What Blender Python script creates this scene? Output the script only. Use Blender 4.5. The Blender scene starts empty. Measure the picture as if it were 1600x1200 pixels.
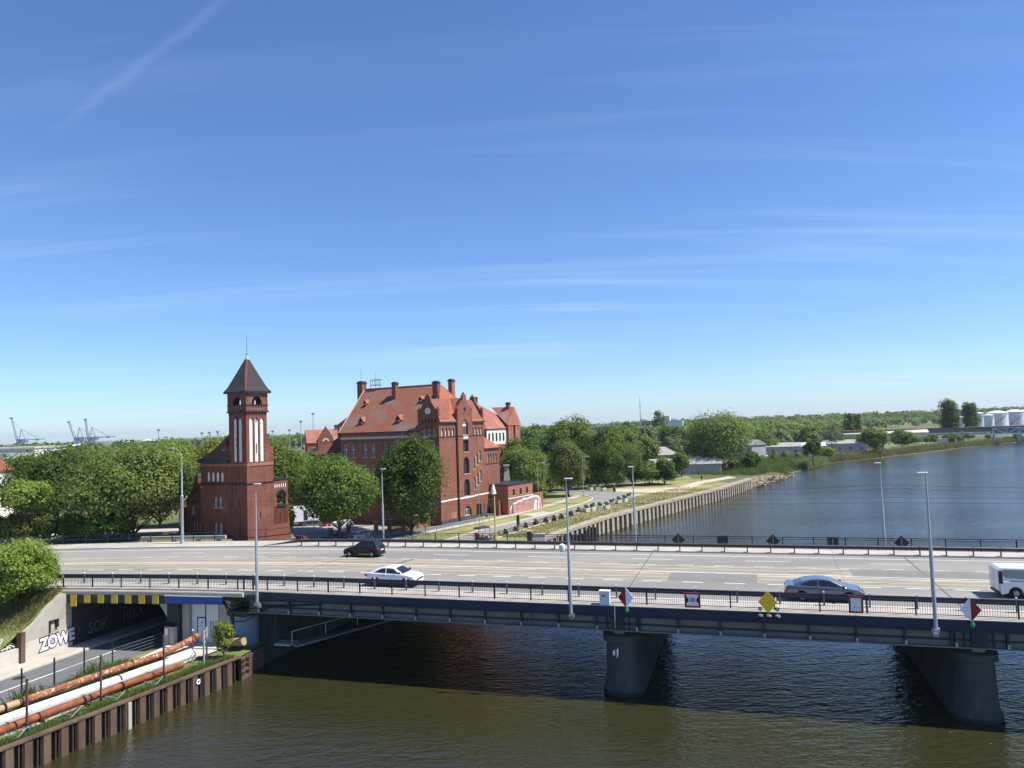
import bpy, bmesh, math, random
import numpy as np
from mathutils import Vector, Matrix, noise
from mathutils.geometry import delaunay_2d_cdt
sc = bpy.context.scene
COL = sc.collection
R_ = math.radians

# ---------------------------------------------------------------- camera
CAMZ = 18.4
PITCH, ROLL = math.atan(65 / 1150.0), 0.034
cd_ = bpy.data.cameras.new('camera'); cam = bpy.data.objects.new('camera', cd_); COL.objects.link(cam)
cp, sp = math.cos(PITCH), math.sin(PITCH); cr, sr = math.cos(ROLL), math.sin(ROLL)
fw = Vector((0, cp, sp)); u0 = Vector((0, -sp, cp)); r0 = Vector((1, 0, 0))
rt = cr * r0 - sr * u0; upv = sr * r0 + cr * u0
m3 = Matrix((rt, upv, -fw)).transposed()
cam.matrix_world = Matrix.Translation((0, 0, CAMZ)) @ m3.to_4x4()
cd_.sensor_width = 36; cd_.lens = 1150 / 1600 * 36; cd_.clip_start = .5; cd_.clip_end = 20000
sc.camera = cam

# ---------------------------------------------------------------- sun, sky, exposure
SUN_AZ, SUN_EL = R_(-12.0), R_(57)          # angle from +X, elevation
sd = Vector((math.cos(SUN_EL) * math.cos(SUN_AZ), math.cos(SUN_EL) * math.sin(SUN_AZ), math.sin(SUN_EL)))
sl = bpy.data.lights.new('sun', 'SUN'); sl.energy = 5.0; sl.angle = R_(.53); sl.color = (1, .955, .88)
so = bpy.data.objects.new('sun', sl); COL.objects.link(so); so.rotation_euler = sd.to_track_quat('Z', 'Y').to_euler()
so.location = (60, 0, 90)
sc.view_settings.view_transform = 'Standard'; sc.view_settings.look = 'None'
sc.cycles.sample_clamp_direct = 8; sc.cycles.sample_clamp_indirect = 5
sc.view_settings.exposure = 0.60; sc.view_settings.gamma = 1.0; sc.view_settings.use_curve_mapping = False
world = bpy.data.worlds.new('World'); sc.world = world; world.use_nodes = True
SKY_STRENGTH = .086
def build_world():
    nt = world.node_tree; N = nt.nodes; Lk = nt.links
    for n in list(N): N.remove(n)
    out = N.new('ShaderNodeOutputWorld'); bg = N.new('ShaderNodeBackground'); bg.inputs[1].default_value = SKY_STRENGTH
    sky = N.new('ShaderNodeTexSky'); sky.sky_type = 'NISHITA'; sky.sun_disc = False
    sky.sun_elevation = SUN_EL; sky.sun_rotation = math.atan2(sd.x, sd.y); sky.air_density = 1.0; sky.dust_density = .1; sky.ozone_density = 1.6; sky.altitude = 20
    tc = N.new('ShaderNodeTexCoord'); sep = N.new('ShaderNodeSeparateXYZ'); Lk.new(tc.outputs['Generated'], sep.inputs[0])
    def mth(op, a, b=None, clamp=False):
        n = N.new('ShaderNodeMath'); n.operation = op; n.use_clamp = clamp
        for i, v in enumerate((a, b)):
            if v is None: continue
            if isinstance(v, (int, float)): n.inputs[i].default_value = v
            else: Lk.new(v, n.inputs[i])
        return n.outputs[0]
    zz = mth('ADD', mth('MAXIMUM', sep.outputs[2], 0.0), .12)
    cx = mth('DIVIDE', sep.outputs[0], zz); cy = mth('DIVIDE', sep.outputs[1], zz)
    cmb = N.new('ShaderNodeCombineXYZ'); Lk.new(cx, cmb.inputs[0]); Lk.new(cy, cmb.inputs[1])
    mp = N.new('ShaderNodeMapping'); mp.inputs['Rotation'].default_value = (0, 0, R_(-14)); mp.inputs['Scale'].default_value = (.20, 2.3, 1); Lk.new(cmb.outputs[0], mp.inputs[0])
    n1 = N.new('ShaderNodeTexNoise'); n1.inputs['Scale'].default_value = 1.25; n1.inputs['Detail'].default_value = 9; n1.inputs['Roughness'].default_value = .62; n1.inputs['Distortion'].default_value = .55
    Lk.new(mp.outputs[0], n1.inputs['Vector'])
    n2 = N.new('ShaderNodeTexNoise'); n2.inputs['Scale'].default_value = .42; n2.inputs['Detail'].default_value = 3; Lk.new(cmb.outputs[0], n2.inputs['Vector'])
    r1 = N.new('ShaderNodeMapRange'); r1.inputs[1].default_value = .47; r1.inputs[2].default_value = .82; Lk.new(n1.outputs[0], r1.inputs[0])
    r2 = N.new('ShaderNodeMapRange'); r2.inputs[1].default_value = .40; r2.inputs[2].default_value = .66; Lk.new(n2.outputs[0], r2.inputs[0])
    el = N.new('ShaderNodeMapRange'); el.inputs[1].default_value = .22; el.inputs[2].default_value = .55; el.inputs[3].default_value = .48; el.inputs[4].default_value = .22; Lk.new(sep.outputs[2], el.inputs[0])
    cl = mth('MULTIPLY', mth('MULTIPLY', r1.outputs[0], r2.outputs[0]), el.outputs[0])
    # one aircraft trail: a great-circle streak high on the sky
    def rdir(x, y): return (fw + rt * ((x - 800) / 1150) - upv * ((y - 600) / 1150)).normalized()
    a, b = rdir(130, 170), rdir(345, 5); nrm = a.cross(b).normalized(); mid = (a + b).normalized()
    def dotn(v):
        n = N.new('ShaderNodeVectorMath'); n.operation = 'DOT_PRODUCT'; Lk.new(tc.outputs['Generated'], n.inputs[0]); n.inputs[1].default_value = v; return n.outputs['Value']
    wob = N.new('ShaderNodeTexNoise'); wob.inputs['Scale'].default_value = 30; wob.inputs['Detail'].default_value = 4; Lk.new(tc.outputs['Generated'], wob.inputs['Vector'])
    dist = mth('ABSOLUTE', mth('ADD', dotn(nrm), mth('MULTIPLY', mth('SUBTRACT', wob.outputs[0], .5), .012)))
    st = mth('SUBTRACT', 1.0, mth('DIVIDE', dist, .008), True)
    al = N.new('ShaderNodeMapRange'); al.inputs[1].default_value = math.cos(R_(9)); al.inputs[2].default_value = math.cos(R_(4)); Lk.new(dotn(mid), al.inputs[0])
    st = mth('MULTIPLY', mth('MULTIPLY', st, al.outputs[0]), .055)
    fac = mth('ADD', cl, st, True)
    mix = N.new('ShaderNodeMix'); mix.data_type = 'RGBA'; Lk.new(fac, mix.inputs['Factor'])
    tint = N.new('ShaderNodeVectorMath'); tint.operation = 'MULTIPLY'; tint.inputs[1].default_value = (.70, .935, 1.31); Lk.new(sky.outputs[0], tint.inputs[0]); Lk.new(tint.outputs[0], mix.inputs['A']); mix.inputs['B'].default_value = (7.4, 8.6, 9.8, 1)
    Lk.new(mix.outputs['Result'], bg.inputs[0]); Lk.new(bg.outputs[0], out.inputs[0])
build_world()

# ---------------------------------------------------------------- materials
MATS = {}
def nodes_of(name):
    m = bpy.data.materials.new(name); m.use_nodes = True; nt = m.node_tree
    return m, nt, nt.nodes['Principled BSDF']
def pm(name, col, rough=.75, var=.16, scale=1.5, bump=.0, bscale=25, metal=0, spec=.4, stain=None, stain_scale=.35, stain_lo=.5, stain_hi=.75, coat=0, alt=None, alt_scale=.2, stretch=(1, 1, 1), rot=0):
    """Principled material: base colour broken up by two noises, optional second tone, stains with their own shape, and fine bump."""
    if name in MATS: return MATS[name]
    m, nt, b = nodes_of(name); N = nt.nodes; L = nt.links
    geo = N.new('ShaderNodeNewGeometry'); mp = N.new('ShaderNodeMapping'); mp.inputs['Scale'].default_value = stretch; mp.inputs['Rotation'].default_value = (0, 0, R_(rot)); mp.vector_type = 'POINT'; L.new(geo.outputs['Position'], mp.inputs[0])
    n1 = N.new('ShaderNodeTexNoise'); n1.inputs['Scale'].default_value = scale; n1.inputs['Detail'].default_value = 6; n1.inputs['Roughness'].default_value = .65; L.new(mp.outputs[0], n1.inputs['Vector'])
    rp = N.new('ShaderNodeMapRange'); rp.inputs[1].default_value = .25; rp.inputs[2].default_value = .75; rp.inputs[3].default_value = 1 - var; rp.inputs[4].default_value = 1 + var; L.new(n1.outputs[0], rp.inputs[0])
    src = None
    if alt:
        na = N.new('ShaderNodeTexNoise'); na.inputs['Scale'].default_value = alt_scale; na.inputs['Detail'].default_value = 5; L.new(mp.outputs[0], na.inputs['Vector'])
        ra = N.new('ShaderNodeMapRange'); ra.inputs[1].default_value = .42; ra.inputs[2].default_value = .6; L.new(na.outputs[0], ra.inputs[0])
        mx = N.new('ShaderNodeMix'); mx.data_type = 'RGBA'; mx.inputs['A'].default_value = (*col, 1); mx.inputs['B'].default_value = (*alt, 1); L.new(ra.outputs[0], mx.inputs['Factor']); src = mx.outputs['Result']
    sc_ = N.new('ShaderNodeVectorMath'); sc_.operation = 'SCALE'
    if src: L.new(src, sc_.inputs[0])
    else: sc_.inputs[0].default_value = col
    L.new(rp.outputs[0], sc_.inputs['Scale']); src = sc_.outputs[0]
    if stain:
        ns = N.new('ShaderNodeTexNoise'); ns.inputs['Scale'].default_value = stain_scale; ns.inputs['Detail'].default_value = 7; ns.inputs['Roughness'].default_value = .7; L.new(mp.outputs[0], ns.inputs['Vector'])
        rs = N.new('ShaderNodeMapRange'); rs.inputs[1].default_value = stain_lo; rs.inputs[2].default_value = stain_hi; L.new(ns.outputs[0], rs.inputs[0])
        mx = N.new('ShaderNodeMix'); mx.data_type = 'RGBA'; L.new(src, mx.inputs['A']); mx.inputs['B'].default_value = (*stain, 1); L.new(rs.outputs[0], mx.inputs['Factor']); src = mx.outputs['Result']
    L.new(src, b.inputs['Base Color'])
    b.inputs['Roughness'].default_value = rough; b.inputs['Metallic'].default_value = metal; b.inputs['Specular IOR Level'].default_value = spec
    if coat: b.inputs['Coat Weight'].default_value = coat; b.inputs['Coat Roughness'].default_value = .05
    if bump:
        nb = N.new('ShaderNodeTexNoise'); nb.inputs['Scale'].default_value = bscale; nb.inputs['Detail'].default_value = 4; L.new(geo.outputs['Position'], nb.inputs['Vector'])
        bp = N.new('ShaderNodeBump'); bp.inputs['Strength'].default_value = bump; bp.inputs['Distance'].default_value = .03; L.new(nb.outputs[0], bp.inputs['Height']); L.new(bp.outputs[0], b.inputs['Normal'])
    MATS[name] = m; return m
def leafmat(name, col, tip, trans=.32):
    m, nt, b = nodes_of(name); N = nt.nodes; L = nt.links
    geo = N.new('ShaderNodeNewGeometry'); oi = N.new('ShaderNodeObjectInfo')
    n1 = N.new('ShaderNodeTexNoise'); n1.inputs['Scale'].default_value = .55; n1.inputs['Detail'].default_value = 2; L.new(geo.outputs['Position'], n1.inputs['Vector'])
    add = N.new('ShaderNodeMath'); add.operation = 'MULTIPLY_ADD'; add.inputs[1].default_value = .55; L.new(geo.outputs['Random Per Island'], add.inputs[0]); L.new(n1.outputs[0], add.inputs[2])
    rr = N.new('ShaderNodeMapRange'); rr.inputs[1].default_value = .4; rr.inputs[2].default_value = 1.1; L.new(add.outputs[0], rr.inputs[0])
    mx = N.new('ShaderNodeMix'); mx.data_type = 'RGBA'; mx.inputs['A'].default_value = (*col, 1); mx.inputs['B'].default_value = (*tip, 1); L.new(rr.outputs[0], mx.inputs['Factor'])
    hs = N.new('ShaderNodeHueSaturation'); L.new(mx.outputs['Result'], hs.inputs['Color'])
    mr = N.new('ShaderNodeMapRange'); mr.inputs[3].default_value = .474; mr.inputs[4].default_value = .507; L.new(oi.outputs['Random'], mr.inputs[0]); L.new(mr.outputs[0], hs.inputs['Hue'])
    mv = N.new('ShaderNodeMapRange'); mv.inputs[3].default_value = .82; mv.inputs[4].default_value = 1.15; L.new(oi.outputs['Random'], mv.inputs[0]); L.new(mv.outputs[0], hs.inputs['Value'])
    L.new(hs.outputs[0], b.inputs['Base Color']); b.inputs['Roughness'].default_value = .6; b.inputs['Specular IOR Level'].default_value = .18
    tr = N.new('ShaderNodeBsdfTranslucent'); L.new(hs.outputs[0], tr.inputs[0]); ms = N.new('ShaderNodeMixShader'); ms.inputs[0].default_value = trans
    L.new(b.outputs[0], ms.inputs[1]); L.new(tr.outputs[0], ms.inputs[2]); L.new(ms.outputs[0], N['Material Output'].inputs[0])
    MATS[name] = m; return m
def tilemat(name, col, alt, grey, period=.36, greyamt=.5):
    """Clay roof tiles: horizontal courses as relief, tile-to-tile colour, weathered streaks running down the slope."""
    m, nt, b = nodes_of(name); N = nt.nodes; L = nt.links
    tc = N.new('ShaderNodeTexCoord'); sep = N.new('ShaderNodeSeparateXYZ'); L.new(tc.outputs['Object'], sep.inputs[0])
    def mth(op, a, b2=None, clamp=False):
        n = N.new('ShaderNodeMath'); n.operation = op; n.use_clamp = clamp
        for i, v in enumerate((a, b2)):
            if v is None: continue
            if isinstance(v, (int, float)): n.inputs[i].default_value = v
            else: L.new(v, n.inputs[i])
        return n.outputs[0]
    row = mth('FRACT', mth('DIVIDE', sep.outputs[2], period))
    n1 = N.new('ShaderNodeTexNoise'); n1.inputs['Scale'].default_value = 2.2; n1.inputs['Detail'].default_value = 5; n1.inputs['Roughness'].default_value = .75; L.new(tc.outputs['Object'], n1.inputs['Vector'])
    mp = N.new('ShaderNodeMapping'); mp.inputs['Scale'].default_value = (.32, .32, .06); L.new(tc.outputs['Object'], mp.inputs[0])
    n2 = N.new('ShaderNodeTexNoise'); n2.inputs['Scale'].default_value = 1.4; n2.inputs['Detail'].default_value = 5; n2.inputs['Roughness'].default_value = .6; L.new(mp.outputs[0], n2.inputs['Vector'])
    r1 = N.new('ShaderNodeMapRange'); r1.inputs[1].default_value = .35; r1.inputs[2].default_value = .65; L.new(n1.outputs[0], r1.inputs[0])
    mx = N.new('ShaderNodeMix'); mx.data_type = 'RGBA'; mx.inputs['A'].default_value = (*col, 1); mx.inputs['B'].default_value = (*alt, 1); L.new(r1.outputs[0], mx.inputs['Factor'])
    r2 = N.new('ShaderNodeMapRange'); r2.inputs[1].default_value = .48; r2.inputs[2].default_value = .66; r2.inputs[4].default_value = greyamt; L.new(n2.outputs[0], r2.inputs[0])
    m2 = N.new('ShaderNodeMix'); m2.data_type = 'RGBA'; L.new(mx.outputs['Result'], m2.inputs['A']); m2.inputs['B'].default_value = (*grey, 1); L.new(r2.outputs[0], m2.inputs['Factor'])
    L.new(m2.outputs['Result'], b.inputs['Base Color'])
    h = mth('ADD', mth('MULTIPLY', mth('SUBTRACT', 1.0, row), 1.0), mth('MULTIPLY', n1.outputs[0], .35))
    bp = N.new('ShaderNodeBump'); bp.inputs['Strength'].default_value = .75; bp.inputs['Distance'].default_value = .12; L.new(h, bp.inputs['Height']); L.new(bp.outputs[0], b.inputs['Normal'])
    b.inputs['Roughness'].default_value = .8; b.inputs['Specular IOR Level'].default_value = .25
    MATS[name] = m; return m
def brickmat(name, c1, c2, mortar, soot=(.03, .022, .02), sootamt=.55, eff=(.40, .26, .19)):
    m, nt, b = nodes_of(name); N = nt.nodes; L = nt.links
    tc = N.new('ShaderNodeTexCoord'); sep = N.new('ShaderNodeSeparateXYZ'); L.new(tc.outputs['Object'], sep.inputs[0])
    ad = N.new('ShaderNodeMath'); ad.operation = 'ADD'; L.new(sep.outputs[0], ad.inputs[0]); L.new(sep.outputs[1], ad.inputs[1])
    cb = N.new('ShaderNodeCombineXYZ'); L.new(ad.outputs[0], cb.inputs[0]); L.new(sep.outputs[2], cb.inputs[1])
    br = N.new('ShaderNodeTexBrick'); L.new(cb.outputs[0], br.inputs['Vector']); br.inputs['Scale'].default_value = 1; br.inputs['Brick Width'].default_value = .26; br.inputs['Row Height'].default_value = .085; br.inputs['Mortar Size'].default_value = .008
    br.inputs['Color1'].default_value = (*c1, 1); br.inputs['Color2'].default_value = (*c2, 1); br.inputs['Mortar'].default_value = (*mortar, 1)
    n1 = N.new('ShaderNodeTexNoise'); n1.inputs['Scale'].default_value = .42; n1.inputs['Detail'].default_value = 8; n1.inputs['Roughness'].default_value = .68; L.new(tc.outputs['Object'], n1.inputs['Vector'])
    mp = N.new('ShaderNodeMapping'); mp.inputs['Scale'].default_value = (1.1, 1.1, .16); L.new(tc.outputs['Object'], mp.inputs[0])
    n2 = N.new('ShaderNodeTexNoise'); n2.inputs['Scale'].default_value = 1.1; n2.inputs['Detail'].default_value = 6; n2.inputs['Roughness'].default_value = .7; L.new(mp.outputs[0], n2.inputs['Vector'])
    r0_ = N.new('ShaderNodeMapRange'); r0_.inputs[1].default_value = .52; r0_.inputs[2].default_value = .72; r0_.inputs[4].default_value = .7; L.new(n1.outputs[0], r0_.inputs[0])
    m1 = N.new('ShaderNodeMix'); m1.data_type = 'RGBA'; L.new(br.outputs[0], m1.inputs['A']); m1.inputs['B'].default_value = (*eff, 1); L.new(r0_.outputs[0], m1.inputs['Factor'])
    r2 = N.new('ShaderNodeMapRange'); r2.inputs[1].default_value = .5; r2.inputs[2].default_value = .75; r2.inputs[4].default_value = sootamt; L.new(n2.outputs[0], r2.inputs[0])
    m2 = N.new('ShaderNodeMix'); m2.data_type = 'RGBA'; L.new(m1.outputs['Result'], m2.inputs['A']); m2.inputs['B'].default_value = (*soot, 1); L.new(r2.outputs[0], m2.inputs['Factor'])
    L.new(m2.outputs['Result'], b.inputs['Base Color']); b.inputs['Roughness'].default_value = .85; b.inputs['Specular IOR Level'].default_value = .2
    bp = N.new('ShaderNodeBump'); bp.inputs['Strength'].default_value = .5; bp.inputs['Distance'].default_value = .015; L.new(br.outputs['Fac'], bp.inputs['Height']); bp.invert = True; L.new(bp.outputs[0], b.inputs['Normal'])
    MATS[name] = m; return m
def watermat():
    m, nt, b = nodes_of('river_water'); N = nt.nodes; L = nt.links
    geo = N.new('ShaderNodeNewGeometry')
    b.inputs['Base Color'].default_value = (.029, .028, .009, 1); b.inputs['Roughness'].default_value = .10; b.inputs['IOR'].default_value = 2.0; b.inputs['Specular IOR Level'].default_value = .5
    def wave(scale, stretch, rot, det=3, rough=.55):
        mp = N.new('ShaderNodeMapping'); mp.inputs['Scale'].default_value = stretch; mp.inputs['Rotation'].default_value = (0, 0, R_(rot)); L.new(geo.outputs['Position'], mp.inputs[0])
        n = N.new('ShaderNodeTexNoise'); n.inputs['Scale'].default_value = scale; n.inputs['Detail'].default_value = det; n.inputs['Roughness'].default_value = rough; L.new(mp.outputs[0], n.inputs['Vector']); return n.outputs[0]
    a = wave(3.0, (.5, 1.0, 1), 12, 3); c = wave(1.0, (.45, 1, 1), -9, 3); d = wave(.035, (.5, 1, 1), 15, 4, .6)
    ad = N.new('ShaderNodeMath'); ad.operation = 'MULTIPLY_ADD'; ad.inputs[1].default_value = 1.3; L.new(c, ad.inputs[0]); L.new(a, ad.inputs[2])
    rg = N.new('ShaderNodeMapRange'); rg.inputs[1].default_value = .36; rg.inputs[2].default_value = .64; rg.inputs[3].default_value = .45; rg.inputs[4].default_value = 1.0; L.new(d, rg.inputs[0])
    bp = N.new('ShaderNodeBump'); bp.inputs['Distance'].default_value = .17; L.new(ad.outputs[0], bp.inputs['Height']); L.new(rg.outputs[0], bp.inputs['Strength']); L.new(bp.outputs[0], b.inputs['Normal'])
    MATS['water'] = m
watermat()
pm('asphalt', (.255, .240, .212), .85, .10, .5, .25, 60, alt=(.205, .195, .175), alt_scale=.12, stain=(.14, .13, .12), stain_scale=.5, stain_lo=.54, stain_hi=.85, stretch=(.10, 1.5, 1), rot=17.2)
pm('asphalt_low', (.135, .135, .135), .88, .12, .8, .25, 60, alt=(.115, .115, .12), alt_scale=.2)
pm('asphalt_patch', (.185, .178, .162), .88, .12, 1.2, .2, 60)
pm('tram_bed', (.43, .375, .285), .85, .14, 1.2, .2, 50, alt=(.33, .29, .225), alt_scale=.3, stain=(.16, .14, .115), stain_scale=.8, stain_lo=.52, stain_hi=.78, stretch=(.22, 2.2, 1), rot=17.2)
pm('concrete', (.40, .37, .31), .85, .14, 1.2, .3, 40, stain=(.17, .15, .12), stain_scale=.6, stain_lo=.52, stain_hi=.8)
pm('concrete_pale', (.52, .48, .41), .85, .12, 1.5, .25, 40, stain=(.26, .23, .18), stain_scale=.7, stain_lo=.55, stain_hi=.85)
pm('shaded_wall', (.040, .042, .042), .9, .3, .8, .3, 20, stain=(.09, .085, .08), stain_scale=.6, stain_lo=.6, stain_hi=.85)  # wall colour darkened to hold the shade of the underpass
pm('algae', (.022, .030, .018), .7, .4, 3, .3, 20)
pm('tram_bed_dark', (.335, .295, .228), .85, .16, 1.2, .2, 50, stain=(.15, .135, .115), stain_scale=.8, stain_lo=.5, stain_hi=.78, stretch=(.22, 2.2, 1), rot=17.2)
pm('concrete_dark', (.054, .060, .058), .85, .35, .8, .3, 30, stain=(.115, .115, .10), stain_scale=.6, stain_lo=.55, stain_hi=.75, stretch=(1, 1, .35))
pm('pavement', (.44, .40, .34), .85, .12, 1.1, .2, 40, alt=(.36, .33, .29), alt_scale=.4)
pm('paint_white', (.72, .70, .64), .6, .12, 3, 0, 1, stain=(.35, .33, .29), stain_scale=2.5, stain_lo=.5, stain_hi=.8)
pm('paint_worn', (.55, .50, .42), .7, .15, 3, 0, 1, stain=(.32, .28, .22), stain_scale=2.5, stain_lo=.45, stain_hi=.8)
pm('steel_rail', (.07, .06, .05), .45, .2, 4, 0, 1, metal=.7)
pm('blue_steel', (.0045, .0115, .046), .42, .25, 2, .1, 20, spec=.5, stain=(.02, .025, .035), stain_scale=.6, stain_lo=.55, stain_hi=.85, stretch=(.4, 1, 1))
pm('girder_grey', (.15, .158, .138), .6, .15, 1.2, .1, 20, stain=(.06, .06, .05), stain_scale=.8, stain_lo=.5, stain_hi=.8)
pm('girder_dark', (.020, .026, .042), .5, .2, 2, 0, 1)
pm('rail_blue', (.014, .022, .052), .4, .2, 3, 0, 1)
pm('guard_steel', (.085, .08, .075), .5, .2, 2, 0, 1, metal=.3, stain=(.11, .06, .03), stain_scale=.8, stain_lo=.55, stain_hi=.85)
pm('guard_post', (.15, .15, .15), .5, .2, 3, 0, 1, metal=.4)
pm('galvanised', (.34, .37, .38), .45, .15, 3, .1, 30, metal=.35, stretch=(1, 1, .2))
pm('lamp_white', (.72, .74, .75), .35, .06, 3)
pm('sign_red', (.30, .012, .022), .4, .1, 4)
pm('sign_white', (.78, .78, .78), .4, .06, 4, stain=(.5, .5, .48), stain_scale=2, stain_lo=.55, stain_hi=.9)
pm('sign_yellow', (.98, .55, .02), .4, .08, 3)
pm('sign_black', (.01, .01, .011), .5, .2, 4)
pm('sign_back', (.022, .032, .035), .5, .25, 3)
pm('green_lamp', (.03, .25, .10), .2, .1, 4)
pm('black_rubber', (.014, .014, .015), .8, .2, 8)
pm('dark_steel', (.022, .024, .028), .5, .2, 4, metal=.4)
pm('rim', (.42, .43, .44), .3, .1, 8, metal=.8)
pm('plastic_dark', (.02, .02, .022), .55, .15, 6)
pm('head_glass', (.55, .58, .6), .08, .05, 6, spec=.8)
pm('tail_red', (.35, .012, .016), .15, .1, 6, spec=.7)
pm('car_black', (.004, .006, .009), .3, .05, 2, spec=.3, coat=.25)
pm('car_white', (.72, .74, .76), .3, .03, 2, coat=.7)
pm('car_silver', (.13, .165, .22), .24, .04, 2, metal=.6, coat=.8)
pm('van_white', (.66, .68, .71), .35, .03, 2, coat=.5)
pm('car_red', (.33, .012, .022), .25, .04, 2, coat=.7)
pm('car_grey', (.16, .175, .19), .28, .04, 2, metal=.4, coat=.7)
pm('car_blue', (.025, .05, .11), .25, .04, 2, coat=.7)
pm('car_glass', (.012, .016, .020), .06, .1, 3, spec=.7)
pm('window_glass', (.028, .034, .040), .08, .3, .6, spec=.7)
pm('frame_white', (.62, .62, .60), .5, .08, 4)
pm('plaster_white', (.70, .67, .59), .8, .07, .8, .15, 20, stain=(.38, .34, .27), stain_scale=.9, stain_lo=.58, stain_hi=.85, stretch=(1, 1, .3))
pm('zinc_dark', (.030, .036, .048), .45, .2, 2, metal=.3)
pm('copper_green', (.30, .42, .16), .6, .2, 4)
pm('stone_trim', (.40, .36, .30), .8, .15, 2, .2, 20)
pm('door_dark', (.03, .027, .03), .6, .2, 4)
pm('rust_pipe', (.285, .090, .032), .85, .35, 2.5, .5, 16, alt=(.185, .055, .024), alt_scale=1.3, stain=(.33, .2, .12), stain_scale=2.2, stain_lo=.6, stain_hi=.75)
pm('rust_peel', (.30, .115, .045), .9, .35, 2.2, .6, 12, alt=(.21, .068, .028), alt_scale=.8, stain=(.62, .52, .44), stain_scale=5.5, stain_lo=.55, stain_hi=.62)
pm('pipe_white', (.70, .69, .67), .6, .10, 2, .3, 6, stain=(.42, .40, .37), stain_scale=1.6, stain_lo=.58, stain_hi=.85)
pm('pipe_yellow', (.42, .27, .13), .7, .2, 2, .2, 12)
pm('sheet_rust', (.095, .052, .034), .85, .3, 1.3, .5, 14, alt=(.125, .08, .055), alt_scale=.8, stain=(.30, .25, .20), stain_scale=1.1, stain_lo=.6, stain_hi=.8, stretch=(1, 1, .4))
pm('timber_dark', (.055, .043, .033), .85, .3, 1.6, .4, 14)
pm('quay_concrete', (.33, .285, .215), .9, .2, .9, .4, 12, stain=(.19, .13, .08), stain_scale=.8, stain_lo=.5, stain_hi=.75)
pm('soil', (.20, .155, .095), .95, .25, 1.2, .5, 10, alt=(.30, .24, .16), alt_scale=.6)
pm('dirt_path', (.46, .39, .28), .95, .15, .5, .3, 10)
pm('grass_ground', (.125, .150, .040), .95, .3, .45, .6, 8, alt=(.28, .235, .105), alt_scale=.09, stain=(.09, .14, .03), stain_scale=.25, stain_lo=.5, stain_hi=.8)
pm('grass_dry', (.29, .26, .10), .95, .25, .6, .6, 8, alt=(.155, .18, .05), alt_scale=.16, stain=(.40, .34, .2), stain_scale=.5, stain_lo=.55, stain_hi=.85)
pm('land_green', (.085, .105, .035), .95, .3, .03, .4, 2, alt=(.17, .16, .075), alt_scale=.012)
pm('bark', (.085, .065, .048), .9, .25, 3, .5, 14)
pm('tank_white', (.66, .67, .68), .55, .05, .08, stain=(.45, .46, .47), stain_scale=.1, stain_lo=.55, stain_hi=.9)
pm('crane_grey', (.24, .28, .33), .6, .08, .1)
pm('roof_grey', (.32, .31, .29), .8, .15, .3, .2, 4, stain=(.2, .19, .17), stain_scale=.3, stain_lo=.5, stain_hi=.8)
pm('wall_grey', (.36, .35, .33), .85, .12, .4)
pm('bridge_green', (.10, .15, .145), .6, .15, .3)
pm('rail_rust', (.20, .11, .075), .85, .2, .4)
pm('truss_grey', (.40, .46, .50), .55, .1, .4)
pm('plant_box', (.60, .58, .53), .8, .1, 2)
pm('lamp_yellow', (.60, .44, .10), .5, .12, 3)
pm('graf_white', (.72, .68, .76), .6, .1, 4)
pm('graf_black', (.012, .012, .014), .7, .2, 4)
pm('graf_lilac', (.42, .34, .66), .6, .15, 4)
pm('graf_pink', (.42, .21, .165), .7, .2, 2)
pm('beam_yellow', (.62, .46, .035), .6, .15, 2.5, stain=(.3, .24, .08), stain_scale=2, stain_lo=.55, stain_hi=.85)
pm('beam_black', (.028, .028, .032), .7, .3, 2.5, stain=(.12, .12, .14), stain_scale=2.2, stain_lo=.55, stain_hi=.8)
pm('banner_blue', (.012, .065, .30), .5, .08, 2)
pm('panel_white', (.60, .62, .63), .55, .06, 1.2)
pm('pale_blue', (.16, .24, .32), .7, .15, 1, stain=(.08, .11, .14), stain_scale=.8, stain_lo=.5, stain_hi=.8)
pm('wire', (.03, .03, .03), .5, .1, 1)
pm('skin', (.45, .28, .20), .6, .05, 5)
pm('cloth_dark', (.03, .035, .05), .8, .1, 6)
pm('cloth_red', (.28, .05, .04), .8, .1, 6)
brickmat('brick', (.290, .104, .062), (.185, .062, .040), (.21, .13, .095), sootamt=.45, eff=(.30, .145, .095))
brickmat('brick_tower', (.235, .074, .044), (.165, .050, .033), (.18, .11, .08), sootamt=.8, eff=(.30, .16, .11))
brickmat('brick_pale', (.36, .13, .075), (.29, .095, .055), (.3, .2, .15), sootamt=.3)
tilemat('tile', (.262, .094, .054), (.190, .070, .045), (.170, .142, .118), greyamt=.9)
tilemat('tile_bright', (.345, .120, .064), (.27, .092, .052), (.30, .17, .11), greyamt=.5)
tilemat('tile_dark', (.032, .031, .034), (.050, .036, .034), (.036, .037, .041), period=.3, greyamt=.5)
tilemat('tile_brown', (.20, .060, .034), (.145, .045, .03), (.09, .05, .04), greyamt=.5)
tilemat('tile_pink', (.34, .125, .088), (.27, .098, .07), (.36, .23, .185), greyamt=.6)
leafmat('leaf_dark', (.044, .098, .016), (.125, .215, .038), .46)
leafmat('leaf_mid', (.070, .136, .020), (.195, .285, .052), .48)
leafmat('leaf_light', (.120, .190, .024), (.285, .360, .068), .48)
leafmat('leaf_olive', (.086, .136, .028), (.225, .290, .075), .46)
leafmat('leaf_grey', (.105, .130, .062), (.19, .22, .115))
leafmat('grass_blade', (.08, .14, .022), (.17, .22, .06), .4)
leafmat('grass_straw', (.22, .19, .075), (.36, .30, .14), .4)
leafmat('reed', (.15, .19, .055), (.30, .31, .12), .45)

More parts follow.
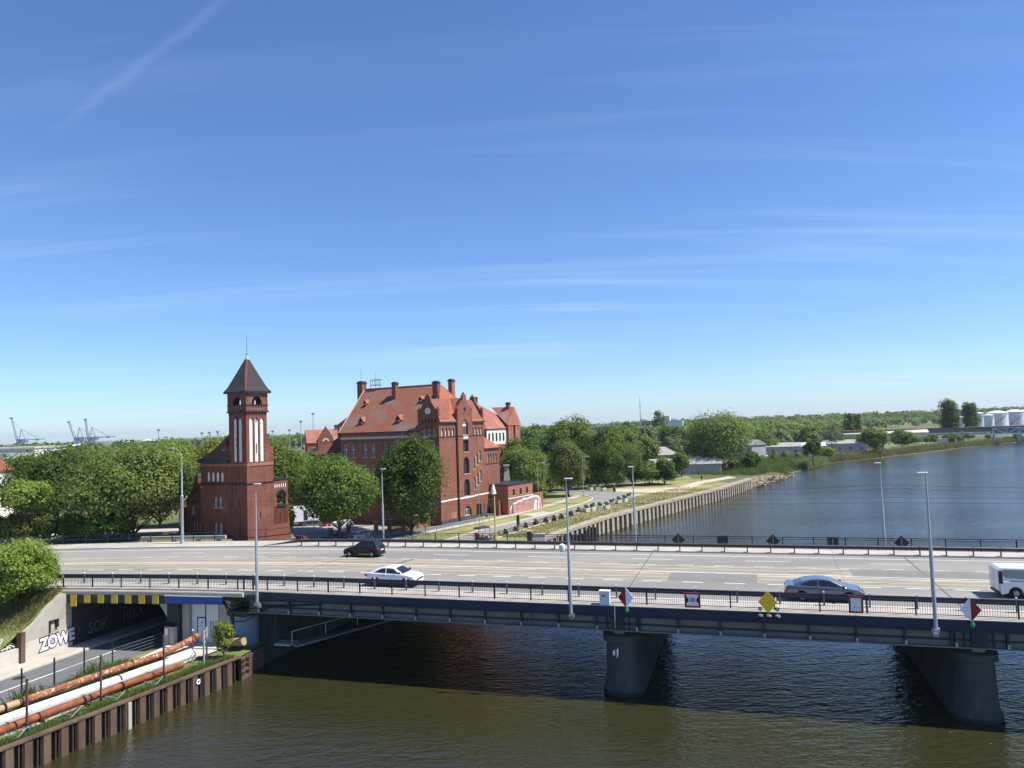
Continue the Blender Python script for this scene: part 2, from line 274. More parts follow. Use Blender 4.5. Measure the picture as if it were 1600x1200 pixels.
# ---------------------------------------------------------------- mesh helpers
class MB:
    def __init__(s): s.v = []; s.f = []
    def add(s, vs, fs):
        o = len(s.v); s.v += [tuple(p) for p in vs]; s.f += [tuple(i + o for i in f) for f in fs]; return s
    def box(s, x0, x1, y0, y1, z0, z1):
        return s.add([(x0, y0, z0), (x1, y0, z0), (x1, y1, z0), (x0, y1, z0), (x0, y0, z1), (x1, y0, z1), (x1, y1, z1), (x0, y1, z1)],
                     [(0, 3, 2, 1), (4, 5, 6, 7), (0, 1, 5, 4), (1, 2, 6, 5), (2, 3, 7, 6), (3, 0, 4, 7)])
    def ext(s, pts, vec):
        n = len(pts); q = [(p[0] + vec[0], p[1] + vec[1], p[2] + vec[2]) for p in pts]
        return s.add(list(pts) + q, [tuple(range(n - 1, -1, -1)), tuple(range(n, 2 * n))] + [(i, (i + 1) % n, n + (i + 1) % n, n + i) for i in range(n)])
    def face(s, *pts): return s.add(pts, [tuple(range(len(pts)))])
    def tube(s, p, q, r, r2=None, n=8, cap=True):
        p = Vector(p); q = Vector(q); d = (q - p)
        if d.length < 1e-6: return s
        d.normalize(); a = d.orthogonal().normalized(); b = d.cross(a); r2 = r if r2 is None else r2
        vs = [p + (a * math.cos(2 * math.pi * i / n) + b * math.sin(2 * math.pi * i / n)) * r for i in range(n)] + [q + (a * math.cos(2 * math.pi * i / n) + b * math.sin(2 * math.pi * i / n)) * r2 for i in range(n)]
        fs = [(i, (i + 1) % n, n + (i + 1) % n, n + i) for i in range(n)]
        if cap: fs += [tuple(range(n - 1, -1, -1)), tuple(range(n, 2 * n))]
        return s.add(vs, fs)
    def path(s, pts, r, n=8):
        for a, b in zip(pts, pts[1:]): s.tube(a, b, r, n=n)
        return s
    def lathe(s, prof, n=16, c=(0, 0), ang=2 * math.pi, a0=0):
        full = abs(ang - 2 * math.pi) < 1e-6; k = n if full else n + 1; m = len(prof)
        vs = [(c[0] + r * math.cos(a0 + ang * i / n), c[1] + r * math.sin(a0 + ang * i / n), z) for i in range(k) for r, z in prof]
        fs = []
        for i in range(n):
            j = (i + 1) % k
            for t in range(m - 1): fs.append((i * m + t, j * m + t, j * m + t + 1, i * m + t + 1))
        return s.add(vs, fs)
    def wheel(s, c, r, w, n=18):   # disc lying in the xz plane
        return s.tube((c[0], c[1] - w / 2, c[2]), (c[0], c[1] + w / 2, c[2]), r, n=n)
    def mesh(s, name, fix=True):
        me = bpy.data.meshes.new(name); me.from_pydata(s.v, [], s.f); me.validate()
        if fix:
            bm = bmesh.new(); bm.from_mesh(me); bmesh.ops.recalc_face_normals(bm, faces=bm.faces); bm.to_mesh(me); bm.free()
        return me
    def build(s, name, mat, parent=None, smooth=False, kind=None, bevel=0, label=None, fix=True):
        o = obj(name, s.mesh(name, fix), mat, parent)
        if smooth: shade(o)
        if kind: o['kind'] = kind
        if label: o['label'] = label
        if bevel:
            md = o.modifiers.new('bevel', 'BEVEL'); md.width = bevel; md.segments = 3; md.limit_method = 'ANGLE'; md.angle_limit = R_(28)
        return o
def shade(o, ang=40):
    for p in o.data.polygons: p.use_smooth = True
    try: o.data.set_sharp_from_angle(angle=R_(ang))
    except Exception: pass
def obj(name, me, mat, parent=None):
    o = bpy.data.objects.new(name, me); COL.objects.link(o)
    if mat and not me.materials: me.materials.append(MATS[mat] if isinstance(mat, str) else mat)
    if parent: o.parent = parent
    return o
def tag(o, label, cat, group=None):
    o['label'] = label; o['category'] = cat
    if group: o['group'] = group
    return o
def thing(name, label, cat, loc=(0, 0, 0), rz=0, group=None):
    o = bpy.data.objects.new(name, None); COL.objects.link(o); o.location = loc; o.rotation_euler = (0, 0, rz); o.empty_display_size = .3
    return tag(o, label, cat, group)
def dup(root, loc, rz=None, label=None, group=None, scale=None):
    def cp_(o, par):
        c = o.copy(); COL.objects.link(c); c.parent = par
        for ch in o.children: cp_(ch, c)
        return c
    r = cp_(root, None); r.location = loc
    if rz is not None: r.rotation_euler = (0, 0, rz)
    if scale is not None: r.scale = scale if hasattr(scale, '__len__') else (scale,) * 3
    if label: r['label'] = label
    if group: r['group'] = group
    return r
def struct(name, mb, mat, parent=None, fix=True):
    o = mb.build(name, mat, parent, fix=fix)
    if not parent: o['kind'] = 'structure'
    return o
def text_mesh(txt, size, extrude=.004, offset=0.0):
    c = bpy.data.curves.new('txt', 'FONT'); c.body = txt; c.size = size; c.extrude = extrude; c.offset = offset; c.align_x = 'CENTER'; c.align_y = 'CENTER'; c.resolution_u = 3
    o = bpy.data.objects.new('txt', c); COL.objects.link(o)
    dg = bpy.context.evaluated_depsgraph_get(); me = bpy.data.meshes.new_from_object(o.evaluated_get(dg)); bpy.data.objects.remove(o); return me

# ---------------------------------------------------------------- bridge frame (u along the deck, v across it)
BA = R_(-17.2); BO = (.75, 52.05); bc, bs = math.cos(BA), math.sin(BA)
def SH(u): return -.0028 * (u + 15) ** 2 if u < -15 else 0.0       # the approach road bends gently
def W(u, v, z=0.0): return Vector((BO[0] + u * bc - v * bs, BO[1] + u * bs + v * bc, z))
def bridge_thing(name, label, cat, u, v, z, group=None, rz=0): return thing(name, label, cat, W(u, v, z), BA + rz, group)
BR = (BO[0], BO[1], 0)
def in_bridge(name, label, cat, group=None): return thing(name, label, cat, BR, BA, group)
def strip(mb, u0, u1, v0, v1, z0, z1, du=3.0):
    """bar following the road line: box section v0..v1, z0..z1 swept along u"""
    us = [u0]
    if u0 < -15:
        k = max(1, int((min(u1, -15) - u0) / du)); us = [u0 + (min(u1, -15) - u0) * i / k for i in range(k + 1)]
    if us[-1] < u1: us.append(u1)
    vs = []
    for u in us:
        s = SH(u); vs += [(u, v0 + s, z0), (u, v1 + s, z0), (u, v1 + s, z1), (u, v0 + s, z1)]
    fs = [(0, 1, 2, 3), tuple(len(vs) - 1 - i for i in range(4))]
    for i in range(len(us) - 1):
        a = i * 4; b = a + 4; fs += [(a, b, b + 1, a + 1), (a + 1, b + 1, b + 2, a + 2), (a + 2, b + 2, b + 3, a + 3), (a + 3, b + 3, b, a)]
    return mb.add(vs, fs)
def sstruct(name, mat, *args):
    m = MB()
    for a in args: strip(m, *a)
    o = struct(name, m, mat); o.location = BR; o.rotation_euler = (0, 0, BA); return o
DZ = 6.1; U0, U1 = -95.0, 75.0; UB = -23.0      # deck level, extent, abutment line

# river
rv = MB(); rv.face((-2500, -300, 0), (6000, -300, 0), (6000, 6000, 0), (-2500, 6000, 0)); struct('river', rv, 'water', fix=False)

# road surface on the deck and approach
road = sstruct('road', 'asphalt', (U0, U1, 1.95, 20.55, DZ - .25, DZ))
pav = sstruct('pavement', 'pavement', (U0, U1, -.28, 1.95, DZ - .2, DZ + .12))
sstruct('pavement', 'pavement', (U0, U1, 20.55, 23.3, DZ - .2, DZ + .12))
sstruct('pavement', 'pavement', (U0, -33, 23.3, 24.4, DZ - .22, DZ + .1))
bed = MB(); bed2 = MB()
for i, (a, b) in enumerate(((8.25, 8.86), (8.94, 10.28), (10.36, 12.26), (12.34, 13.68), (13.76, 14.4))): strip(bed2 if i in (1, 3) else bed, U0, U1, a, b, DZ - .1, DZ + .012)
bed.build('tram_track_bed', 'tram_bed', road); bed2.build('tram_track_bed', 'tram_bed_dark', road)
for v in (8.9, 10.32, 12.3, 13.72): strip(MB(), U0, U1, v - .045, v + .045, DZ - .1, DZ + .014).build('tram_rail', 'steel_rail', road)
strip(MB(), U0, U1, 11.2, 11.45, DZ - .1, DZ + .05).build('centre_kerb', 'paint_worn', road)
for v in (8.62, 9.25, 9.97, 10.65, 11.98, 12.62, 13.4, 14.02): strip(MB(), U0, U1, v - .03, v + .03, DZ - .1, DZ + .0165).build('bed_joint', 'asphalt_low', road)
for (a, b, c, d) in ((8.6, 15.2, 8.3, 11.2), (22.2, 31.6, 11.5, 14.35)):
    strip(MB(), a, b, c, d, DZ - .1, DZ + .02).build('asphalt_patch', 'asphalt_patch', road)
strip(MB(), U0, U1, 19.15, 19.30, DZ - .05, DZ + .005).build('edge_line', 'paint_white', road)
strip(MB(), U0, U1, 2.45, 2.57, DZ - .05, DZ + .005).build('edge_line', 'paint_white', road)
def dashes(v, l, gap, off, mat, w=.11, um=-46, uM=40):
    u = um + off
    while u < uM:
        strip(MB(), u, u + l, v - w / 2, v + w / 2, DZ - .05, DZ + .006).build('lane_dash', mat, road); u += l + gap
for u in (-23.1, 6.1, 27.3): MB().box(u - .045, u + .045, 2.0, 20.5, DZ - .1, DZ + .021).build('expansion_joint', 'asphalt_low', road)
MB().ext([(-17.3, 8.3, DZ - .1), (-16.9, 8.3, DZ - .1), (-15.4, 14.4, DZ - .1), (-15.8, 14.4, DZ - .1)], (0, 0, .124)).build('road_seam', 'asphalt_low', road)
dashes(17.05, 3.6, 6.1, 2.2, 'paint_white')
dashes(14.66, 1.55, 1.65, .3, 'paint_worn', .17)
dashes(7.98, 1.5, 1.55, .9, 'paint_white', .15)

# bridge structure
br = in_bridge('road_bridge', 'long steel girder road bridge with dark blue fascia crossing the river', 'bridge')
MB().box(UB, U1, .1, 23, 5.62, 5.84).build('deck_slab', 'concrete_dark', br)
MB().box(UB, U1, -.42, -.29, 5.48, 6.14).build('fascia_beam', 'blue_steel', br)
MB().box(UB, U1, -.50, -.42, 5.50, 5.56).build('fascia_lip', 'girder_dark', br)
MB().box(UB, U1, -.46, -.2, 6.145, 6.19).build('deck_edge', 'concrete', br)
MB().box(UB, U1, 23.35, 23.5, 5.4, 6.15).build('fascia_beam', 'blue_steel', br)
gd = MB().box(UB, U1, -.04, .02, 4.55, 5.6).build('girder', 'girder_grey', br)
MB().box(UB, U1, -.30, .28, 4.47, 4.55).build('lower_flange', 'girder_grey', br)
MB().box(UB, U1, -.10, -.045, 4.86, 4.98).build('girder_rail', 'girder_dark', br)
MB().box(UB, U1, -.09, -.045, 5.36, 5.475).build('girder_rail', 'girder_dark', br)
stm = MB().box(-.05, .05, -.24, -.045, 4.55, 5.47).mesh('stiffener'); clm = MB().box(-.07, .07, -.32, -.24, 4.56, 4.80).mesh('clamp')
su = -22.0; k = 0
while su < 44:
    o = obj('stiffener', stm, 'girder_dark', gd); o.location = (su, 0, 0)
    o = obj('bracket', clm, 'galvanised', gd); o.location = (su + .02, 0, 0)
    su += 2.67
for pu in (6.1, 27.3):
    for du in (-1.45, -.75, .75, 1.45): o = obj('stiffener', stm, 'girder_dark', gd); o.location = (pu + du, .001, 0)
    MB().box(pu - .42, pu + .42, -.26, .4, 4.56, 5.46).build('bearing_stiffener', 'girder_dark', br)
for v in (4.4, 8.8, 13.2, 17.6, 22.9): MB().box(UB, U1, v - .25, v + .25, 4.5, 5.6).build('girder', 'girder_dark', br)
u = -20.0
while u < 44: MB().box(u - .1, u + .1, .3, 22.7, 4.9, 5.6).build('cross_beam', 'girder_dark', br); u += 5.34
def pier(pu):
    def outline(hw, v0, v1, n=10):
        return [(pu + hw * math.cos(a), v0 - hw * math.sin(a) * .9) for a in [math.pi - math.pi * i / n for i in range(n + 1)]][::-1] + [(pu - hw, v1), (pu + hw, v1)]
    def ring(mb, secs):
        n = len(secs[0][0]); vs = []; fs = []
        for pts, z in secs: vs += [(p[0], p[1], z) for p in pts]
        for i in range(len(secs) - 1):
            for j in range(n): fs.append((i * n + j, i * n + (j + 1) % n, (i + 1) * n + (j + 1) % n, (i + 1) * n + j))
        fs += [tuple(range(n)), tuple(range((len(secs) - 1) * n, len(secs) * n))]
        return mb.add(vs, fs)
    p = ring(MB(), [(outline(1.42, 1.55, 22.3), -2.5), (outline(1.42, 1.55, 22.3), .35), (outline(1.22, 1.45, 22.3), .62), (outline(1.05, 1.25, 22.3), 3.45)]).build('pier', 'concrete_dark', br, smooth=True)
    ring(MB(), [(outline(1.05, 1.25, 22.4), 3.452), (outline(1.3, 1.35, 22.5), 3.52), (outline(1.3, 1.35, 22.5), 3.95), (outline(.85, 1.55, 22.3), 4.30)]).build('pier_cap', 'concrete_dark', p, smooth=True)
    MB().box(pu - .35, pu + .35, .1, .9, 4.2, 4.47).build('bearing', 'girder_grey', p)
    ring(MB(), [(outline(1.424, 1.55, 22.31), -.5), (outline(1.426, 1.55, 22.32), .22)]).build('waterline_band', 'algae', p, smooth=True)
    for zz in (1.55, 2.5): ring(MB(), [(outline(1.19 - .055 * (zz - .6), 1.44 - .07 * (zz - .6) + .0, 22.3), zz), (outline(1.19 - .055 * (zz - .6), 1.44 - .07 * (zz - .6), 22.3), zz + .05)]).build('pour_joint', 'algae', p)
    return p
p1 = pier(6.1); p2 = pier(27.3)
MB().ext([(5.62, .10, 3.0), (5.78, .06, 3.1), (5.8, .07, 2.82), (5.68, .09, 2.7)], (0, .3, 0)).build('paint_splash', 'sign_white', p1)
MB().ext([(5.9, .05, 3.15), (6.03, .05, 3.2), (5.98, .05, 2.7), (5.9, .05, 2.6)], (0, .3, 0)).build('paint_splash', 'sign_white', p1)
# abutment at the left bank
ab = in_bridge('bridge_abutment', 'shaded concrete bridge abutment at the left bank with pale blue rounded pilaster', 'abutment')
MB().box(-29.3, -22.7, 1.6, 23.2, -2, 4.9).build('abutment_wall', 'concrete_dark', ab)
MB().lathe([(0, 4.1), (.95, 4.1), (.98, 4.0), (.95, 3.9), (.95, -1), (0, -1)], 20, (-24.05, .95)).build('pilaster', 'pale_blue', ab, smooth=True)
MB().box(-25.2, -22.8, .0, 1.6, 4.1, 4.45).build('bearing_shelf', 'concrete_dark', ab)
MB().box(-26.1, -25.05, .2, 1.7, 1.3, 5.3).build('return_wall', 'concrete', ab)
cb = MB()
for i, (z0, z1, r) in enumerate(((5.35, 4.2, .05), (5.25, 3.75, .04), (5.1, 4.55, .045), (5.3, 4.9, .035))):
    cb.path([(-25.2, -.35, z0), (-24.7, -.5 - .05 * i, (z0 + z1) / 2 + .1), (-24.2, -.4, z1), (-23.4, -.1, z1 - .1 + .1 * i), (-21, -.12, 4.95 + .04 * i), (-16.5, -.12, 5.32)], r, 6)
cb.build('hanging_cable', 'black_rubber', ab)
cw = in_bridge('inspection_walkway', 'narrow steel inspection walkway with handrail in the dark under the bridge', 'walkway')
MB().box(-20.7, -19.3, -.2, .9, 2.05, 2.18).build('landing', 'galvanised', cw)
MB().ext([(-19.3, .1, 2.18), (-19.3, .1, 2.04), (-13.2, 9.5, 2.6), (-13.2, 9.5, 2.74)], (.7, -.4, 0)).build('gangway', 'girder_grey', cw)
hr = MB().path([(-19.3, .1, 2.1), (-19.3, .1, 3.1), (-13.2, 9.5, 3.7)], .035, 6)
for t in (.25, .5, .75): hr.tube((-19.3 + 6.1 * t, .1 + 9.4 * t, 2.15 + .55 * t), (-19.3 + 6.1 * t, .1 + 9.4 * t, 3.1 + .6 * t), .03, n=6)
hr.build('handrail', 'galvanised', cw)
MB().tube((-20.6, -.1, 2.1), (-20.6, -.1, 4.5), .05).build('hanger', 'girder_dark', cw)

# railings
pst = MB().box(-.045, .045, -.03, .03, 0, 1.13).mesh('post'); pst2 = MB().box(-.055, .055, -.04, .04, -.55, 1.17).mesh('post')
def railing(label, v, u0, u1, z, sp=2.67, heavy=()):
    t = in_bridge('railing', label, 'railing', None)
    strip(MB(), u0, u1, v - .028, v + .028, z + 1.06, z + 1.12).build('top_rail', 'rail_blue', t)
    strip(MB(), u0, u1, v - .02, v + .02, z + .90, z + .94).build('upper_rail', 'rail_blue', t)
    strip(MB(), u0, u1, v - .02, v + .02, z + .10, z + .14).build('lower_rail', 'rail_blue', t)
    b = MB(); u = u0 + .1
    while u < u1: b.box(u - .009, u + .009, v + SH(u) - .008, v + SH(u) + .008, z + .14, z + .90); u += .135
    b.build('baluster', 'rail_blue', t, kind='stuff', fix=False)
    u = u0
    while u <= u1:
        o = obj('post', pst, 'rail_blue', t); o.location = (u, v + SH(u), z + .001); u += sp
    for u in heavy: o = obj('post', pst2, 'rail_blue', t); o.location = (u, v + SH(u) - .02, z)
    return t
railing('dark blue bar railing along the near edge of the bridge', 0, -48, 44, DZ + .08, heavy=(-23.4, -22.55))
railing('dark blue bar railing along the far edge of the bridge', 22.95, -33, 52, DZ + .08)
# guard rails: w-beam on posts
gpm = MB().box(-.05, .05, -.04, .06, 0, .72).add([(-.05, -.1, .72), (.05, -.1, .72), (.05, .06, .72), (-.05, .06, .72), (-.05, -.1, .79), (.05, -.1, .79), (.05, .06, .79), (-.05, .06, .79)], [(0, 3, 2, 1), (4, 5, 6, 7), (0, 1, 5, 4), (1, 2, 6, 5), (2, 3, 7, 6), (3, 0, 4, 7)]).mesh('post')
ftm = MB().box(-.35, .05, -.10, -.03, 0, .05).mesh('foot_plate')
rfm = MB().box(-.05, .05, -.05, .05, .79, .90).mesh('reflector')
def guardrail(label, v, u0, u1, side, sp=2.0, refl=False, tail=False):
    t = in_bridge('guardrail', label, 'guardrail'); z = DZ + .121
    us = [u0 + (u1 - u0) * i / 40 for i in range(41)]; prof = [(.0, .40), (.07, .46), (.07, .54), (.01, .575), (.07, .61), (.07, .69), (0, .75)]
    b = MB(); vs = []; fs = []; n = len(prof)
    for u in us:
        k = 1.0 if not tail else max(.06, min(1, (u - u0 + .2) / 5.0))
        for a, h in prof: vs.append((u, v + SH(u) + side * (a + .06), z + h * k - (1 - k) * .05))
    for i in range(len(us) - 1):
        for j in range(n - 1): fs.append((i * n + j, (i + 1) * n + j, (i + 1) * n + j + 1, i * n + j + 1))
    b.add(vs, fs); b.build('beam', 'guard_steel', t)
    u = u0 + (4.6 if tail else .4)
    while u < u1:
        o = obj('post', gpm, 'guard_post', t); o.location = (u, v + SH(u), z)
        p = obj('foot_plate', ftm, 'guard_post', t); p.location = (u, v + SH(u), z)
        if refl: p = obj('reflector', rfm, 'sign_white', t); p.location = (u, v + SH(u) - .02, z)
        u += sp
    return t
guardrail('weathered steel guardrail between the near pavement and the traffic', 1.6, -48, 44, 1, 2.67, True)
guardrail('weathered steel guardrail along the far side of the road', 20.75, -36, 52, -1, 2.0, False, True)

# street lamps
def lamp_proto(h, near):
    t = thing('street_lamp', '', 'street lamp')
    h1 = h * .52
    MB().lathe([(0, 0), (.125, 0), (.115, .5), (.105, h1), (.07, h1 + .15), (.05, h - .5), (.03, h), (0, h)], 12).build('pole', 'galvanised', t, smooth=True)
    MB().lathe([(0, -.02), (.2, -.02), (.2, .06), (.14, .1), (.14, .0)], 12).build('base_flange', 'galvanised', t)
    MB().box(-.10, .44, -.13, .13, h - .02, h + .05).build('lamp_head', 'lamp_white', t, bevel=.03)
    return t
lp = lamp_proto(9.2, True)
lamp_spots = [(24.97, -.62, 5.55, 165, 'tall galvanised street lamp on near bridge edge beside the right diamond board'),
              (3.03, -.62, 5.45, -8, 'tall galvanised street lamp on near bridge edge with a small side lamp'),
              (-21.6, -1.0, 5.35, 0, 'tall galvanised street lamp on near bridge edge in front of the brick tower')]
first = True; LT = []
for (u, v, z, rz, lab) in lamp_spots:
    o = lp if first else dup(lp, (0, 0, 0)); first = False
    o.location = W(u, v, z); o.rotation_euler = (0, 0, BA + R_(rz)); o['label'] = lab; LT.append(o)
    c = MB().box(-.2, .2, -.16, .16, -.12, .12).box(-.12, .12, .1, .34, -.3, -.1).build('bracket', 'galvanised', o)
MB().lathe([(0, .62), (.2, .5), (.24, .2), (.16, .0), (0, -.03)], 12, (0, 0)).build('side_lamp', 'lamp_white', LT[1], smooth=True).location = (-.42, -.1, 4.25)
lf = lamp_proto(8.0, False); lf.location = (0, 0, 0); first = True
for (u, v, rz, lab) in [(26.4, 23.7, 170, 'tall galvanised street lamp on far bridge edge with only river behind it'),
                        (4.1, 23.7, 180, 'tall galvanised street lamp on far bridge edge in front of the riverside quay'),
                        (-23.5, 23.7, 0, 'tall galvanised street lamp on far bridge edge between the two big green trees')]:
    o = lf if first else dup(lf, (0, 0, 0)); first = False
    o.location = W(u, v, DZ - .2 if u > -23 else DZ); o.rotation_euler = (0, 0, BA + R_(rz)); o['label'] = lab
t = thing('street_lamp', 'tall pale street lamp with curved arm on the pavement left of the brick tower', 'street lamp', (-38.3, 85.0, DZ + .1), BA)
MB().lathe([(0, 0), (.33, 0), (.30, .1), (.2, .45), (.17, .6), (.165, 5.4), (.18, 5.45), (.10, 5.55), (.055, 10.1), (0, 10.1)], 12).build('pole', 'galvanised', t, smooth=True)
MB().path([(0, 0, 10.1), (-.25, 0, 10.4), (-.7, 0, 10.8), (-1.2, 0, 10.95)], .03, 8).build('arm', 'galvanised', t)
MB().box(-1.6, -1.1, -.08, .08, 10.9, 10.98).build('lamp_head', 'lamp_white', t, bevel=.03)

# navigation signs on the near edge
def plate(pts, y0=-.03, y1=.03): return MB().ext([(p[0], y0, p[1]) for p in pts], (0, y1 - y0, 0))
def diamond(u, z, rx, rh, left, right, label):
    t = bridge_thing('navigation_sign', label, 'navigation sign', u, -.62, z)
    plate([(0, -rh), (rx, 0), (0, rh)]).build('right_half', right, t); plate([(-.001, -rh), (-.001, rh), (-rx, 0)]).build('left_half', left, t)
    MB().box(-.05, .05, .031, .1, -rh * .95, rh * .95).build('mount', 'dark_steel', t)
    MB().lathe([(0, .2), (.1, .2), (.11, .1), (.13, .06), (.12, -.06), (.06, -.13), (0, -.14)], 14).build('signal_lamp', 'green_lamp', t, smooth=True).location = (.04, -.02, -rh - .2)
    MB().box(-.02, .10, .0, .2, -rh - .1, -rh + .05).build('lamp_bracket', 'galvanised', t)
diamond(6.78, 6.80, .52, .66, 'sign_red', 'sign_white', 'diamond board, red left half and white right half, beside the white cabinet')
diamond(26.84, 6.81, .56, .68, 'sign_white', 'sign_red', 'diamond board, white left half and red right half, near the right lamp post')
t = bridge_thing('navigation_sign', 'yellow diamond board above three round signal lamps', 'navigation sign', 15.67, -.64, 6.83)
plate([(0, -.68), (.56, 0), (0, .68), (-.56, 0)]).build('board', 'sign_yellow', t)
MB().box(-.04, .04, .031, .1, -.6, .6).build('mount', 'dark_steel', t)
for du in (-.47, 0.02, .55):
    s = MB().lathe([(0, .1), (.14, .1), (.17, 0), (.14, -.12), (0, -.15)], 14).build('signal_lamp', 'dark_steel', t, smooth=True); s.location = (du, -.08, -.87)
    MB().lathe([(0, .13), (.15, .08), (.185, .0), (.15, -.02)], 14).build('lamp_hood', 'girder_grey', s, smooth=True).location = (0, 0, .03)
for du in (-.47, .55):
    MB().box(-.11, .11, -.02, .02, -.1, .1).build('number_plate', 'car_blue', t).location = (du, -.03, -.40)
    MB().box(-.035, .035, -.03, -.021, -.05, .05).build('plate_mark', 'sign_white', t).location = (du, -.03, -.40)
    MB().tube((du, -.02, -.52), (du, -.02, -.78), .025, n=6).build('stem', 'galvanised', t)
def square_sign(u, z, w, h, label, tilt=0):
    t = bridge_thing('navigation_sign', label, 'navigation sign', u, -.62, z); t.rotation_euler[1] = tilt
    f = MB()
    b = .1
    f.box(-w, w, -.045, .03, h - b, h).box(-w, w, -.045, .03, -h, -h + b).box(-w, -w + b, -.045, .03, -h + b, h - b).box(w - b, w, -.045, .03, -h + b, h - b)
    f.build('frame', 'sign_red', t); MB().box(-w + b, w - b, -.02, .02, -h + b, h - b).build('board', 'sign_white', t)
    MB().box(-.04, .04, .031, .12, -h, h).build('mount', 'dark_steel', t)
    return t
t = square_sign(11.08, 6.79, .50, .47, 'white square board with red border, black side wedges and the number 20')
w, h = .40, .37
plate([(-w, -h * .66), (-w + .19, 0), (-w, h * .66)], -.026, -.021).build('wedge', 'sign_black', t); plate([(w, -h * .66), (w, h * .66), (w - .19, 0)], -.026, -.021).build('wedge', 'sign_black', t)
o = obj('number', text_mesh('20', .33, .003, .006), 'sign_black', t); o.rotation_euler = (R_(90), 0, 0); o.location = (0, -.028, 0)
t = square_sign(20.73, 6.87, .40, .50, 'tilted white board with red border and small dark marks in front of the silver sedan', R_(1.5))
for (a, b, c, d) in ((-.10, -.06, -.2, -.1), (.05, .09, -.17, -.15), (.11, .17, -.18, -.14), (.20, .22, -.19, -.16)): MB().box(a, b, -.026, -.021, c, d).build('mark', 'sign_black', t)
t = bridge_thing('equipment_cabinet', 'white equipment cabinet standing on the near bridge edge', 'cabinet', 5.36, -.33, 6.2)
MB().box(-.36, .30, -.14, .26, 0, .88).build('body', 'panel_white', t, bevel=.015); MB().box(-.40, .34, -.18, .30, .881, .94).build('lid', 'sign_white', t)
MB().box(-.24, .02, -.146, -.141, .56, .66).build('label_plate', 'car_blue', t); MB().box(-.28, -.2, -.146, -.141, .36, .42).build('label_plate', 'plastic_dark', t)
MB().path([(.32, -.1, .1), (.55, -.1, .12), (.62, -.12, 0), (.62, -.2, -.9), (.6, -.1, -1.5)], .03, 6).build('conduit', 'galvanised', t)
# backs of the signs on the far edge
for (u, k, lab) in [(8.27, 1, 'dark back of a diamond board on the far railing, leftmost of the row'), (12.4, 0, 'dark back of a square board on the far railing, left of two squares'), (16.92, 1, 'dark back of a diamond board on the far railing between the two squares'), (22.06, 0, 'dark back of a square board on the far railing, right of two squares'), (27.7, 1, 'dark back of a diamond board on the far railing, rightmost of the row')]:
    t = bridge_thing('navigation_sign', lab, 'navigation sign', u, 23.3, 6.85, 'sign backs on the far railing')
    (plate([(0, -.62), (.64, 0), (0, .62), (-.64, 0)]) if k else plate([(-.48, -.44), (.48, -.44), (.48, .44), (-.48, .44)])).build('board', 'sign_back', t)
    MB().box(-.03, .03, -.09, -.031, -.42, .42).build('mount', 'galvanised', t); MB().box(-.3, .3, -.07, -.031, -.03, .03).build('cross_bar', 'dark_steel', t)
# overhead tram wires and span wires
def wire(label, pts, r=.010):
    o = MB().path(pts, r, 5).build('overhead_wire', 'wire'); tag(o, label, 'wire', 'overhead tram wires'); o.location = BR; o.rotation_euler = (0, 0, BA)
def sag(u0, v0, z0, u1, v1, z1, d, n=8): return [(u0 + (u1 - u0) * i / n, v0 + (v1 - v0) * i / n, z0 + (z1 - z0) * i / n - d * 4 * (i / n) * (1 - i / n)) for i in range(n + 1)]
for v, z in ((9.6, 11.9), (9.6, 12.9), (13.0, 11.9), (13.0, 12.9)):
    p = []
    for a, b in zip((-95, -46, -22, 3, 25, 50), (-46, -22, 3, 25, 50, 75)): p += sag(a, v + SH(a), z, b, v + SH(b), z, .12 if z < 12.5 else .35)[(1 if p else 0):]
    wire('thin overhead tram wire running along the bridge above the tracks', p)
for u in (3.05, 25.2, -22): wire('thin span wire hung across the bridge between two lamp posts', sag(u, -.55 + SH(u), 13.2, u + .9, 23.7, 12.9, .35))

# ---------------------------------------------------------------- terrain
K = .975; GZ = 2.6
def G(p): return (p[0] * K, p[1] * K)
def sm(t): t = max(0.0, min(1.0, t)); return t * t * (3 - 2 * t)
def UV(x, y): dx, dy = x - BO[0], y - BO[1]; return dx * bc + dy * bs, -dx * bs + dy * bc
def wxy(u, v): p = W(u, v); return (p.x, p.y)
QUAY = [(-4.5, 90), (3.0, 103), (8.2, 113), (14.2, 124), (22.7, 136.5), (33, 150.8), (45.6, 168), (61, 193)]
SHORE = [(65, 201), (85.4, 229), (91.2, 242.6), (103.4, 257.1), (121.9, 284.4), (136.6, 294.7), (148.3, 303), (163.1, 316.3), (181.2, 329.2), (218.4, 362.4), (248.1, 383.9), (281.5, 408.1), (360, 462), (600, 610), (1500, 1120), (7000, 4300)]
def seg_dist(x, y, pts):
    best = 1e9
    for (ax, ay), (bx, by) in zip(pts, pts[1:]):
        dx, dy = bx - ax, by - ay; t = max(0, min(1, ((x - ax) * dx + (y - ay) * dy) / (dx * dx + dy * dy))); best = min(best, math.hypot(x - ax - t * dx, y - ay - t * dy))
    return best
def zland(x, y):
    u, v = UV(x, y)
    z = GZ + 3.25 * sm((-u - 41.5) / 3) * (1 - sm((v - SH(u) - 36) / 12))
    d = math.hypot(x, y)
    if y > 190: 
        ds = seg_dist(x, y, SHORE[1:]); k = sm((y - 200) / 30); z = z * (1 - k) + k * (min(2.4, .25 + ds * .22))
    z += 5 * sm((d - 900) / 900) * sm((x + 100) / 500) + noise.noise(Vector((x * .012, y * .012, 0))) * .35 * sm((d - 150) / 100)
    return z
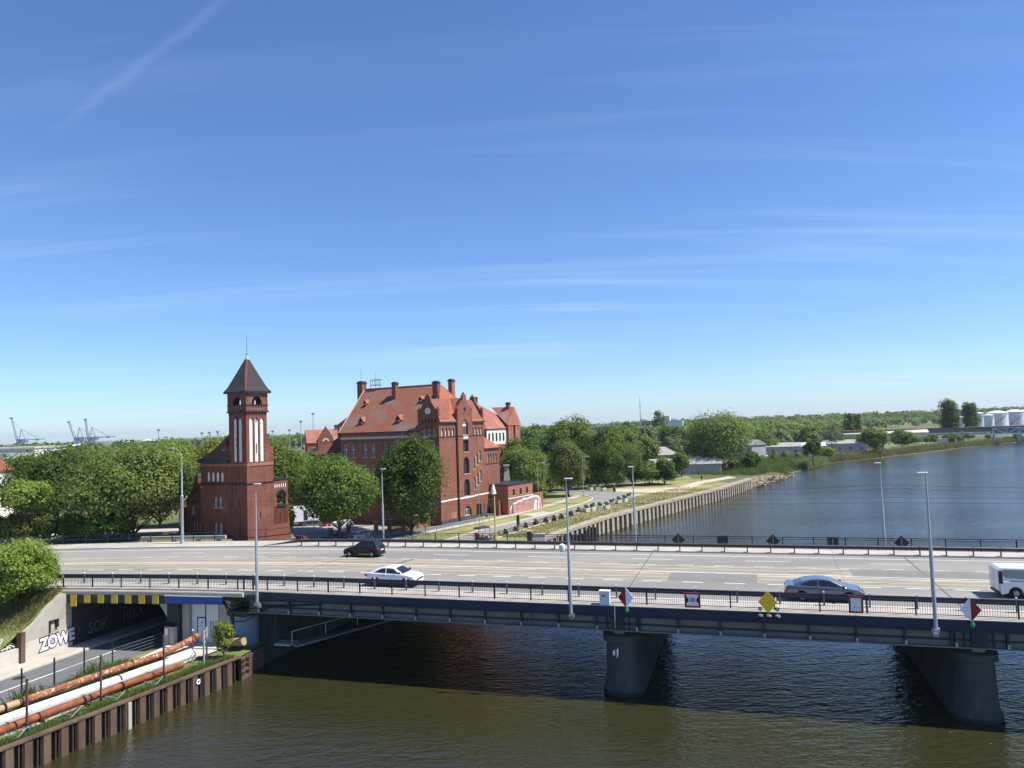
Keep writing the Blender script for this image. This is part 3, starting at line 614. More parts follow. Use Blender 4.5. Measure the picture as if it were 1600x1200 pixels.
def land(name, poly, mat, step, zf, zoff=0.0, extra=()):
    vs = [Vector(p) for p in poly]; n = len(vs); ed = [(i, (i + 1) % n) for i in range(n)]
    xs = [p[0] for p in poly]; ys = [p[1] for p in poly]
    rnd = random.Random(3); pts = list(extra)
    if step:
        x = min(xs)
        while x < max(xs):
            y = min(ys)
            while y < max(ys): pts.append((x + rnd.uniform(-.3, .3) * step, y + rnd.uniform(-.3, .3) * step)); y += step
            x += step
    vs += [Vector(p) for p in pts]
    r = delaunay_2d_cdt(vs, ed, [tuple(range(n))], 1, 1e-4)
    m = MB(); m.v = [(p.x, p.y, zf(p.x, p.y) + zoff) for p in r[0]]; m.f = [tuple(f) for f in r[2]]
    o = struct(name, m, mat, fix=False)
    for p in o.data.polygons: p.use_smooth = True
    return o
rng = random.Random(11)
ring_pts = []
for rad in (60, 75, 90, 105, 120, 140, 160, 185, 215, 250, 300, 360, 440, 540, 700, 900, 1100, 1400, 1900, 2600, 4000):
    for i in range(70): a = R_(25 + 130 * i / 69); ring_pts.append((rad * math.cos(a), rad * math.sin(a)))
for i in range(20):
    for j in range(8): ring_pts.append(wxy(-30 - 3 * i, 24 + 3.5 * j))
edge = [wxy(u, 23.2 + SH(u)) for u in (-95, -80, -65, -55, -50, -46, -43, -40, -36, -30, -23.2)]
poly = [(-7000, 80), (-700, 82)] + edge + [wxy(-22.8, 25)] + QUAY + SHORE + [(7000, 8000), (-7000, 8000)]
def inpoly(p, poly):
    x, y = p; c = False; j = len(poly) - 1
    for i in range(len(poly)):
        if (poly[i][1] > y) != (poly[j][1] > y) and x < (poly[j][0] - poly[i][0]) * (y - poly[i][1]) / (poly[j][1] - poly[i][1]) + poly[i][0]: c = not c
        j = i
    return c
ground = land('ground', poly, 'land_green', 0, zland, 0, [p for p in ring_pts if inpoly(p, poly) and seg_dist(p[0], p[1], QUAY + SHORE) > .8])
# river bank skirts (earth under the edges)
sk = MB()
for a, b in zip((QUAY + SHORE), (QUAY + SHORE)[1:]): sk.face((*a, zland(*a)), (*b, zland(*b)), (*b, -1.5), (*a, -1.5))
sk.build('bank_face', 'soil', ground, fix=False)
sq = MB()
for a, b in zip(QUAY[:-1], QUAY[1:]): sq.face((a[0] + .06, a[1] - .04, GZ - .1), (b[0] + .06, b[1] - .04, GZ - .1), (b[0] + .06, b[1] - .04, -1.5), (a[0] + .06, a[1] - .04, -1.5))
sq.build('bank_face', 'timber_dark', ground, fix=False)  # dark sheet behind the quay piles, shade of the gaps put into its colour
# dry grass verge between the quay and the street, street, pavements, dirt tracks
flat = lambda z: (lambda x, y: z)
verge = [(-12.5, 88), (-4.6, 90.2)] + [(p[0] - .35, p[1] + .25) for p in QUAY[1:]] + [(70, 215), (60, 216), (45, 205), (30, 190), (12, 178), (0, 140), (-14, 118), (-24, 104)]
land('grass_verge', verge, 'grass_dry', 4, flat(GZ + .012))
K_UP = [G(p) for p in [(-17, 95), (-11, 105.3), (-4.7, 118.1), (6.2, 134.5), (15, 152.9), (16.8, 160), (15.2, 168), (10, 176), (-6, 190)]]
K_LO = [G(p) for p in [(-8.5, 97), (-2.6, 108.6), (6.6, 126.2), (13.6, 139.4), (23.7, 157.9), (27.5, 165), (25.5, 171), (18, 178), (2, 192)]]
def ribbon(name, A, B, mat, z, h=0):
    m = MB()
    for i in range(len(A) - 1):
        q = [(*A[i], z), (*A[i + 1], z), (*B[i + 1], z), (*B[i], z)]
        if h: m.ext([(x, y, z - h) for x, y, _ in q], (0, 0, h))
        else: m.face(*q)
    return struct(name, m, mat, fix=bool(h))
def offs(L, d):
    out = []
    for i, p in enumerate(L):
        a = L[max(0, i - 1)]; b = L[min(len(L) - 1, i + 1)]; dx, dy = b[0] - a[0], b[1] - a[1]; l = math.hypot(dx, dy); out.append((p[0] - dy / l * d, p[1] + dx / l * d))
    return out
ribbon('riverside_road', K_UP, K_LO, 'asphalt', GZ + .03)
ribbon('kerb', K_UP[:7], offs(K_UP, .32)[:7], 'concrete_pale', GZ + .13, .2)
ribbon('kerb', K_LO[:6], offs(K_LO, -.28)[:6], 'concrete_pale', GZ + .12, .2)
SW = [G(p) for p in [(-22, 103), (-12.8, 116.4), (-3.9, 128.1), (-1.1, 132.7), (6.8, 147), (13.3, 161), (14.5, 167)]]
ribbon('pavement', SW, offs(SW, 1.7), 'pavement', GZ + .05)
ribbon('pavement', offs(SW, 1.7)[:3], offs(SW, 4.2)[:3], 'asphalt_low', GZ + .045)
dr = [G(p) for p in [(1, 134.5), (3, 131), (7, 135.8), (5, 139)]]; m = MB(); m.face(*[(*p, GZ + .04) for p in dr]); struct('driveway', m, 'pavement', fix=False)
land('dirt_track', [G(p) for p in [(22, 172), (24, 180), (39, 178.5), (47.7, 194), (57.4, 204), (64, 214), (66, 212), (59, 200), (47.7, 187.6), (37, 166), (27.6, 168)]], 'dirt_path', 0, flat(GZ + .035))
land('parking_yard', [(-70, 100), (-37, 98.5), (-24.5, 103.8), (-17, 112.5), (-22, 124), (-70, 130)], 'pavement', 0, lambda x, y: zland(x, y) + .03 if True else 0)
def road_line(A, B, t0, n, mat='paint_white'):
    for i in range(n): pass
mid = [((a[0] + b[0]) / 2, (a[1] + b[1]) / 2) for a, b in zip(K_UP, K_LO)]
RS = bpy.data.objects['riverside_road']
for a, b in zip(mid[1:5], mid[2:6]):
    L_ = math.hypot(b[0] - a[0], b[1] - a[1]); n = int(L_ // 7)
    for i in range(n):
        t0 = (i + .15) / n; t1 = t0 + 2.6 / L_; dx, dy = (b[0] - a[0]) / L_, (b[1] - a[1]) / L_
        p = (a[0] + (b[0] - a[0]) * t0, a[1] + (b[1] - a[1]) * t0); q = (a[0] + (b[0] - a[0]) * t1, a[1] + (b[1] - a[1]) * t1)
        MB().face((p[0] - dy * .08, p[1] + dx * .08, GZ + .036), (q[0] - dy * .08, q[1] + dx * .08, GZ + .036), (q[0] + dy * .08, q[1] - dx * .08, GZ + .036), (p[0] + dy * .08, p[1] - dx * .08, GZ + .036)).build('lane_dash', 'paint_white', RS, fix=False)
# quay wall of the far bank: concrete cap on closely spaced piles with dark gaps
qw = thing('quay_wall', 'long pale concrete quay wall on closely spaced piles along the far river bank', 'quay wall', (0, 0, 0))
pilem = MB().box(-.42, .42, -.30, .25, -2.6, -.32).mesh('pile'); capn = MB()
for a, b in zip(QUAY[1:], QUAY[2:]):
    dx, dy = b[0] - a[0], b[1] - a[1]; L_ = math.hypot(dx, dy); nx, ny = dy / L_, -dx / L_; ang = math.atan2(dy, dx)
    capn.ext([(a[0] + nx * .75, a[1] + ny * .75, GZ - .35), (b[0] + nx * .75, b[1] + ny * .75, GZ - .35), (b[0] - nx * .6, b[1] - ny * .6, GZ - .35), (a[0] - nx * .6, a[1] - ny * .6, GZ - .35)], (0, 0, .42))
    n = int(L_ / 1.75)
    for i in range(n):
        t_ = (i + .5) / n; o = obj('pile', pilem, 'quay_concrete', qw); o.location = (a[0] + dx * t_ + nx * .38, a[1] + dy * t_ + ny * .38, GZ + rng.uniform(-.05, .04)); o.rotation_euler = (0, rng.uniform(-.03, .03), ang)
        o.scale = (rng.uniform(.8, 1.15), 1, 1)
capn.build('cap_beam', 'quay_concrete', qw)
dolp = thing('timber_fender', 'row of dark timber fender piles at the quay next to the bridge', 'fender', (3, 100, 0))
for i in range(14):
    t_ = i / 13; a = (4.2, 98.2); b = (12.0, 114.5)
    MB().tube((a[0] + (b[0] - a[0]) * t_ - 3, a[1] + (b[1] - a[1]) * t_ - 100, -1), (a[0] + (b[0] - a[0]) * t_ - 3 + rng.uniform(-.1, .1), a[1] + (b[1] - a[1]) * t_ - 100, 2.5 + rng.uniform(-.3, .3)), .28, .25, 8).build('timber_pile', 'timber_dark', dolp)
MB().ext([(.9, -2.2, 1.7), (8.7, 14.1, 1.7), (8.5, 14.2, 1.7), (.7, -2.1, 1.7)], (0, 0, .3)).build('waling', 'timber_dark', dolp)
# rough stone bank beyond the quay
sb = MB()
for i in range(150):
    t_ = rng.random(); a = (62, 195); b = (86, 230); x = a[0] + (b[0] - a[0]) * t_ + rng.uniform(-.3, 1.6); y = a[1] + (b[1] - a[1]) * t_ + rng.uniform(-1.2, .5); s = rng.uniform(.3, .8); z = rng.uniform(-.2, 1.5)
    vs = [(x + rng.uniform(-1, 1) * s, y + rng.uniform(-1, 1) * s, z + rng.uniform(-.6, .6) * s) for _ in range(6)]
    sb.add(vs, [(0, 1, 2), (0, 2, 3), (0, 3, 1), (4, 1, 2), (4, 2, 3), (5, 3, 1)])
o = sb.build('stone_bank', 'quay_concrete'); o['kind'] = 'stuff'; tag(o, 'pale broken stone bank where the quay wall ends', 'stone bank')

# ---------------------------------------------------------------- left foreground: lower road, underpass, embankment, quay strip
LR = 1.3
def uvpoly(name, pts, mat, z, zf=None, parent=None):
    m = MB(); m.face(*[tuple(W(u, v, z if zf is None else zf(u, v))) for u, v in pts]); return struct(name, m, mat, parent, fix=False)
uvpoly('lower_road', [(-37.2, -70), (-31.9, -70), (-31.9, 0), (-30.9, 8), (-24, 30), (-20, 46), (-27, 46), (-31.5, 30), (-36.6, 8), (-37.2, 0)], 'asphalt_low', LR)
m = MB().box(-39.25, -37.35, -70, 24, LR - .1, LR + .13); struct('pavement', m, 'pavement').matrix_world = Matrix.Translation(BR) @ Matrix.Rotation(BA, 4, 'Z')
m = MB().box(-37.35, -37.18, -70, 24, LR - .1, LR + .145); struct('kerb', m, 'concrete_pale').matrix_world = Matrix.Translation(BR) @ Matrix.Rotation(BA, 4, 'Z')
lr = bpy.data.objects['lower_road']
m = MB(); m.face(*[tuple(W(u, v, LR + .005)) for u, v in [(-35.62, -70), (-35.47, -70), (-34.65, -2.5), (-34.45, 20), (-34.6, 20), (-34.8, -2.5)]]); m.build('lane_line', 'paint_white', lr, fix=False)
MB().lathe([(0, .006), (.42, .006), (.42, 0)], 16).build('manhole_cover', 'steel_rail', lr).location = W(-36.4, -8.6, LR)
def upile(v): return -24.83 + (v + 19.06) * .15 + .12
strip_pts = [(-31.9, -70), (upile(-70), -70), (upile(-2.4), -2.4), (-22.6, 1.6), (-31.9, 1.6)]
def zstrip(x, y):
    u, v = UV(x, y); t_ = sm((u + 31.9) / 2.2); return LR + .02 + .42 * t_ + noise.noise(Vector((x, y, 0)) * .8) * .05
land('quay_strip', [wxy(*p) for p in strip_pts], 'grass_ground', 1.6, zstrip)
m = MB(); m.face(*[tuple(W(u, v, LR + .55)) for u, v in [(-29.6, -4.4), (-25.0, -3.3), (-24.6, 1.6), (-30.2, 1.6)]]); struct('paved_yard', m, 'concrete_pale', fix=False)
m = MB(); m.face(*[tuple(W(u, v, LR + .53)) for u, v in [(-27.9, -26), (-25.9, -26), (-25.1, -3.2), (-26.6, -3.2)]]); struct('paved_yard', m, 'concrete', fix=False)
# embankment
def zemb(x, y):
    u, v = UV(x, y); d = SH(u) - v; return 2.45 + 3.6 * (1 - sm((d + .3) / 7.2)) - .12 * max(0, d - 9) * .1 + noise.noise(Vector((x, y, 3)) * .5) * .12
emb = [wxy(u, SH(u) - .28) for u in (-95, -85, -75, -65, -58, -52, -46, -42, -39.6)] + [wxy(-39.6, -8), wxy(-39.6, -70), wxy(-140, -70), wxy(-140, -20)]
land('embankment', emb, 'grass_dry', 2.0, zemb)
wg = in_bridge('wing_wall', 'sloping concrete wing wall with graffiti left of the underpass', 'retaining wall')
wp = [(-.0, LR - .3), (-.0, 5.86), (-1.0, 5.80), (-2.1, 5.12), (-3.3, 4.16), (-4.35, 3.6), (-4.35, LR - .3)]
MB().ext([(-39.27, -1.62 + a, z) for a, z in wp], (-.4, 0, 0)).build('wall', 'concrete', wg)
MB().ext([(-39.2, -1.6, LR), (-39.2, -1.6, 3.0), (-39.2, -5.95, 2.78), (-39.2, -5.95, LR)], (-.066, 0, 0)).build('painted_band', 'concrete_pale', wg)
MB().box(-39.5, -39.02, -6.32, -5.96, LR, 3.75).build('end_post', 'sheet_rust', wg)
MB().box(-39.3, -39.1, -3.75, -2.9, 3.9, 3.98).box(-39.24, -39.14, -3.75, -3.67, 3.0, 3.9).box(-39.26, -39.12, -3.2, -2.95, 3.35, 3.9).build('wall_bracket', 'dark_steel', wg)
def graffiti(txt, size, u, v, z, par, outer=.06, inner=.018, tilt=0, fill='graf_white'):
    for off, mat, d in ((outer, 'graf_black', 0), (inner, fill, .01)):
        o = obj('graffiti', text_mesh(txt, size, .003, off), mat, par); o.matrix_local = Matrix.Translation((u + d, v, z)) @ Matrix(((0, 0, 1, 0), (1, 0, 0, 0), (0, 1, 0, 0), (0, 0, 0, 1))) @ Matrix.Rotation(tilt, 4, 'Z') @ Matrix.Scale(1.25, 4, (0, 1, 0))
graffiti('ZOWE', 1.04, -39.19, -3.0, 2.30, wg, .12, .05, R_(2))
for (a, b, c, d) in ((-3.75, 2.45, .34, .1), (-3.3, 2.1, .3, .12), (-2.75, 2.5, .25, .14)): MB().box(-39.17, -39.165, a, a + c, b, b + d).build('graffiti', 'graf_lilac', wg)
lw = in_bridge('retaining_wall', 'low pale concrete retaining wall beside the lower road at the left edge', 'retaining wall')
v = -6.34
while v > -40: MB().box(-39.6, -39.25, v - 2.42, v, LR - .2, 2.58 + rng.uniform(-.02, .02)).build('wall_panel', 'concrete_pale', lw); v -= 2.45
lat = in_bridge('lattice_paving', 'pale concrete lattice paving on the slope above the low retaining wall', 'slope paving')
bar = MB().box(-.05, .05, -.75, .75, 0, .10).mesh('lattice_bar')
for i in range(30):
    for s in (-1, 1):
        v = -6.5 - i * .34; o = obj('lattice_bar', bar, 'concrete_pale', lat); o.location = (-40.1, v, 2.95); o.rotation_euler = (0, R_(38), 0); o.rotation_euler.rotate_axis('Z', R_(48 * s))
up = in_bridge('underpass', 'dark road underpass below the bridge approach with concrete walls', 'underpass')
MB().box(-41, -22, 25.0, 25.6, LR - .3, 5.9).build('light_stop_wall', 'shaded_wall', up)  # added unseen wall closing the far end to keep the underpass dark
MB().box(-40.0, -39.25, -1.55, 26, LR - .3, 5.7).build('side_wall', 'shaded_wall', up)
MB().box(-30.5, -29.4, -.55, 26, LR - .3, 5.6).build('side_wall', 'shaded_wall', up)
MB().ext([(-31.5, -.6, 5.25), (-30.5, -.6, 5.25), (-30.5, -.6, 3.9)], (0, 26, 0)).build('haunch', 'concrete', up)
m = MB(); strip(m, -40.1, -23.0, .3, 23.2, 5.25, 5.82); m.build('ceiling_slab', 'shaded_wall', up)
m = MB(); strip(m, -40.5, -23.2, -.42, .3, 5.72, 6.06); m.build('edge_slab', 'concrete_pale', up)
m = MB(); strip(m, -40.5, -23.2, -.5, -.42, 5.86, 6.0); m.build('pipe_edge', 'concrete', up)
graffiti('SOK', 1.05, -39.235, 1.0, 2.35, up, .09, .03, 0, 'girder_grey'); graffiti('HERA', .95, -39.235, 4.8, 2.45, up, .08, .02, 0, 'girder_grey')  # grey fill instead of white, darkened to match the underpass shade
bm_ = in_bridge('clearance_beam', 'yellow and black striped clearance beam over the underpass', 'clearance beam')
m = MB(); strip(m, -39.2, -30.25, -.5, -.2, 5.08, 5.70); m.build('beam', 'beam_black', bm_)
u = -38.85
for i in range(7): m = MB(); strip(m, u, u + .56, -.54, -.503, 5.06 - (.28 if i == 0 else 0), 5.705); m.build('yellow_panel', 'beam_yellow', bm_); u += 1.255
bb = in_bridge('beam_cover', 'bright blue beam cover above the white service wall', 'beam cover')
m = MB(); strip(m, -30.2, -25.0, -.52, -.3, 5.12, 5.70); m.build('panel', 'banner_blue', bb); m = MB(); strip(m, -30.2, -25.0, -.55, -.25, 5.705, 5.75); m.build('cap', 'sign_white', bb)
sw = in_bridge('service_wall', 'white panelled service wall with a small door under the blue beam', 'wall')
MB().box(-29.35, -28.72, -.2, .2, 1.7, 5.25).box(-29.35, -26.1, .21, .5, 1.7, 5.25).build('concrete_face', 'concrete', sw)
for a, b in ((-28.68, -27.36), (-27.26, -26.12)): MB().box(a, b, .12, .2, 1.85, 5.22).build('panel', 'panel_white', sw)
MB().box(-27.355, -27.265, .10, .2, 1.85, 5.22).build('seam', 'plastic_dark', sw)
d = MB().box(-28.02, -27.36, .06, .115, 1.86, 3.75).build('door', 'panel_white', sw); MB().box(-28.1, -28.02, .05, .118, 1.86, 3.82).box(-28.02, -27.3, .05, .118, 3.75, 3.82).build('door_frame', 'dark_steel', sw)
MB().box(-27.5, -27.44, .02, .06, 2.7, 2.82).build('handle', 'dark_steel', d); MB().box(-27.72, -27.58, .052, .06, 3.35, 3.45).box(-27.70, -27.60, .052, .06, 3.1, 3.2).build('notice', 'plastic_dark', d)
cb_ = in_bridge('electrical_cabinet', 'grey weathered electrical cabinet beside the underpass', 'cabinet')
MB().box(-30.35, -29.45, -1.05, -.62, 1.75, 3.25).build('body', 'concrete', cb_, bevel=.02); MB().ext([(-30.4, -1.1, 3.251), (-29.4, -1.1, 3.251), (-29.4, -.6, 3.251), (-30.4, -.6, 3.42)], (0, 0, .06)).build('roof', 'plastic_dark', cb_)
MB().box(-29.93, -29.89, -1.06, -1.051, 1.85, 3.15).build('door_gap', 'plastic_dark', cb_); MB().box(-30.3, -30.0, -1.07, -1.052, 2.6, 3.1).build('notice', 'sign_white', cb_)
# pipes on the quay strip
def pipe(label, pts, r, mat, supports=(), mat2=None):
    t = in_bridge('pipeline', label, 'pipe'); m = MB()
    for i, (a, b) in enumerate(zip(pts, pts[1:])):
        m.tube(a, b, r, n=14)
        if i: m.lathe([(0, -r), (r * .7, -r * .7), (r, 0), (r * .7, r * .7), (0, r)], 12, (0, 0)); n = 12 * 5; m.v[-n:] = [(x + a[0], y + a[1], z + a[2]) for x, y, z in m.v[-n:]]
    m.build('pipe', mat, t, smooth=True)
    for (u, v, z) in supports:
        MB().box(u - .5, u + .5, v - .06, v + .06, LR + .1, z - r * .8).build('support', 'dark_steel', t); MB().tube((u, v - .06, z), (u, v + .06, z), r + .035, n=14).build('clamp', 'dark_steel', t)
    return t
pz = 2.16
pipe('fat rusty pipe with peeling white paint nearest the lower road', [(-29.35, -14.3, pz), (-28.58, -9, pz), (-27.75, -4.2, pz), (-27.35, -2.2, pz + .3), (-27.05, -1.0, pz + .55)], .235, 'rust_peel', [(-29.33, -14.2, pz), (-28.2, -6.6, pz)])
pipe('ochre painted end of the rusty pipe at the left edge', [(-31.4, -28, pz - .05), (-29.75, -16.5, pz - .05), (-29.36, -14.35, pz - .02)], .23, 'pipe_yellow', [(-29.5, -15.2, pz)])
pipe('bright white insulated pipe between two rusty pipes', [(-28.9, -28, pz + .03), (-27.35, -15.4, pz + .03), (-26.25, -9.3, pz + .03), (-26.15, -8.4, pz + .03), (-25.62, -3.3, pz - .1)], .285, 'pipe_white', [(-27.4, -15.5, pz), (-26.3, -9.6, pz)])
pipe('plain rusty pipe nearest the sheet pile wall', [(-27.6, -28, 2.12), (-26.0, -15.6, 2.12), (-25.35, -10.2, 2.08), (-24.75, -5.4, 1.98)], .21, 'rust_pipe', [(-26.05, -15.8, 2.12), (-25.35, -10.3, 2.1), (-25.65, -13, 2.1)])
pipe('short pale pipe end jutting out beneath the bridge', [(-25.2, -.6, 2.1), (-22.9, -.9, 2.45)], .30, 'pipe_yellow')
m = in_bridge('cable_tray', 'flat grey cable tray between the white pipe and the near rusty pipe', 'cable tray')
MB().ext([(-28.25, -28, 2.28), (-28.0, -28, 2.28), (-25.15, -6.3, 2.2), (-25.4, -6.3, 2.2)], (0, 0, .05)).build('tray', 'concrete', m)
for i in range(22):
    t_ = i / 21; u = -28.2 + (2.85) * t_; v = -28 + 21.5 * t_; MB().tube((u, v, 2.3), (u - .35, v + .1, 2.75 + rng.uniform(-.1, .2)), .012, n=4).build('tie_wire', 'dark_steel', m)
for i, v in enumerate((-15.1, -12.2, -9.4, -18.2)):
    u = upile(v) - .75; t = in_bridge('pipe_bracket', 'thin angled steel bracket lying beside the near rusty pipe', 'bracket', 'steel brackets by the pipes')
    MB().tube((u - .5, v - .1, 1.85), (u + .45, v + .15, 1.9), .03, n=5).tube((u + .45, v + .15, 1.9), (u + .5, v + .8, 2.3), .03, n=5).tube((u - .5, v + .2, 2.05), (u + .4, v + .3, 1.95), .025, n=5).build('bar', 'galvanised', t)
# fence posts along lower road and tall poles on the strip
for i, (u, v) in enumerate([(-32.4, -16.8), (-32.2, -14.3), (-32.1, -11.9), (-31.97, -9.56), (-31.87, -7.2), (-31.66, -4.88)]):
    t = bridge_thing('fence_post', 'thin dark fence post between the lower road and the pipes', 'fence post', u, v, LR, 'fence posts along the lower road'); MB().box(-.04, .04, -.04, .04, 0, 2.0).build('post', 'dark_steel', t); MB().box(-.1, .1, -.1, .1, 0, .06).build('foot', 'dark_steel', t)
fm = in_bridge('mesh_fence', 'fine wire mesh fence along the lower road', 'fence'); m = MB()
for a, b in zip([(-32.4, -16.8), (-32.1, -11.9), (-31.87, -7.2), (-31.4, -3.2)], [(-32.1, -11.9), (-31.87, -7.2), (-31.4, -3.2), (-31.0, 0)]):
    for z in (.25, .5, .75, 1.0, 1.25): m.tube((*a, LR + z), (*b, LR + z), .010, n=4, cap=False)
m.build('wire', 'galvanised', fm); MB().path([(-31.0, -.2, LR), (-31.0, -.2, LR + 1.7), (-30.7, .6, LR + 2.3)], .035, 6).build('end_post', 'galvanised', fm)
for i, (u, v, lab) in enumerate([(-25.3, -17.1, 'tall rusty steel pole among the pipes, nearest the left edge'), (-24.75, -12.5, 'tall rusty steel pole among the pipes, middle of three'), (-24.1, -7.9, 'tall rusty steel pole among the pipes, nearest the bridge')]):
    t = bridge_thing('steel_pole', lab, 'pole', u, v, 1.7); MB().box(-.05, .05, -.05, .05, 0, 3.1).build('pole', 'sheet_rust', t); MB().box(-.3, .3, -.03, .03, .5, .56).build('bracket', 'dark_steel', t)
for (u, v) in ((-26.0, -2.9), (-25.85, -3.05)):
    t = bridge_thing('barrier_post', 'reddish thin double post standing before the white service wall', 'post', u, v, 1.8, 'double post by the service wall'); MB().tube((0, 0, 0), (0, 0, 1.9), .035).build('post', 'rust_pipe', t); MB().lathe([(0, 1.95), (.05, 1.93), (.05, 1.88), (0, 1.86)], 8).build('cap', 'sign_white', t)
gt = in_bridge('steel_gate', 'pale rusty steel gate frame at the quay corner by the bush', 'gate')
for (u, v) in ((-24.4, -3.3), (-23.9, -4.2)): MB().box(u - .05, u + .05, v - .05, v + .05, 1.7, 4.1).build('gate_post', 'concrete', gt)
for z in (3.2, 3.6, 4.0): MB().tube((-24.4, -3.3, z), (-23.9, -4.2, z - .15), .03, n=6).build('bar', 'galvanised', gt)
for i in range(6): MB().box(-24.3 + i * .14, -24.27 + i * .14, -3.0, -2.97, 3.3, 4.5).build('spike', 'dark_steel', gt)
# sheet pile wall
sp_ = in_bridge('sheet_pile_wall', 'rusty brown steel sheet pile wall along the near river bank', 'sheet pile wall')
ang = math.atan2(1, .15)
pm1 = MB().ext([(-.29, .02, -2.4), (-.21, -.16, -2.4), (.21, -.16, -2.4), (.29, .02, -2.4), (.29, .06, -2.4), (-.29, .06, -2.4)], (0, 0, 2.3)).mesh('sheet_pile')
pm2 = MB().box(-.2, .2, .16, .22, -2.4, -.1).mesh('sheet_pan'); pm3 = MB().box(-.035, .035, -.1, .16, -2.4, -.12).mesh('pile_web')
v = -32.0; k = 0
while v < -2.6:
    u = upile(v)
    o = obj('sheet_pile', pm1, 'sheet_rust', sp_); o.location = (u, v, 1.8 + rng.uniform(-.03, .0)); o.rotation_euler = (0, 0, ang)
    o = obj('sheet_pan', pm2, 'timber_dark', sp_); o.location = (upile(v + .52), v + .52, 1.8); o.rotation_euler = (0, 0, ang)
    o = obj('pile_web', pm3, 'timber_dark', sp_); o.location = (upile(v + .52), v + .52, 1.8); o.rotation_euler = (0, 0, ang)
    if k % 9 == 2:
        MB().box(-.12, .12, -.3, -.17, -2.3, -.15).build('fender_strip', 'concrete', sp_).matrix_local = Matrix.Translation((u, v, 1.8)) @ Matrix.Rotation(ang, 4, 'Z')
    v += 1.02; k += 1
m = MB(); a, b = -32.5, -2.4
m.ext([(upile(a) - .18, a, 1.70), (upile(a) + .22, a, 1.70), (upile(b) + .22, b, 1.70), (upile(b) - .18, b, 1.70)], (0, 0, .12)); m.build('cap_beam', 'sheet_rust', sp_)
MB().ext([(upile(b) + .2, b, -1), (upile(b) - .2, b + .1, -1), (-23.0, 1.2, -1), (-22.6, 1.2, -1)], (0, 0, 2.6)).build('return_pile', 'sheet_rust', sp_)
for z in (.6, 1.1, 1.5): MB().path([(upile(-2.3) + .3, -2.35, z), (-22.0, -1.9, z + .1), (-22.05, -1.3, z - .1)], .06, 8).build('fender_hose', 'timber_dark', sp_)
MB().lathe([(.14, .04), (.2, 0), (.14, -.04), (.08, 0), (.14, .04)], 12).build('mooring_ring', 'sign_white', sp_).matrix_local = Matrix.Translation((upile(-6.3) + .2, -6.3, 1.2)) @ Matrix.Rotation(R_(90), 4, 'Y')

# ---------------------------------------------------------------- building kit
def outline(s0, s1, z0, z1, kind, n=8):
    c = (s0 + s1) / 2; r = (s1 - s0) / 2
    if kind == 'a':
        ry = min(r, (z1 - z0) * .98); zc = z1 - ry
        return [(s0, z0), (s1, z0)] + [(c + r * math.cos(math.pi * i / n), zc + ry * math.sin(math.pi * i / n)) for i in range(n + 1)]
    if kind == 'p': return [(s0, z0), (s1, z0), (s1, z1 - r * 1.3), (c, z1), (s0, z1 - r * 1.3)]
    return [(s0, z0), (s1, z0), (s1, z1), (s0, z1)]
def wall(mb, a0, a1, z0, z1, holes, P, depth=.28, top=None):
    xs = sorted(set([a0, a1] + [h[0] for h in holes] + [h[1] for h in holes])); zs = sorted(set([z0, z1] + [h[2] for h in holes] + [h[3] for h in holes]))
    for i in range(len(xs) - 1):
        for j in range(len(zs) - 1):
            cx, cz = (xs[i] + xs[i + 1]) / 2, (zs[j] + zs[j + 1]) / 2
            if any(h[0] < cx < h[1] and h[2] < cz < h[3] for h in holes): continue
            mb.face(P(xs[i], zs[j], 0), P(xs[i + 1], zs[j], 0), P(xs[i + 1], zs[j + 1], 0), P(xs[i], zs[j + 1], 0))
    for h in holes:
        o = outline(*h[:5]); n = len(o)
        for i in range(n): a, b = o[i], o[(i + 1) % n]; mb.face(P(*a, 0), P(*b, 0), P(*b, depth), P(*a, depth))
        if h[4] != 'r':
            arc = o[2:] if h[4] == 'a' else o[2:]
            c = (h[0] + h[1]) / 2; rt_ = [p for p in arc if p[0] >= c - 1e-6]; lf_ = [p for p in arc if p[0] <= c + 1e-6]
            for seq, cor in ((rt_, (h[1], h[3])), (lf_, (h[0], h[3]))):
                for p, q in zip(seq, seq[1:]): mb.face(P(*cor, 0), P(*p, 0), P(*q, 0))
    return mb
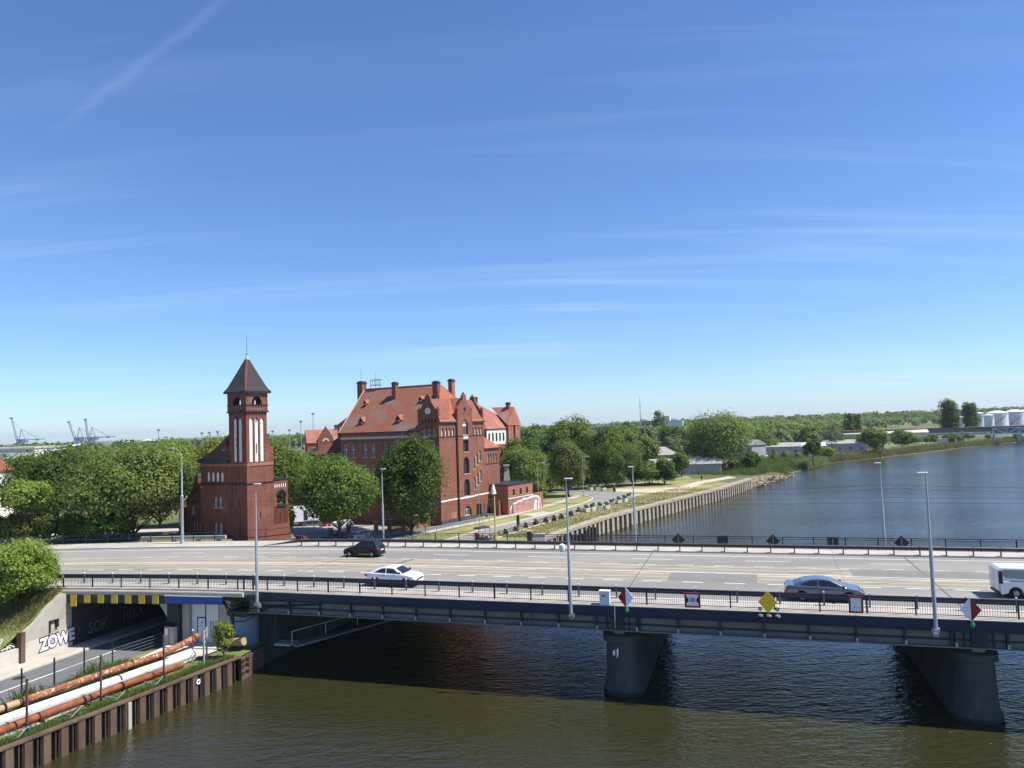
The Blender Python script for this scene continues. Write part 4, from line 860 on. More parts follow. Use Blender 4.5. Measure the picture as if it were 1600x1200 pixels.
def win(par, P, h, style='white', depth=.26):
    s0, s1, z0, z1, kind = h[:5]; o = outline(s0, s1, z0, z1, kind); w = s1 - s0
    if style in ('niche', 'louvre'):
        m = MB(); m.face(*[P(a, z, depth - .01) for a, z in o]); return m.build('niche_back', 'plaster_white' if style == 'niche' else 'door_dark', par, fix=False)
    c = ((s0 + s1) / 2, (z0 + z1) / 2); k = 1 - .16 / w; kz = 1 - .16 / (z1 - z0)
    inn = [(c[0] + (a - c[0]) * k, c[1] + (z - c[1]) * kz) for a, z in o]; f = MB(); n = len(o)
    for i in range(n):
        j = (i + 1) % n; f.face(P(*o[i], depth - .09), P(*o[j], depth - .09), P(*inn[j], depth - .09), P(*inn[i], depth - .09)); f.face(P(*inn[i], depth - .09), P(*inn[j], depth - .09), P(*inn[j], depth - .02), P(*inn[i], depth - .02))
    def bar(a0, a1, b0, b1): f.face(P(a0, b0, depth - .08), P(a1, b0, depth - .08), P(a1, b1, depth - .08), P(a0, b1, depth - .08))
    bar(c[0] - .045, c[0] + .045, z0 + .05, z1 - .05)
    if z1 - z0 > 1.3: zt = z0 + (z1 - z0) * .62; bar(s0 + .05, s1 - .05, zt - .045, zt + .045)
    if w > 1.5: bar(c[0] - w * .25 - .03, c[0] - w * .25 + .03, z0 + .05, z1 - w * .3); bar(c[0] + w * .25 - .03, c[0] + w * .25 + .03, z0 + .05, z1 - w * .3)
    fo = f.build('window', 'frame_white' if style == 'white' else ('stone_trim' if style == 'stone' else 'door_dark'), par, fix=False)
    m = MB(); m.face(*[P(a, z, depth - .02) for a, z in o]); m.build('pane', 'window_glass', fo, fix=False)
    s = MB(); q = [P(s0 - .1, z0 - .12, -.08), P(s1 + .1, z0 - .12, -.08), P(s1 + .1, z0, -.08), P(s0 - .1, z0, -.08)]; e = Vector(P(0, 0, .1)) - Vector(P(0, 0, 0)); s.ext(q, tuple(e)); s.build('sill', 'stone_trim', fo)
    return fo
def pbox(P, s0, s1, z0, z1, d0, d1):
    m = MB(); q = [P(s0, z0, d0), P(s1, z0, d0), P(s1, z1, d0), P(s0, z1, d0)]; e = Vector(P(0, 0, d1)) - Vector(P(0, 0, d0)); return m.ext(q, tuple(e))
def pinnacle(par, x, y, z, w=.5, h=.9, rh=.7, mat='brick', capmat='tile_brown'):
    MB().box(x - w / 2, x + w / 2, y - w / 2, y + w / 2, z, z + h).build('pinnacle', mat, par)
    MB().add([(x - w * .6, y - w * .6, z + h), (x + w * .6, y - w * .6, z + h), (x + w * .6, y + w * .6, z + h), (x - w * .6, y + w * .6, z + h), (x, y, z + h + rh)], [(3, 2, 1, 0), (0, 1, 4), (1, 2, 4), (2, 3, 4), (3, 0, 4)]).build('pinnacle_cap', capmat, par)
def chimney(par, x, y, z0, z1, wx, wy, mat='brick'):
    c = MB().box(x - wx / 2, x + wx / 2, y - wy / 2, y + wy / 2, z0, z1).build('chimney', mat, par)
    MB().box(x - wx / 2 - .1, x + wx / 2 + .1, y - wy / 2 - .1, y + wy / 2 + .1, z1 - .35, z1 - .12).box(x - wx / 2 + .08, x + wx / 2 - .08, y - wy / 2 + .08, y + wy / 2 - .08, z1 + .001, z1 + .12).build('chimney_cap', 'door_dark', c)

# ---------------------------------------------------------------- main red brick building
B = thing('brick_office', 'large red brick building with tall tiled hip roof and stepped gables behind the trees', 'building', (-12.448 * K, 122.964 * K, GZ), R_(61.13)); B.scale = (K, K, K)
H = lambda z: z - 2.2
PR = lambda s, z, d: (s, d, H(z)); PB = lambda s, z, d: (s, d - .35, H(z)); PL = lambda s, z, d: (d, s, H(z))
band = [(.75 + i * 1.07, 1.37 + i * 1.07, 17.0, 18.42, 'a') for i in range(4)]; band2 = [(10.25 + i * 1.05, 10.87 + i * 1.05, 17.0, 18.42, 'a') for i in range(4)]
stair = [(10.3, 11.0, 10.9, 13.0, 'a'), (11.36, 12.06, 11.52, 13.6, 'a'), (12.42, 13.12, 12.15, 14.2, 'a'), (10.3, 11.0, 7.25, 9.4, 'a'), (11.36, 12.06, 7.9, 10.0, 'a'), (12.42, 13.12, 8.55, 10.55, 'a')]
m = MB(); wall(m, 0, 5.2, 2.0, 19.3, band, PR); wall(m, 10.0, 14.5, 2.0, 19.3, band2 + stair, PR)
bayw = [(6.75, 8.55, 17.05, 19.75, 'a'), (6.8, 8.5, 14.1, 16.2, 'r'), (6.75, 8.55, 10.3, 13.2, 'a'), (6.7, 8.55, 6.45, 9.4, 'a'), (6.6, 8.85, 3.0, 4.75, 'a')]
wall(m, 5.2, 10.0, 2.0, 20.6, bayw, PB, .45); m.box(5.2, 5.202, -.35, 0, H(2), H(20.6)).box(9.998, 10.0, -.35, 0, H(2), H(20.6))
anh = [(15.5 + i * .93, 16.05 + i * .93, 11.75, 13.4, 'a') for i in range(4)] + [(16.75, 18.05, 2.4, 5.1, 'a')]
wall(m, 14.5, 19.8, 2.0, 14.3, anh, PR)
def cols(zs, ys, w=.48): return [(y - w, y + w, a, b, 'a') for (a, b) in zs for y in ys]
lw_ = cols([(13.7, 15.95), (10.0, 12.4), (6.2, 8.6)], (20.4, 18.65, 15.85, 14.1, 11.3, 9.55, 6.8))
gbw = [(y - .3, y + .3, 17.15, 18.35, 'a') for y in (.95, 1.98, 3.0)] + [(y - .16, y + .16, 19.3, 19.95, 'a') for y in (.7, 1.35, 2.0, 2.65, 3.3)] + cols([(13.7, 15.95), (10.0, 12.4)], (1.2, 2.9))
wall(m, 0, 4.3, 2.0, 20.4, gbw, PL); wall(m, 4.3, 21.8, 2.0, 18.2, lw_, PL)
lowh = cols([(10.2, 12.3)], (26.9, 24.8)); wall(m, 21.8, 28.1, 2.0, 14.2, lowh, PL)
m.box(14.49, 14.51, 0, 21.8, H(2), H(19.3)).box(0, 14.5, 21.79, 21.81, H(2), H(19.3)).box(0, 9, 28.08, 28.1, H(2), H(14.2)).box(19.79, 19.81, 0, 8, H(2), H(14.3)).box(14.5, 19.8, 7.98, 8, H(2), H(14.3))
m.add([(0, 21.8, H(18.2)), (14.5, 21.8, H(18.2)), (7.25, 21.8, H(26.2))], [(0, 1, 2)])
m.build('wall', 'brick', B, fix=False)
for h in band + band2: win(B, PR, h, 'niche')
for h in anh[:4]: win(B, PR, h, 'niche')
win(B, PR, anh[4], 'dark')
for h in stair: win(B, PR, h, 'white')
for h in bayw[:1]: win(B, PB, h, 'stone', .4)
for h in bayw[1:4]: win(B, PB, h, 'dark', .4)
win(B, PB, bayw[4], 'white', .4)
for h in gbw[:3] + gbw[8:]: win(B, PL, h, 'white')
for h in gbw[3:8]: win(B, PL, h, 'louvre')
for h in lw_ + lowh: win(B, PL, h, 'white')
# stone infill of the big niche, pale panel, string courses, plinth
MB().ext([PB(a, z, .3) for a, z in outline(7.0, 8.3, 18.6, 19.6, 'a')], (0, .08, 0)).build('tracery', 'plaster_white', B)
pbox(PB, 6.9, 8.4, 16.4, 16.8, -.04, .0).build('stone_panel', 'plaster_white', B)
for (s0, s1, P) in ((0.0, 5.18, PR), (5.15, 10.05, PB), (10.02, 19.85, PR)):
    pbox(P, s0, s1, 6.05, 6.32, -.07, .0).build('string_course', 'plaster_white', B); pbox(P, s0, min(s1, 14.5), 16.82, 16.95, -.06, .0).build('string_course', 'zinc_dark', B)
    pbox(P, s0, s1, 2.0, 3.0, -.10, .0).build('plinth', 'concrete_dark', B)
pbox(PR, 14.5, 19.9, 11.45, 11.58, -.06, 0).build('string_course', 'zinc_dark', B)
pbox(PL, 4.3, 21.7, 16.5, 16.6, -.05, 0).build('string_course', 'zinc_dark', B)
dm = MB()
for i in range(58): dm.add(*[(lambda q: (q.v, q.f))(pbox(PL, 4.6 + i * .295, 4.75 + i * .295, 16.92, 17.3, -.05, 0))][0])
dm.build('dentil_band', 'plaster_white', B, kind='stuff')
pbox(PL, 4.3, 22.0, 17.85, 18.12, -.3, .0).build('eaves_gutter', 'zinc_dark', B); pbox(PR, .2, 5.2, 19.2, 19.45, -.28, 0).build('eaves_gutter', 'zinc_dark', B); pbox(PR, 10.0, 14.6, 19.2, 19.45, -.28, 0).build('eaves_gutter', 'zinc_dark', B)
pbox(PR, 14.5, 20.0, 14.2, 14.42, -.25, 0).build('eaves_gutter', 'zinc_dark', B); pbox(PL, 21.8, 28.4, 14.1, 14.35, -.28, 0).build('eaves_gutter', 'zinc_dark', B)
for x, y0 in ((5.08, -.16), (10.12, -.14)): MB().tube((x, y0, 0), (x, y0, H(19.2)), .075, n=8).build('drainpipe', 'door_dark', B)
MB().tube((-.14, 21.6, H(4)), (-.14, 21.6, H(18)), .08).build('drainpipe', 'zinc_dark', B)
# roofs
rf = MB(); rd0, rd1 = (7.25, 4.6, H(26.2)), (7.25, 21.75, H(26.2))
e = H(18.1); e2 = H(19.35)
rf.add([(-.3, 4.0, e), (-.3, 21.8, e), rd1, rd0, (-.05, -.1, e2)], [(0, 1, 2, 3), (4, 0, 3)])
rf.add([(14.8, -.1, e2), (14.8, 21.8, e), rd1, rd0], [(0, 1, 2, 3)])
roof = rf.build('roof', 'tile', B, fix=False)
MB().add([(-.05, -.28, e2), (14.6, -.28, e2), rd0], [(0, 1, 2)]).build('hip_slope', 'tile_bright', roof, fix=False)
MB().tube(rd0, rd1, .16, n=6).build('ridge_tiles', 'tile', roof); MB().tube(rd0, (14.6, -.28, e2), .12, n=6).tube(rd0, (-.05, -.28, e2), .12, n=6).build('ridge_tiles', 'tile_bright', roof)
MB().tube((7.25, 21.8, H(26.25)), (-.2, 21.8, H(18.2)), .10, n=6).build('verge', 'stone_trim', roof)
MB().add([(14.4, -.25, H(14.35)), (20.0, -.25, H(14.35)), (20.0, 8, H(14.35)), (14.5, 8, H(18)), (14.5, 2.6, H(18.0))], [(0, 1, 4), (1, 2, 3, 4)]).build('roof', 'tile_bright', B, fix=False)
MB().add([(-.3, 21.8, H(14.25)), (-.3, 28.4, H(14.25)), (4.5, 25, H(17.8)), (4.5, 21.8, H(17.8)), (9, 28.4, H(14.25))], [(0, 1, 2, 3), (1, 4, 2)]).build('roof', 'tile_brown', B, fix=False)
# upper stair wing behind the left gable
MB().box(3.5, 9.5, 21.85, 25.4, H(8), H(19.6)).build('stair_wing', 'brick', B)
MB().add([(3.4, 21.8, H(21.6)), (3.4, 25.6, H(19.5)), (9.6, 25.6, H(19.5)), (9.6, 21.8, H(21.6)), (3.4, 21.8, H(19.5)), (9.6, 21.8, H(19.5))], [(0, 1, 2, 3), (0, 4, 1), (3, 2, 5)]).build('roof', 'tile_bright', B, fix=False)
def gable(P, s0, s1, zb, zs, zt, par=B, th=.45, mat='brick'):
    c = (s0 + s1) / 2
    prof = [(s0, zb), (s1, zb), (s1, zs), (s1 - .55, zs), (s1 - .62, zs + .45), (c + .62, zt - 1.1), (c + .5, zt - .3), (c, zt), (c - .5, zt - .3), (c - .62, zt - 1.1), (s0 + .62, zs + .45), (s0 + .55, zs), (s0, zs)]
    m = MB(); e_ = Vector(P(0, 0, th)) - Vector(P(0, 0, 0)); m.ext([P(a, z, -.02) for a, z in prof], tuple(e_)); g_ = m.build('gable', mat, par)
    for a, z in ((s0 + .27, zs), (s1 - .27, zs)): q = P(a, z, th / 2); pinnacle(g_, q[0], q[1], q[2], .5, .25, .6)
    q = P(c, zt - .45, th / 2); pinnacle(g_, q[0], q[1], q[2], .45, .3, .55)
    return g_
g1 = gable(PL, 0, 4.3, 20.4, 21.3, 24.1); g2 = gable(PB, 5.2, 10.0, 20.6, 21.4, 24.3)
PBk = lambda s, z, d: (14.5 - d, s, H(z)); gable(PBk, 0, 4.3, 19.3, 21.3, 24.1)
MB().add([(0, 0.1, H(20.0)), (0, 4.2, H(20.0)), (0.1, 2.15, H(23.4)), (6.4, 2.15, H(23.4)), (3.5, 4.2, H(20.0)), (3.5, .1, H(20))], [(0, 2, 3, 5), (1, 4, 3, 2)]).build('gable_roof', 'tile', B, fix=False)
MB().add([(5.4, -.1, H(20.2)), (9.8, -.1, H(20.2)), (7.6, -.1, H(23.6)), (7.6, 3.4, H(23.6)), (5.4, 2.0, H(20.2)), (9.8, 2.0, H(20.2))], [(0, 2, 3, 4), (1, 5, 3, 2)]).build('gable_roof', 'tile_bright', B, fix=False)
MB().add([(14.4, 0.1, H(20.0)), (14.4, 4.2, H(20.0)), (14.3, 2.15, H(23.4)), (8.1, 2.15, H(23.4)), (11, 4.2, H(20.0)), (11, .1, H(20))], [(0, 2, 3, 5), (1, 4, 3, 2)]).build('gable_roof', 'tile', B, fix=False)
ck = MB().lathe([(0, .08), (.46, .08), (.46, 0), (.56, .0), (.56, .1), (.46, .1)], 24).build('clock', 'plaster_white', B); ck.matrix_local = Matrix.Translation((-.06, 2.1, H(21.35))) @ Matrix.Rotation(R_(-90), 4, 'Y')
MB().box(-.02, .02, -.02, .3, .085, .1).box(-.24, .02, -.02, .02, .085, .1).build('clock_hand', 'door_dark', ck)
rosette = MB().lathe([(0, .05), (.4, .05), (.42, 0)], 16).build('rosette', 'zinc_dark', B); rosette.matrix_local = Matrix.Translation((7.6, -.36, H(21.6))) @ Matrix.Rotation(R_(90), 4, 'X')
# dormers on the front slope and skylight hatches on the hip
def dormer(y, x, z, w=1.1, h=1.0, L_=1.9):
    d = MB().box(x - .02, x + .6, y - w * .33, y + w * .33, z - .1, z + h * .55).build('dormer', 'zinc_dark', B)
    MB().box(x - .06, x - .021, y - .18, y + .18, z + .05, z + h * .5).build('dormer_window', 'frame_white', d)
    MB().add([(x - .35, y - w * .62, z + h * .45), (x - .35, y + w * .62, z + h * .45), (x - .35, y, z + h * 1.35), (x + L_, y, z + h * 1.55), (x + L_ * .62, y - w * .62, z + h * .65), (x + L_ * .62, y + w * .62, z + h * .65)], [(0, 4, 3, 2), (1, 2, 3, 5)]).build('dormer_roof', 'tile_bright', d, fix=False)
dormer(17.6, 1.3, H(19.5)); dormer(9.3, 1.35, H(19.6)); dormer(19.2, 4.4, H(22.95), .75, .85, 1.3); dormer(6.7, 4.5, H(23.05), .75, .85, 1.3)
for x in (3.2, 12.0):
    d = MB().add([(x - .55, .9, H(20.55)), (x + .55, .9, H(20.55)), (x, .9, H(21.75)), (x, 2.3, H(21.9))], [(0, 1, 2), (0, 2, 3), (1, 3, 2)]).build('roof_hatch', 'tile_bright', B, fix=False)
    MB().box(x - .22, x + .22, .84, .89, H(20.6), H(21.2)).build('hatch_window', 'door_dark', d)
chimney(B, 5.6, 13.3, H(23.5), H(27.0), .9, .8); chimney(B, 5.2, 3.9, H(23), H(26.6), .8, 1.1); chimney(B, 12.0, 5.2, H(21.5), H(27.3), 1.0, .85, 'brick_pale'); chimney(B, 7.25, 22.5, H(20), H(27.7), 1.3, 1.2)
an = MB()
for (x, y) in ((7.2, 18.1), (7.2, 20.3)): an.tube((x, y, H(26)), (x, y, H(27.9)), .05, n=5)
for z in (26.9, 27.9): an.tube((7.2, 18.1, H(z)), (7.2, 20.3, H(z)), .05, n=5).tube((7.9, 18.1, H(z)), (7.9, 20.3, H(z)), .05, n=5)
for i in range(6): an.tube((7.2, 18.1 + .44 * i, H(26.9)), (7.2, 18.1 + .44 * i, H(27.9)), .03, n=4)
an.tube((7.5, 19.4, H(26)), (7.5, 19.4, H(29.3)), .03, n=5); an.build('roof_antenna', 'dark_steel', B); MB().tube((7.2, 22.6, H(27.9)), (7.2, 22.6, H(30.2)), .03, n=5).build('lightning_rod', 'dark_steel', B)
for s in (13.6, 9.5, 16.0): MB().tube((s, -.12, H(3.2)), (s, -.12, H(4.6)), .04, n=5).build('wall_fixture', 'dark_steel', B)
pbox(PR, 2.9, 4.5, 2.2, 4.0, -.03, 0).build('brick_infill', 'brick_pale', B)

# ---------------------------------------------------------------- brick tower at the bridgehead
T = thing('brick_tower', 'slim dark red brick tower with pyramid roof and white blind panels beside the bridge', 'tower', (-32.45, 89.54, GZ), R_(60)); h = lambda z: z - GZ
QR = lambda s, z, d: (s, d, h(z)); QL = lambda s, z, d: (d, s, h(z))
m = MB()
lwin = [(y - .30, y + .30, a, b, 'p') for y in (7.1, 6.25, 5.4, 4.55) for a, b in ((12.65, 14.05),)]
lw2 = [(y - .27, y + .27, a, b, 'p') for y in (5.72, 4.85) for a, b in ((9.5, 10.9), (6.3, 7.75))]
slit = [(1.42, 1.56, a, b, 'r') for a, b in ((13.1, 14.0), (9.6, 10.5), (6.1, 7.0))]
wall(m, 0, 8.5, 2.0, 15.0, lwin + lw2 + slit, QL, .22); wall(m, 0, 4.1, 2.0, 15.0, [(1.9, 2.02, 8.2, 8.9, 'r')], QR, .22)
m.box(4.09, 4.1, 0, 8.5, 0, h(15)).box(0, 4.1, 8.49, 8.5, 0, h(15)).box(0, 4.1, 0, 8.5, h(14.96), h(15.0))
# stepped shoulder right of the shaft
m.ext([QR(a, z, 0) for a, z in ((3.15, 15), (4.1, 15), (4.1, 16.9), (3.75, 16.9), (3.5, 17.4), (3.35, 17.9), (3.15, 18.0))], (0, .6, 0))
# shaft with recessed plaster panels
SR = lambda s, z, d: (s, d, h(z)); SL = lambda s, z, d: (d, s, h(z)); sw_ = 3.15
pr = [(a, a + .58, 15.05, 20.55, 'p') for a in (.46, 1.29, 2.12)]; pl_ = [(a, a + .62, 15.05, 20.55, 'p') for a in (.85, 1.72)]
wall(m, 0, sw_, 15.0, 21.2, pr, SR, .12); wall(m, 0, sw_, 15.0, 21.2, pl_, SL, .12); m.box(sw_ - .01, sw_, 0, sw_, h(15), h(21.2)).box(0, sw_, sw_ - .01, sw_, h(15), h(21.2))
# belfry, open on four sides
o_ = -.1; be = sw_ + .1
bh = [(.82, 2.33, 22.08, 23.1, 'a')] ; bn = [(.80 + i * .42, 1.05 + i * .42, 21.55, 21.88, 'r') for i in range(4)]
for P in (lambda s, z, d: (s, o_ + d, h(z)), lambda s, z, d: (o_ + d, s, h(z))): wall(m, o_, be, 21.2, 23.6, bh + bn, P, .3)
for P in (lambda s, z, d: (s, be - d, h(z)), lambda s, z, d: (be - d, s, h(z))): wall(m, o_, be, 21.2, 23.6, bh, P, .3)
m.box(.2, 2.95, .2, 2.95, h(21.95), h(22.0))
m.build('wall', 'brick_tower', T, fix=False)
ic = MB(); ih = [(1.2, 1.95, 22.1, 22.85, 'a')]
for P in (lambda s, z, d: (s, .45 + d, h(z)), lambda s, z, d: (.45 + d, s, h(z)), lambda s, z, d: (s, 2.7 - d, h(z)), lambda s, z, d: (2.7 - d, s, h(z))): wall(ic, .45, 2.7, 22.0, 23.58, ih, P, .12)
ic.build('belfry_shade_liner', 'door_dark', T, fix=False)  # inner walls added in dark colour to put shade inside the belfry
for q in pr: win(T, SR, q, 'niche', .12)
for q in pl_: win(T, SL, q, 'niche', .12)
for q in bn: win(T, lambda s, z, d: (s, o_ + d, h(z)), q, 'niche', .15); win(T, lambda s, z, d: (o_ + d, s, h(z)), q, 'niche', .15)
for q in lwin: win(T, QL, q, 'niche', .16)
for q in lw2: win(T, QL, q, 'white', .2)
for q in slit: win(T, QL, q, 'louvre', .2)
for z0, z1 in ((20.6, 20.95), (16.8, 17.3)): pbox(SR, 1.53, 1.63, z0 - .7, z1, .05, .11).build('slit_window', 'door_dark', T)
for z in (16.9, 17.6): pbox(SL, 1.5, 1.7, z, z + .35, -.12, 0).build('iron_fitting', 'dark_steel', T)
MB().tube((-.06, 1.6, h(15)), (-.06, 1.6, h(20.6)), .06, n=6).build('drainpipe', 'door_dark', T)
for (a, b, c, P, mat) in ((14.55, 14.9, -.06, QR, 'brick_pale'), (14.55, 14.9, -.06, QL, 'brick_pale'), (12.36, 12.5, -.08, QR, 'zinc_dark'), (12.3, 12.5, -.1, QL, 'zinc_dark')):
    pbox(P, 0 if P is QR else -.0, 4.15 if P is QR else 8.55, a, b, c, 0).build('string_course', mat, T)
for z0, z1, d, mat in ((21.12, 21.3, .2, 'zinc_dark'), (21.95, 22.08, .16, 'zinc_dark'), (23.5, 23.72, .42, 'zinc_dark')):
    MB().ext([(-d, -d, h(z0)), (sw_ + d, -d, h(z0)), (sw_ + d, sw_ + d, h(z0)), (-d, sw_ + d, h(z0))], (0, 0, z1 - z0)).build('cornice', mat, T)
dn = MB()
for i in range(13):
    a = .05 + i * .245
    for P in (SR, SL): q = pbox(P, a, a + .12, 20.85, 21.1, -.08, 0); dn.add(q.v, q.f)
dn.build('corbel_band', 'brick_tower', T, kind='stuff')
# pyramid roof with chamfered hips
c = sw_ / 2
def ring8(hw, cut, z): return [(c - hw + cut, c - hw, z), (c + hw - cut, c - hw, z), (c + hw, c - hw + cut, z), (c + hw, c + hw - cut, z), (c + hw - cut, c + hw, z), (c - hw + cut, c + hw, z), (c - hw, c + hw - cut, z), (c - hw, c - hw + cut, z)]
rs = [ring8(2.02, .03, h(23.72)), ring8(1.72, .14, h(24.25)), ring8(.98, .22, h(26.1)), ring8(.22, .10, h(27.85))]
ma, mb_ = MB(), MB()
for i in range(3):
    for j in range(8): (mb_ if j % 2 else ma).face(rs[i][j], rs[i][(j + 1) % 8], rs[i + 1][(j + 1) % 8], rs[i + 1][j])
rfo = ma.build('roof', 'tile_dark', T, fix=False); mb_.build('hip_facet', 'tile_brown', rfo, fix=False)
MB().lathe([(.30, h(27.75)), (.14, h(28.2)), (.06, h(28.45)), (.17, h(28.55)), (.06, h(28.66)), (0, h(28.7))], 10, (c, c)).build('copper_cap', 'copper_green', T, smooth=True); MB().tube((c, c, h(28.6)), (c, c, h(30.9)), .035, .02, 6).build('spire_rod', 'dark_steel', T)
# side roof falling left from the shaft
MB().add([(-.25, 3.15, h(15.55)), (-.25, 8.75, h(15.35)), (4.3, 8.75, h(15.35)), (.75, 3.15, h(17.4)), (.85, 6.9, h(16.7)), (1.9, 3.15, h(20.2)), (2.2, 3.9, h(19.9)), (4.3, 3.15, h(15.5)), (3.4, 6.9, h(16.7))],
         [(0, 1, 4, 3), (3, 4, 6, 5), (1, 2, 8, 4), (4, 8, 6), (5, 6, 8, 7), (8, 2, 7)]).build('side_roof', 'tile_brown', T, fix=False)
pbox(QL, 3.1, 8.8, 15.0, 15.5, -.3, 0).build('eaves_band', 'zinc_dark', T)
MB().add([(.55, 4.0, h(16.6)), (.55, 5.0, h(16.6)), (.55, 4.5, h(17.7)), (1.7, 4.5, h(18.1))], [(0, 1, 2), (0, 2, 3), (1, 3, 2)]).build('dormer', 'tile_brown', T, fix=False); MB().box(.48, .54, 3.9, 5.1, h(16.5), h(16.65)).build('dormer_sill', 'galvanised', T)
# low wing with open arch on the right, battered foot
m = MB(); ah = [(4.6, 6.05, 9.4, 11.2, 'a')]; nc = [(4.25 + i * .345, 4.5 + i * .345, 11.6, 12.2, 'a') for i in range(6)]
wall(m, 4.1, 6.4, 7.0, 12.55, ah + nc, QR, .35); wall(m, .3, 4.8, 7.0, 12.55, [(.5, 4.5, 9.35, 11.5, 'r')], lambda s, z, d: (6.4 - d, s, h(z)), .35); wall(m, 4.1, 6.4, 7.0, 12.55, [(4.2, 6.2, 9.35, 11.5, 'r')], lambda s, z, d: (s, 4.8 - d, h(z)), .35)
m.box(4.1, 6.4, 0, 4.8, h(9.1), h(9.3)).box(4.1, 6.4, 0, .35, h(12.5), h(12.56)).box(6.05, 6.4, 0, 4.8, h(12.5), h(12.56))
m.ext([QR(a, z, 0) for a, z in ((4.1, 2.0), (7.1, 2.0), (6.42, 9.0), (6.4, 9.1), (4.1, 9.1))], (0, 4.8, 0))
m.build('low_wing', 'brick_tower', T, fix=False)
for q in nc: win(T, QR, q, 'niche', .1)
MB().box(4.05, 6.5, -.1, .4, h(12.56), h(12.72)).box(6.05, 6.5, .4, 4.9, h(12.56), h(12.72)).build('coping', 'zinc_dark', T); pinnacle(T, 6.3, .2, h(12.7), .4, .35, .4, 'brick_tower', 'zinc_dark')
pbox(QR, 4.65, 6.05, 9.2, 9.45, -.15, 0).build('arch_sill', 'zinc_dark', T)
am = MB(); oo = outline(4.6, 6.05, 9.4, 11.2, 'a')[2:]; oi = outline(4.44, 6.21, 9.4, 11.38, 'a')[2:]
for i in range(len(oo) - 1): am.ext([QR(*oo[i], -.04), QR(*oo[i + 1], -.04), QR(*oi[i + 1], -.04), QR(*oi[i], -.04)], (0, .05, 0))
am.build('arch_ring', 'door_dark', T)
pbox(QR, -.1, 7.4, 2.0, 4.9, -.4, -.01).build('stone_base', 'brick_tower', T)
st = MB()
for i in range(12): st.box(7.4 + i * .32, 7.72 + i * .32, -1.6, -.2, 0, h(5.2 - i * .2))
st.build('stair', 'brick_tower', T); MB().path([(-.2, -.55, h(6.9)), (3.4, -.55, h(6.6)), (7.3, -.55, h(6.4))], .035, 5).build('stair_rail', 'dark_steel', T)
# gatehouse left of the tower
Gh = thing('gatehouse', 'low dark brick gatehouse with orange tiled roof left of the tower', 'house', tuple(Vector((-32.45, 89.54, GZ)) + Matrix.Rotation(R_(60), 3, 'Z') @ Vector((1.2, 8.7, 0))), R_(60))
m = MB(); gw = [(y - .14, y + .14, 6.2, 7.3, 'r') for y in (1.2, 1.75, 2.3, 2.85)] + [(y - .3, y + .3, 8.4, 9.6, 'p') for y in (1.0, 3.0)]
wall(m, 0, 4.4, 2.0, 10.3, gw, QL, .2); m.box(5.9, 6, 0, 6, 0, h(9.2)).box(0, 6, 0, .1, 0, h(9.2)).box(0, 6, 5.9, 6, 0, h(9.2)).box(1, 1.1, 4.4, 6, 0, h(9.2)); m.add([QL(0, 10.3, 0), QL(4.4, 10.3, 0), QL(2.6, 12.4, 0), QL(2.1, 12.4, 0)], [(0, 1, 2, 3)]); m.build('wall', 'brick_tower', Gh, fix=False)
for q in gw[:4]: win(Gh, QL, q, 'niche', .15)
for q in gw[4:]: win(Gh, QL, q, 'white', .18)
MB().add([(.5, 4.3, h(9.1)), (.5, 6.3, h(9.1)), (3.4, 6.3, h(12.3)), (3.4, -.1, h(12.3)), (.1, -.1, h(9.3)), (6.3, 6.3, h(9)), (6.3, -.1, h(9))], [(4, 0, 1, 2, 3), (3, 2, 5, 6)]).build('roof', 'tile', Gh, fix=False)
pinnacle(Gh, .3, 2.35, h(12.3), .6, .9, .5, 'brick_tower', 'zinc_dark'); chimney(Gh, 3.4, 5.0, h(11.5), h(14.3), .8, .8, 'brick_tower')

# ---------------------------------------------------------------- riverside annex with painted wall
ax, ay = -1.4 * K, 134.7 * K; A_ = thing('brick_annex', 'low flat-roofed brick annex with white and pink graffiti beside the riverside road', 'building', (ax, ay, GZ), math.atan2(10.5, 6.6)); A_.scale = (K, K, K)
PA = lambda s, z, d: (s, d, z)
m = MB(); aw = [(s, s + .75, 3.35, 4.5, 'r') for s in (1.6, 4.0, 6.3)]; wall(m, 0, 8.8, -.2, 5.3, aw, PA, .2); m.box(0, .05, 0, 6, 0, 5.3).box(8.75, 8.8, 0, 6, 0, 5.3).box(0, 8.8, 5.95, 6, 0, 5.3); m.build('wall', 'brick_pale', A_, fix=False)
for q in aw: win(A_, PA, q, 'dark', .18)
MB().box(-.12, 8.92, -.12, 6.1, 5.3, 5.5).build('roof_edge', 'zinc_dark', A_); pbox(PA, 0, 8.8, 2.85, 3.0, -.05, 0).build('string_course', 'plaster_white', A_)
MB().box(8.8, 12.6, .0, .4, 0, 3.1).build('garden_wall', 'brick_pale', A_)
mur = MB(); crv = [(.6, .1), (.55, 1.0), (.9, 1.5), (1.6, 2.0), (2.8, 2.15), (3.6, 2.4), (4.5, 2.35), (5.5, 2.6), (6.7, 2.5), (7.8, 2.7), (9.6, 2.75), (10.8, 2.5), (11.6, 1.8), (11.9, .8), (12.0, .1)]
for (a, b), (c_, d_) in zip(crv, crv[1:]): mur.face((a, -.02, b), (c_, -.02, d_), (c_ * .985 + .09, -.02, d_ - .34), (a * .985 + .09, -.02, b - .34))
mur.build('graffiti', 'graf_white', A_, fix=False)
mu = MB(); mu.face(*[(a * .96 + .25, -.012, max(.1, b - .35)) for a, b in crv]); mu.build('graffiti', 'graf_pink', A_, fix=False)
for s, w_ in ((1.0, .55), (9.0, .9), (10.6, .4)): MB().face((s, -.024, .1), (s + w_, -.024, .1), (s + w_ * 1.3, -.024, 1.9), (s + w_ * .4, -.024, 1.7)).build('graffiti', 'concrete_dark' if s < 2 else 'graf_white', A_, fix=False)
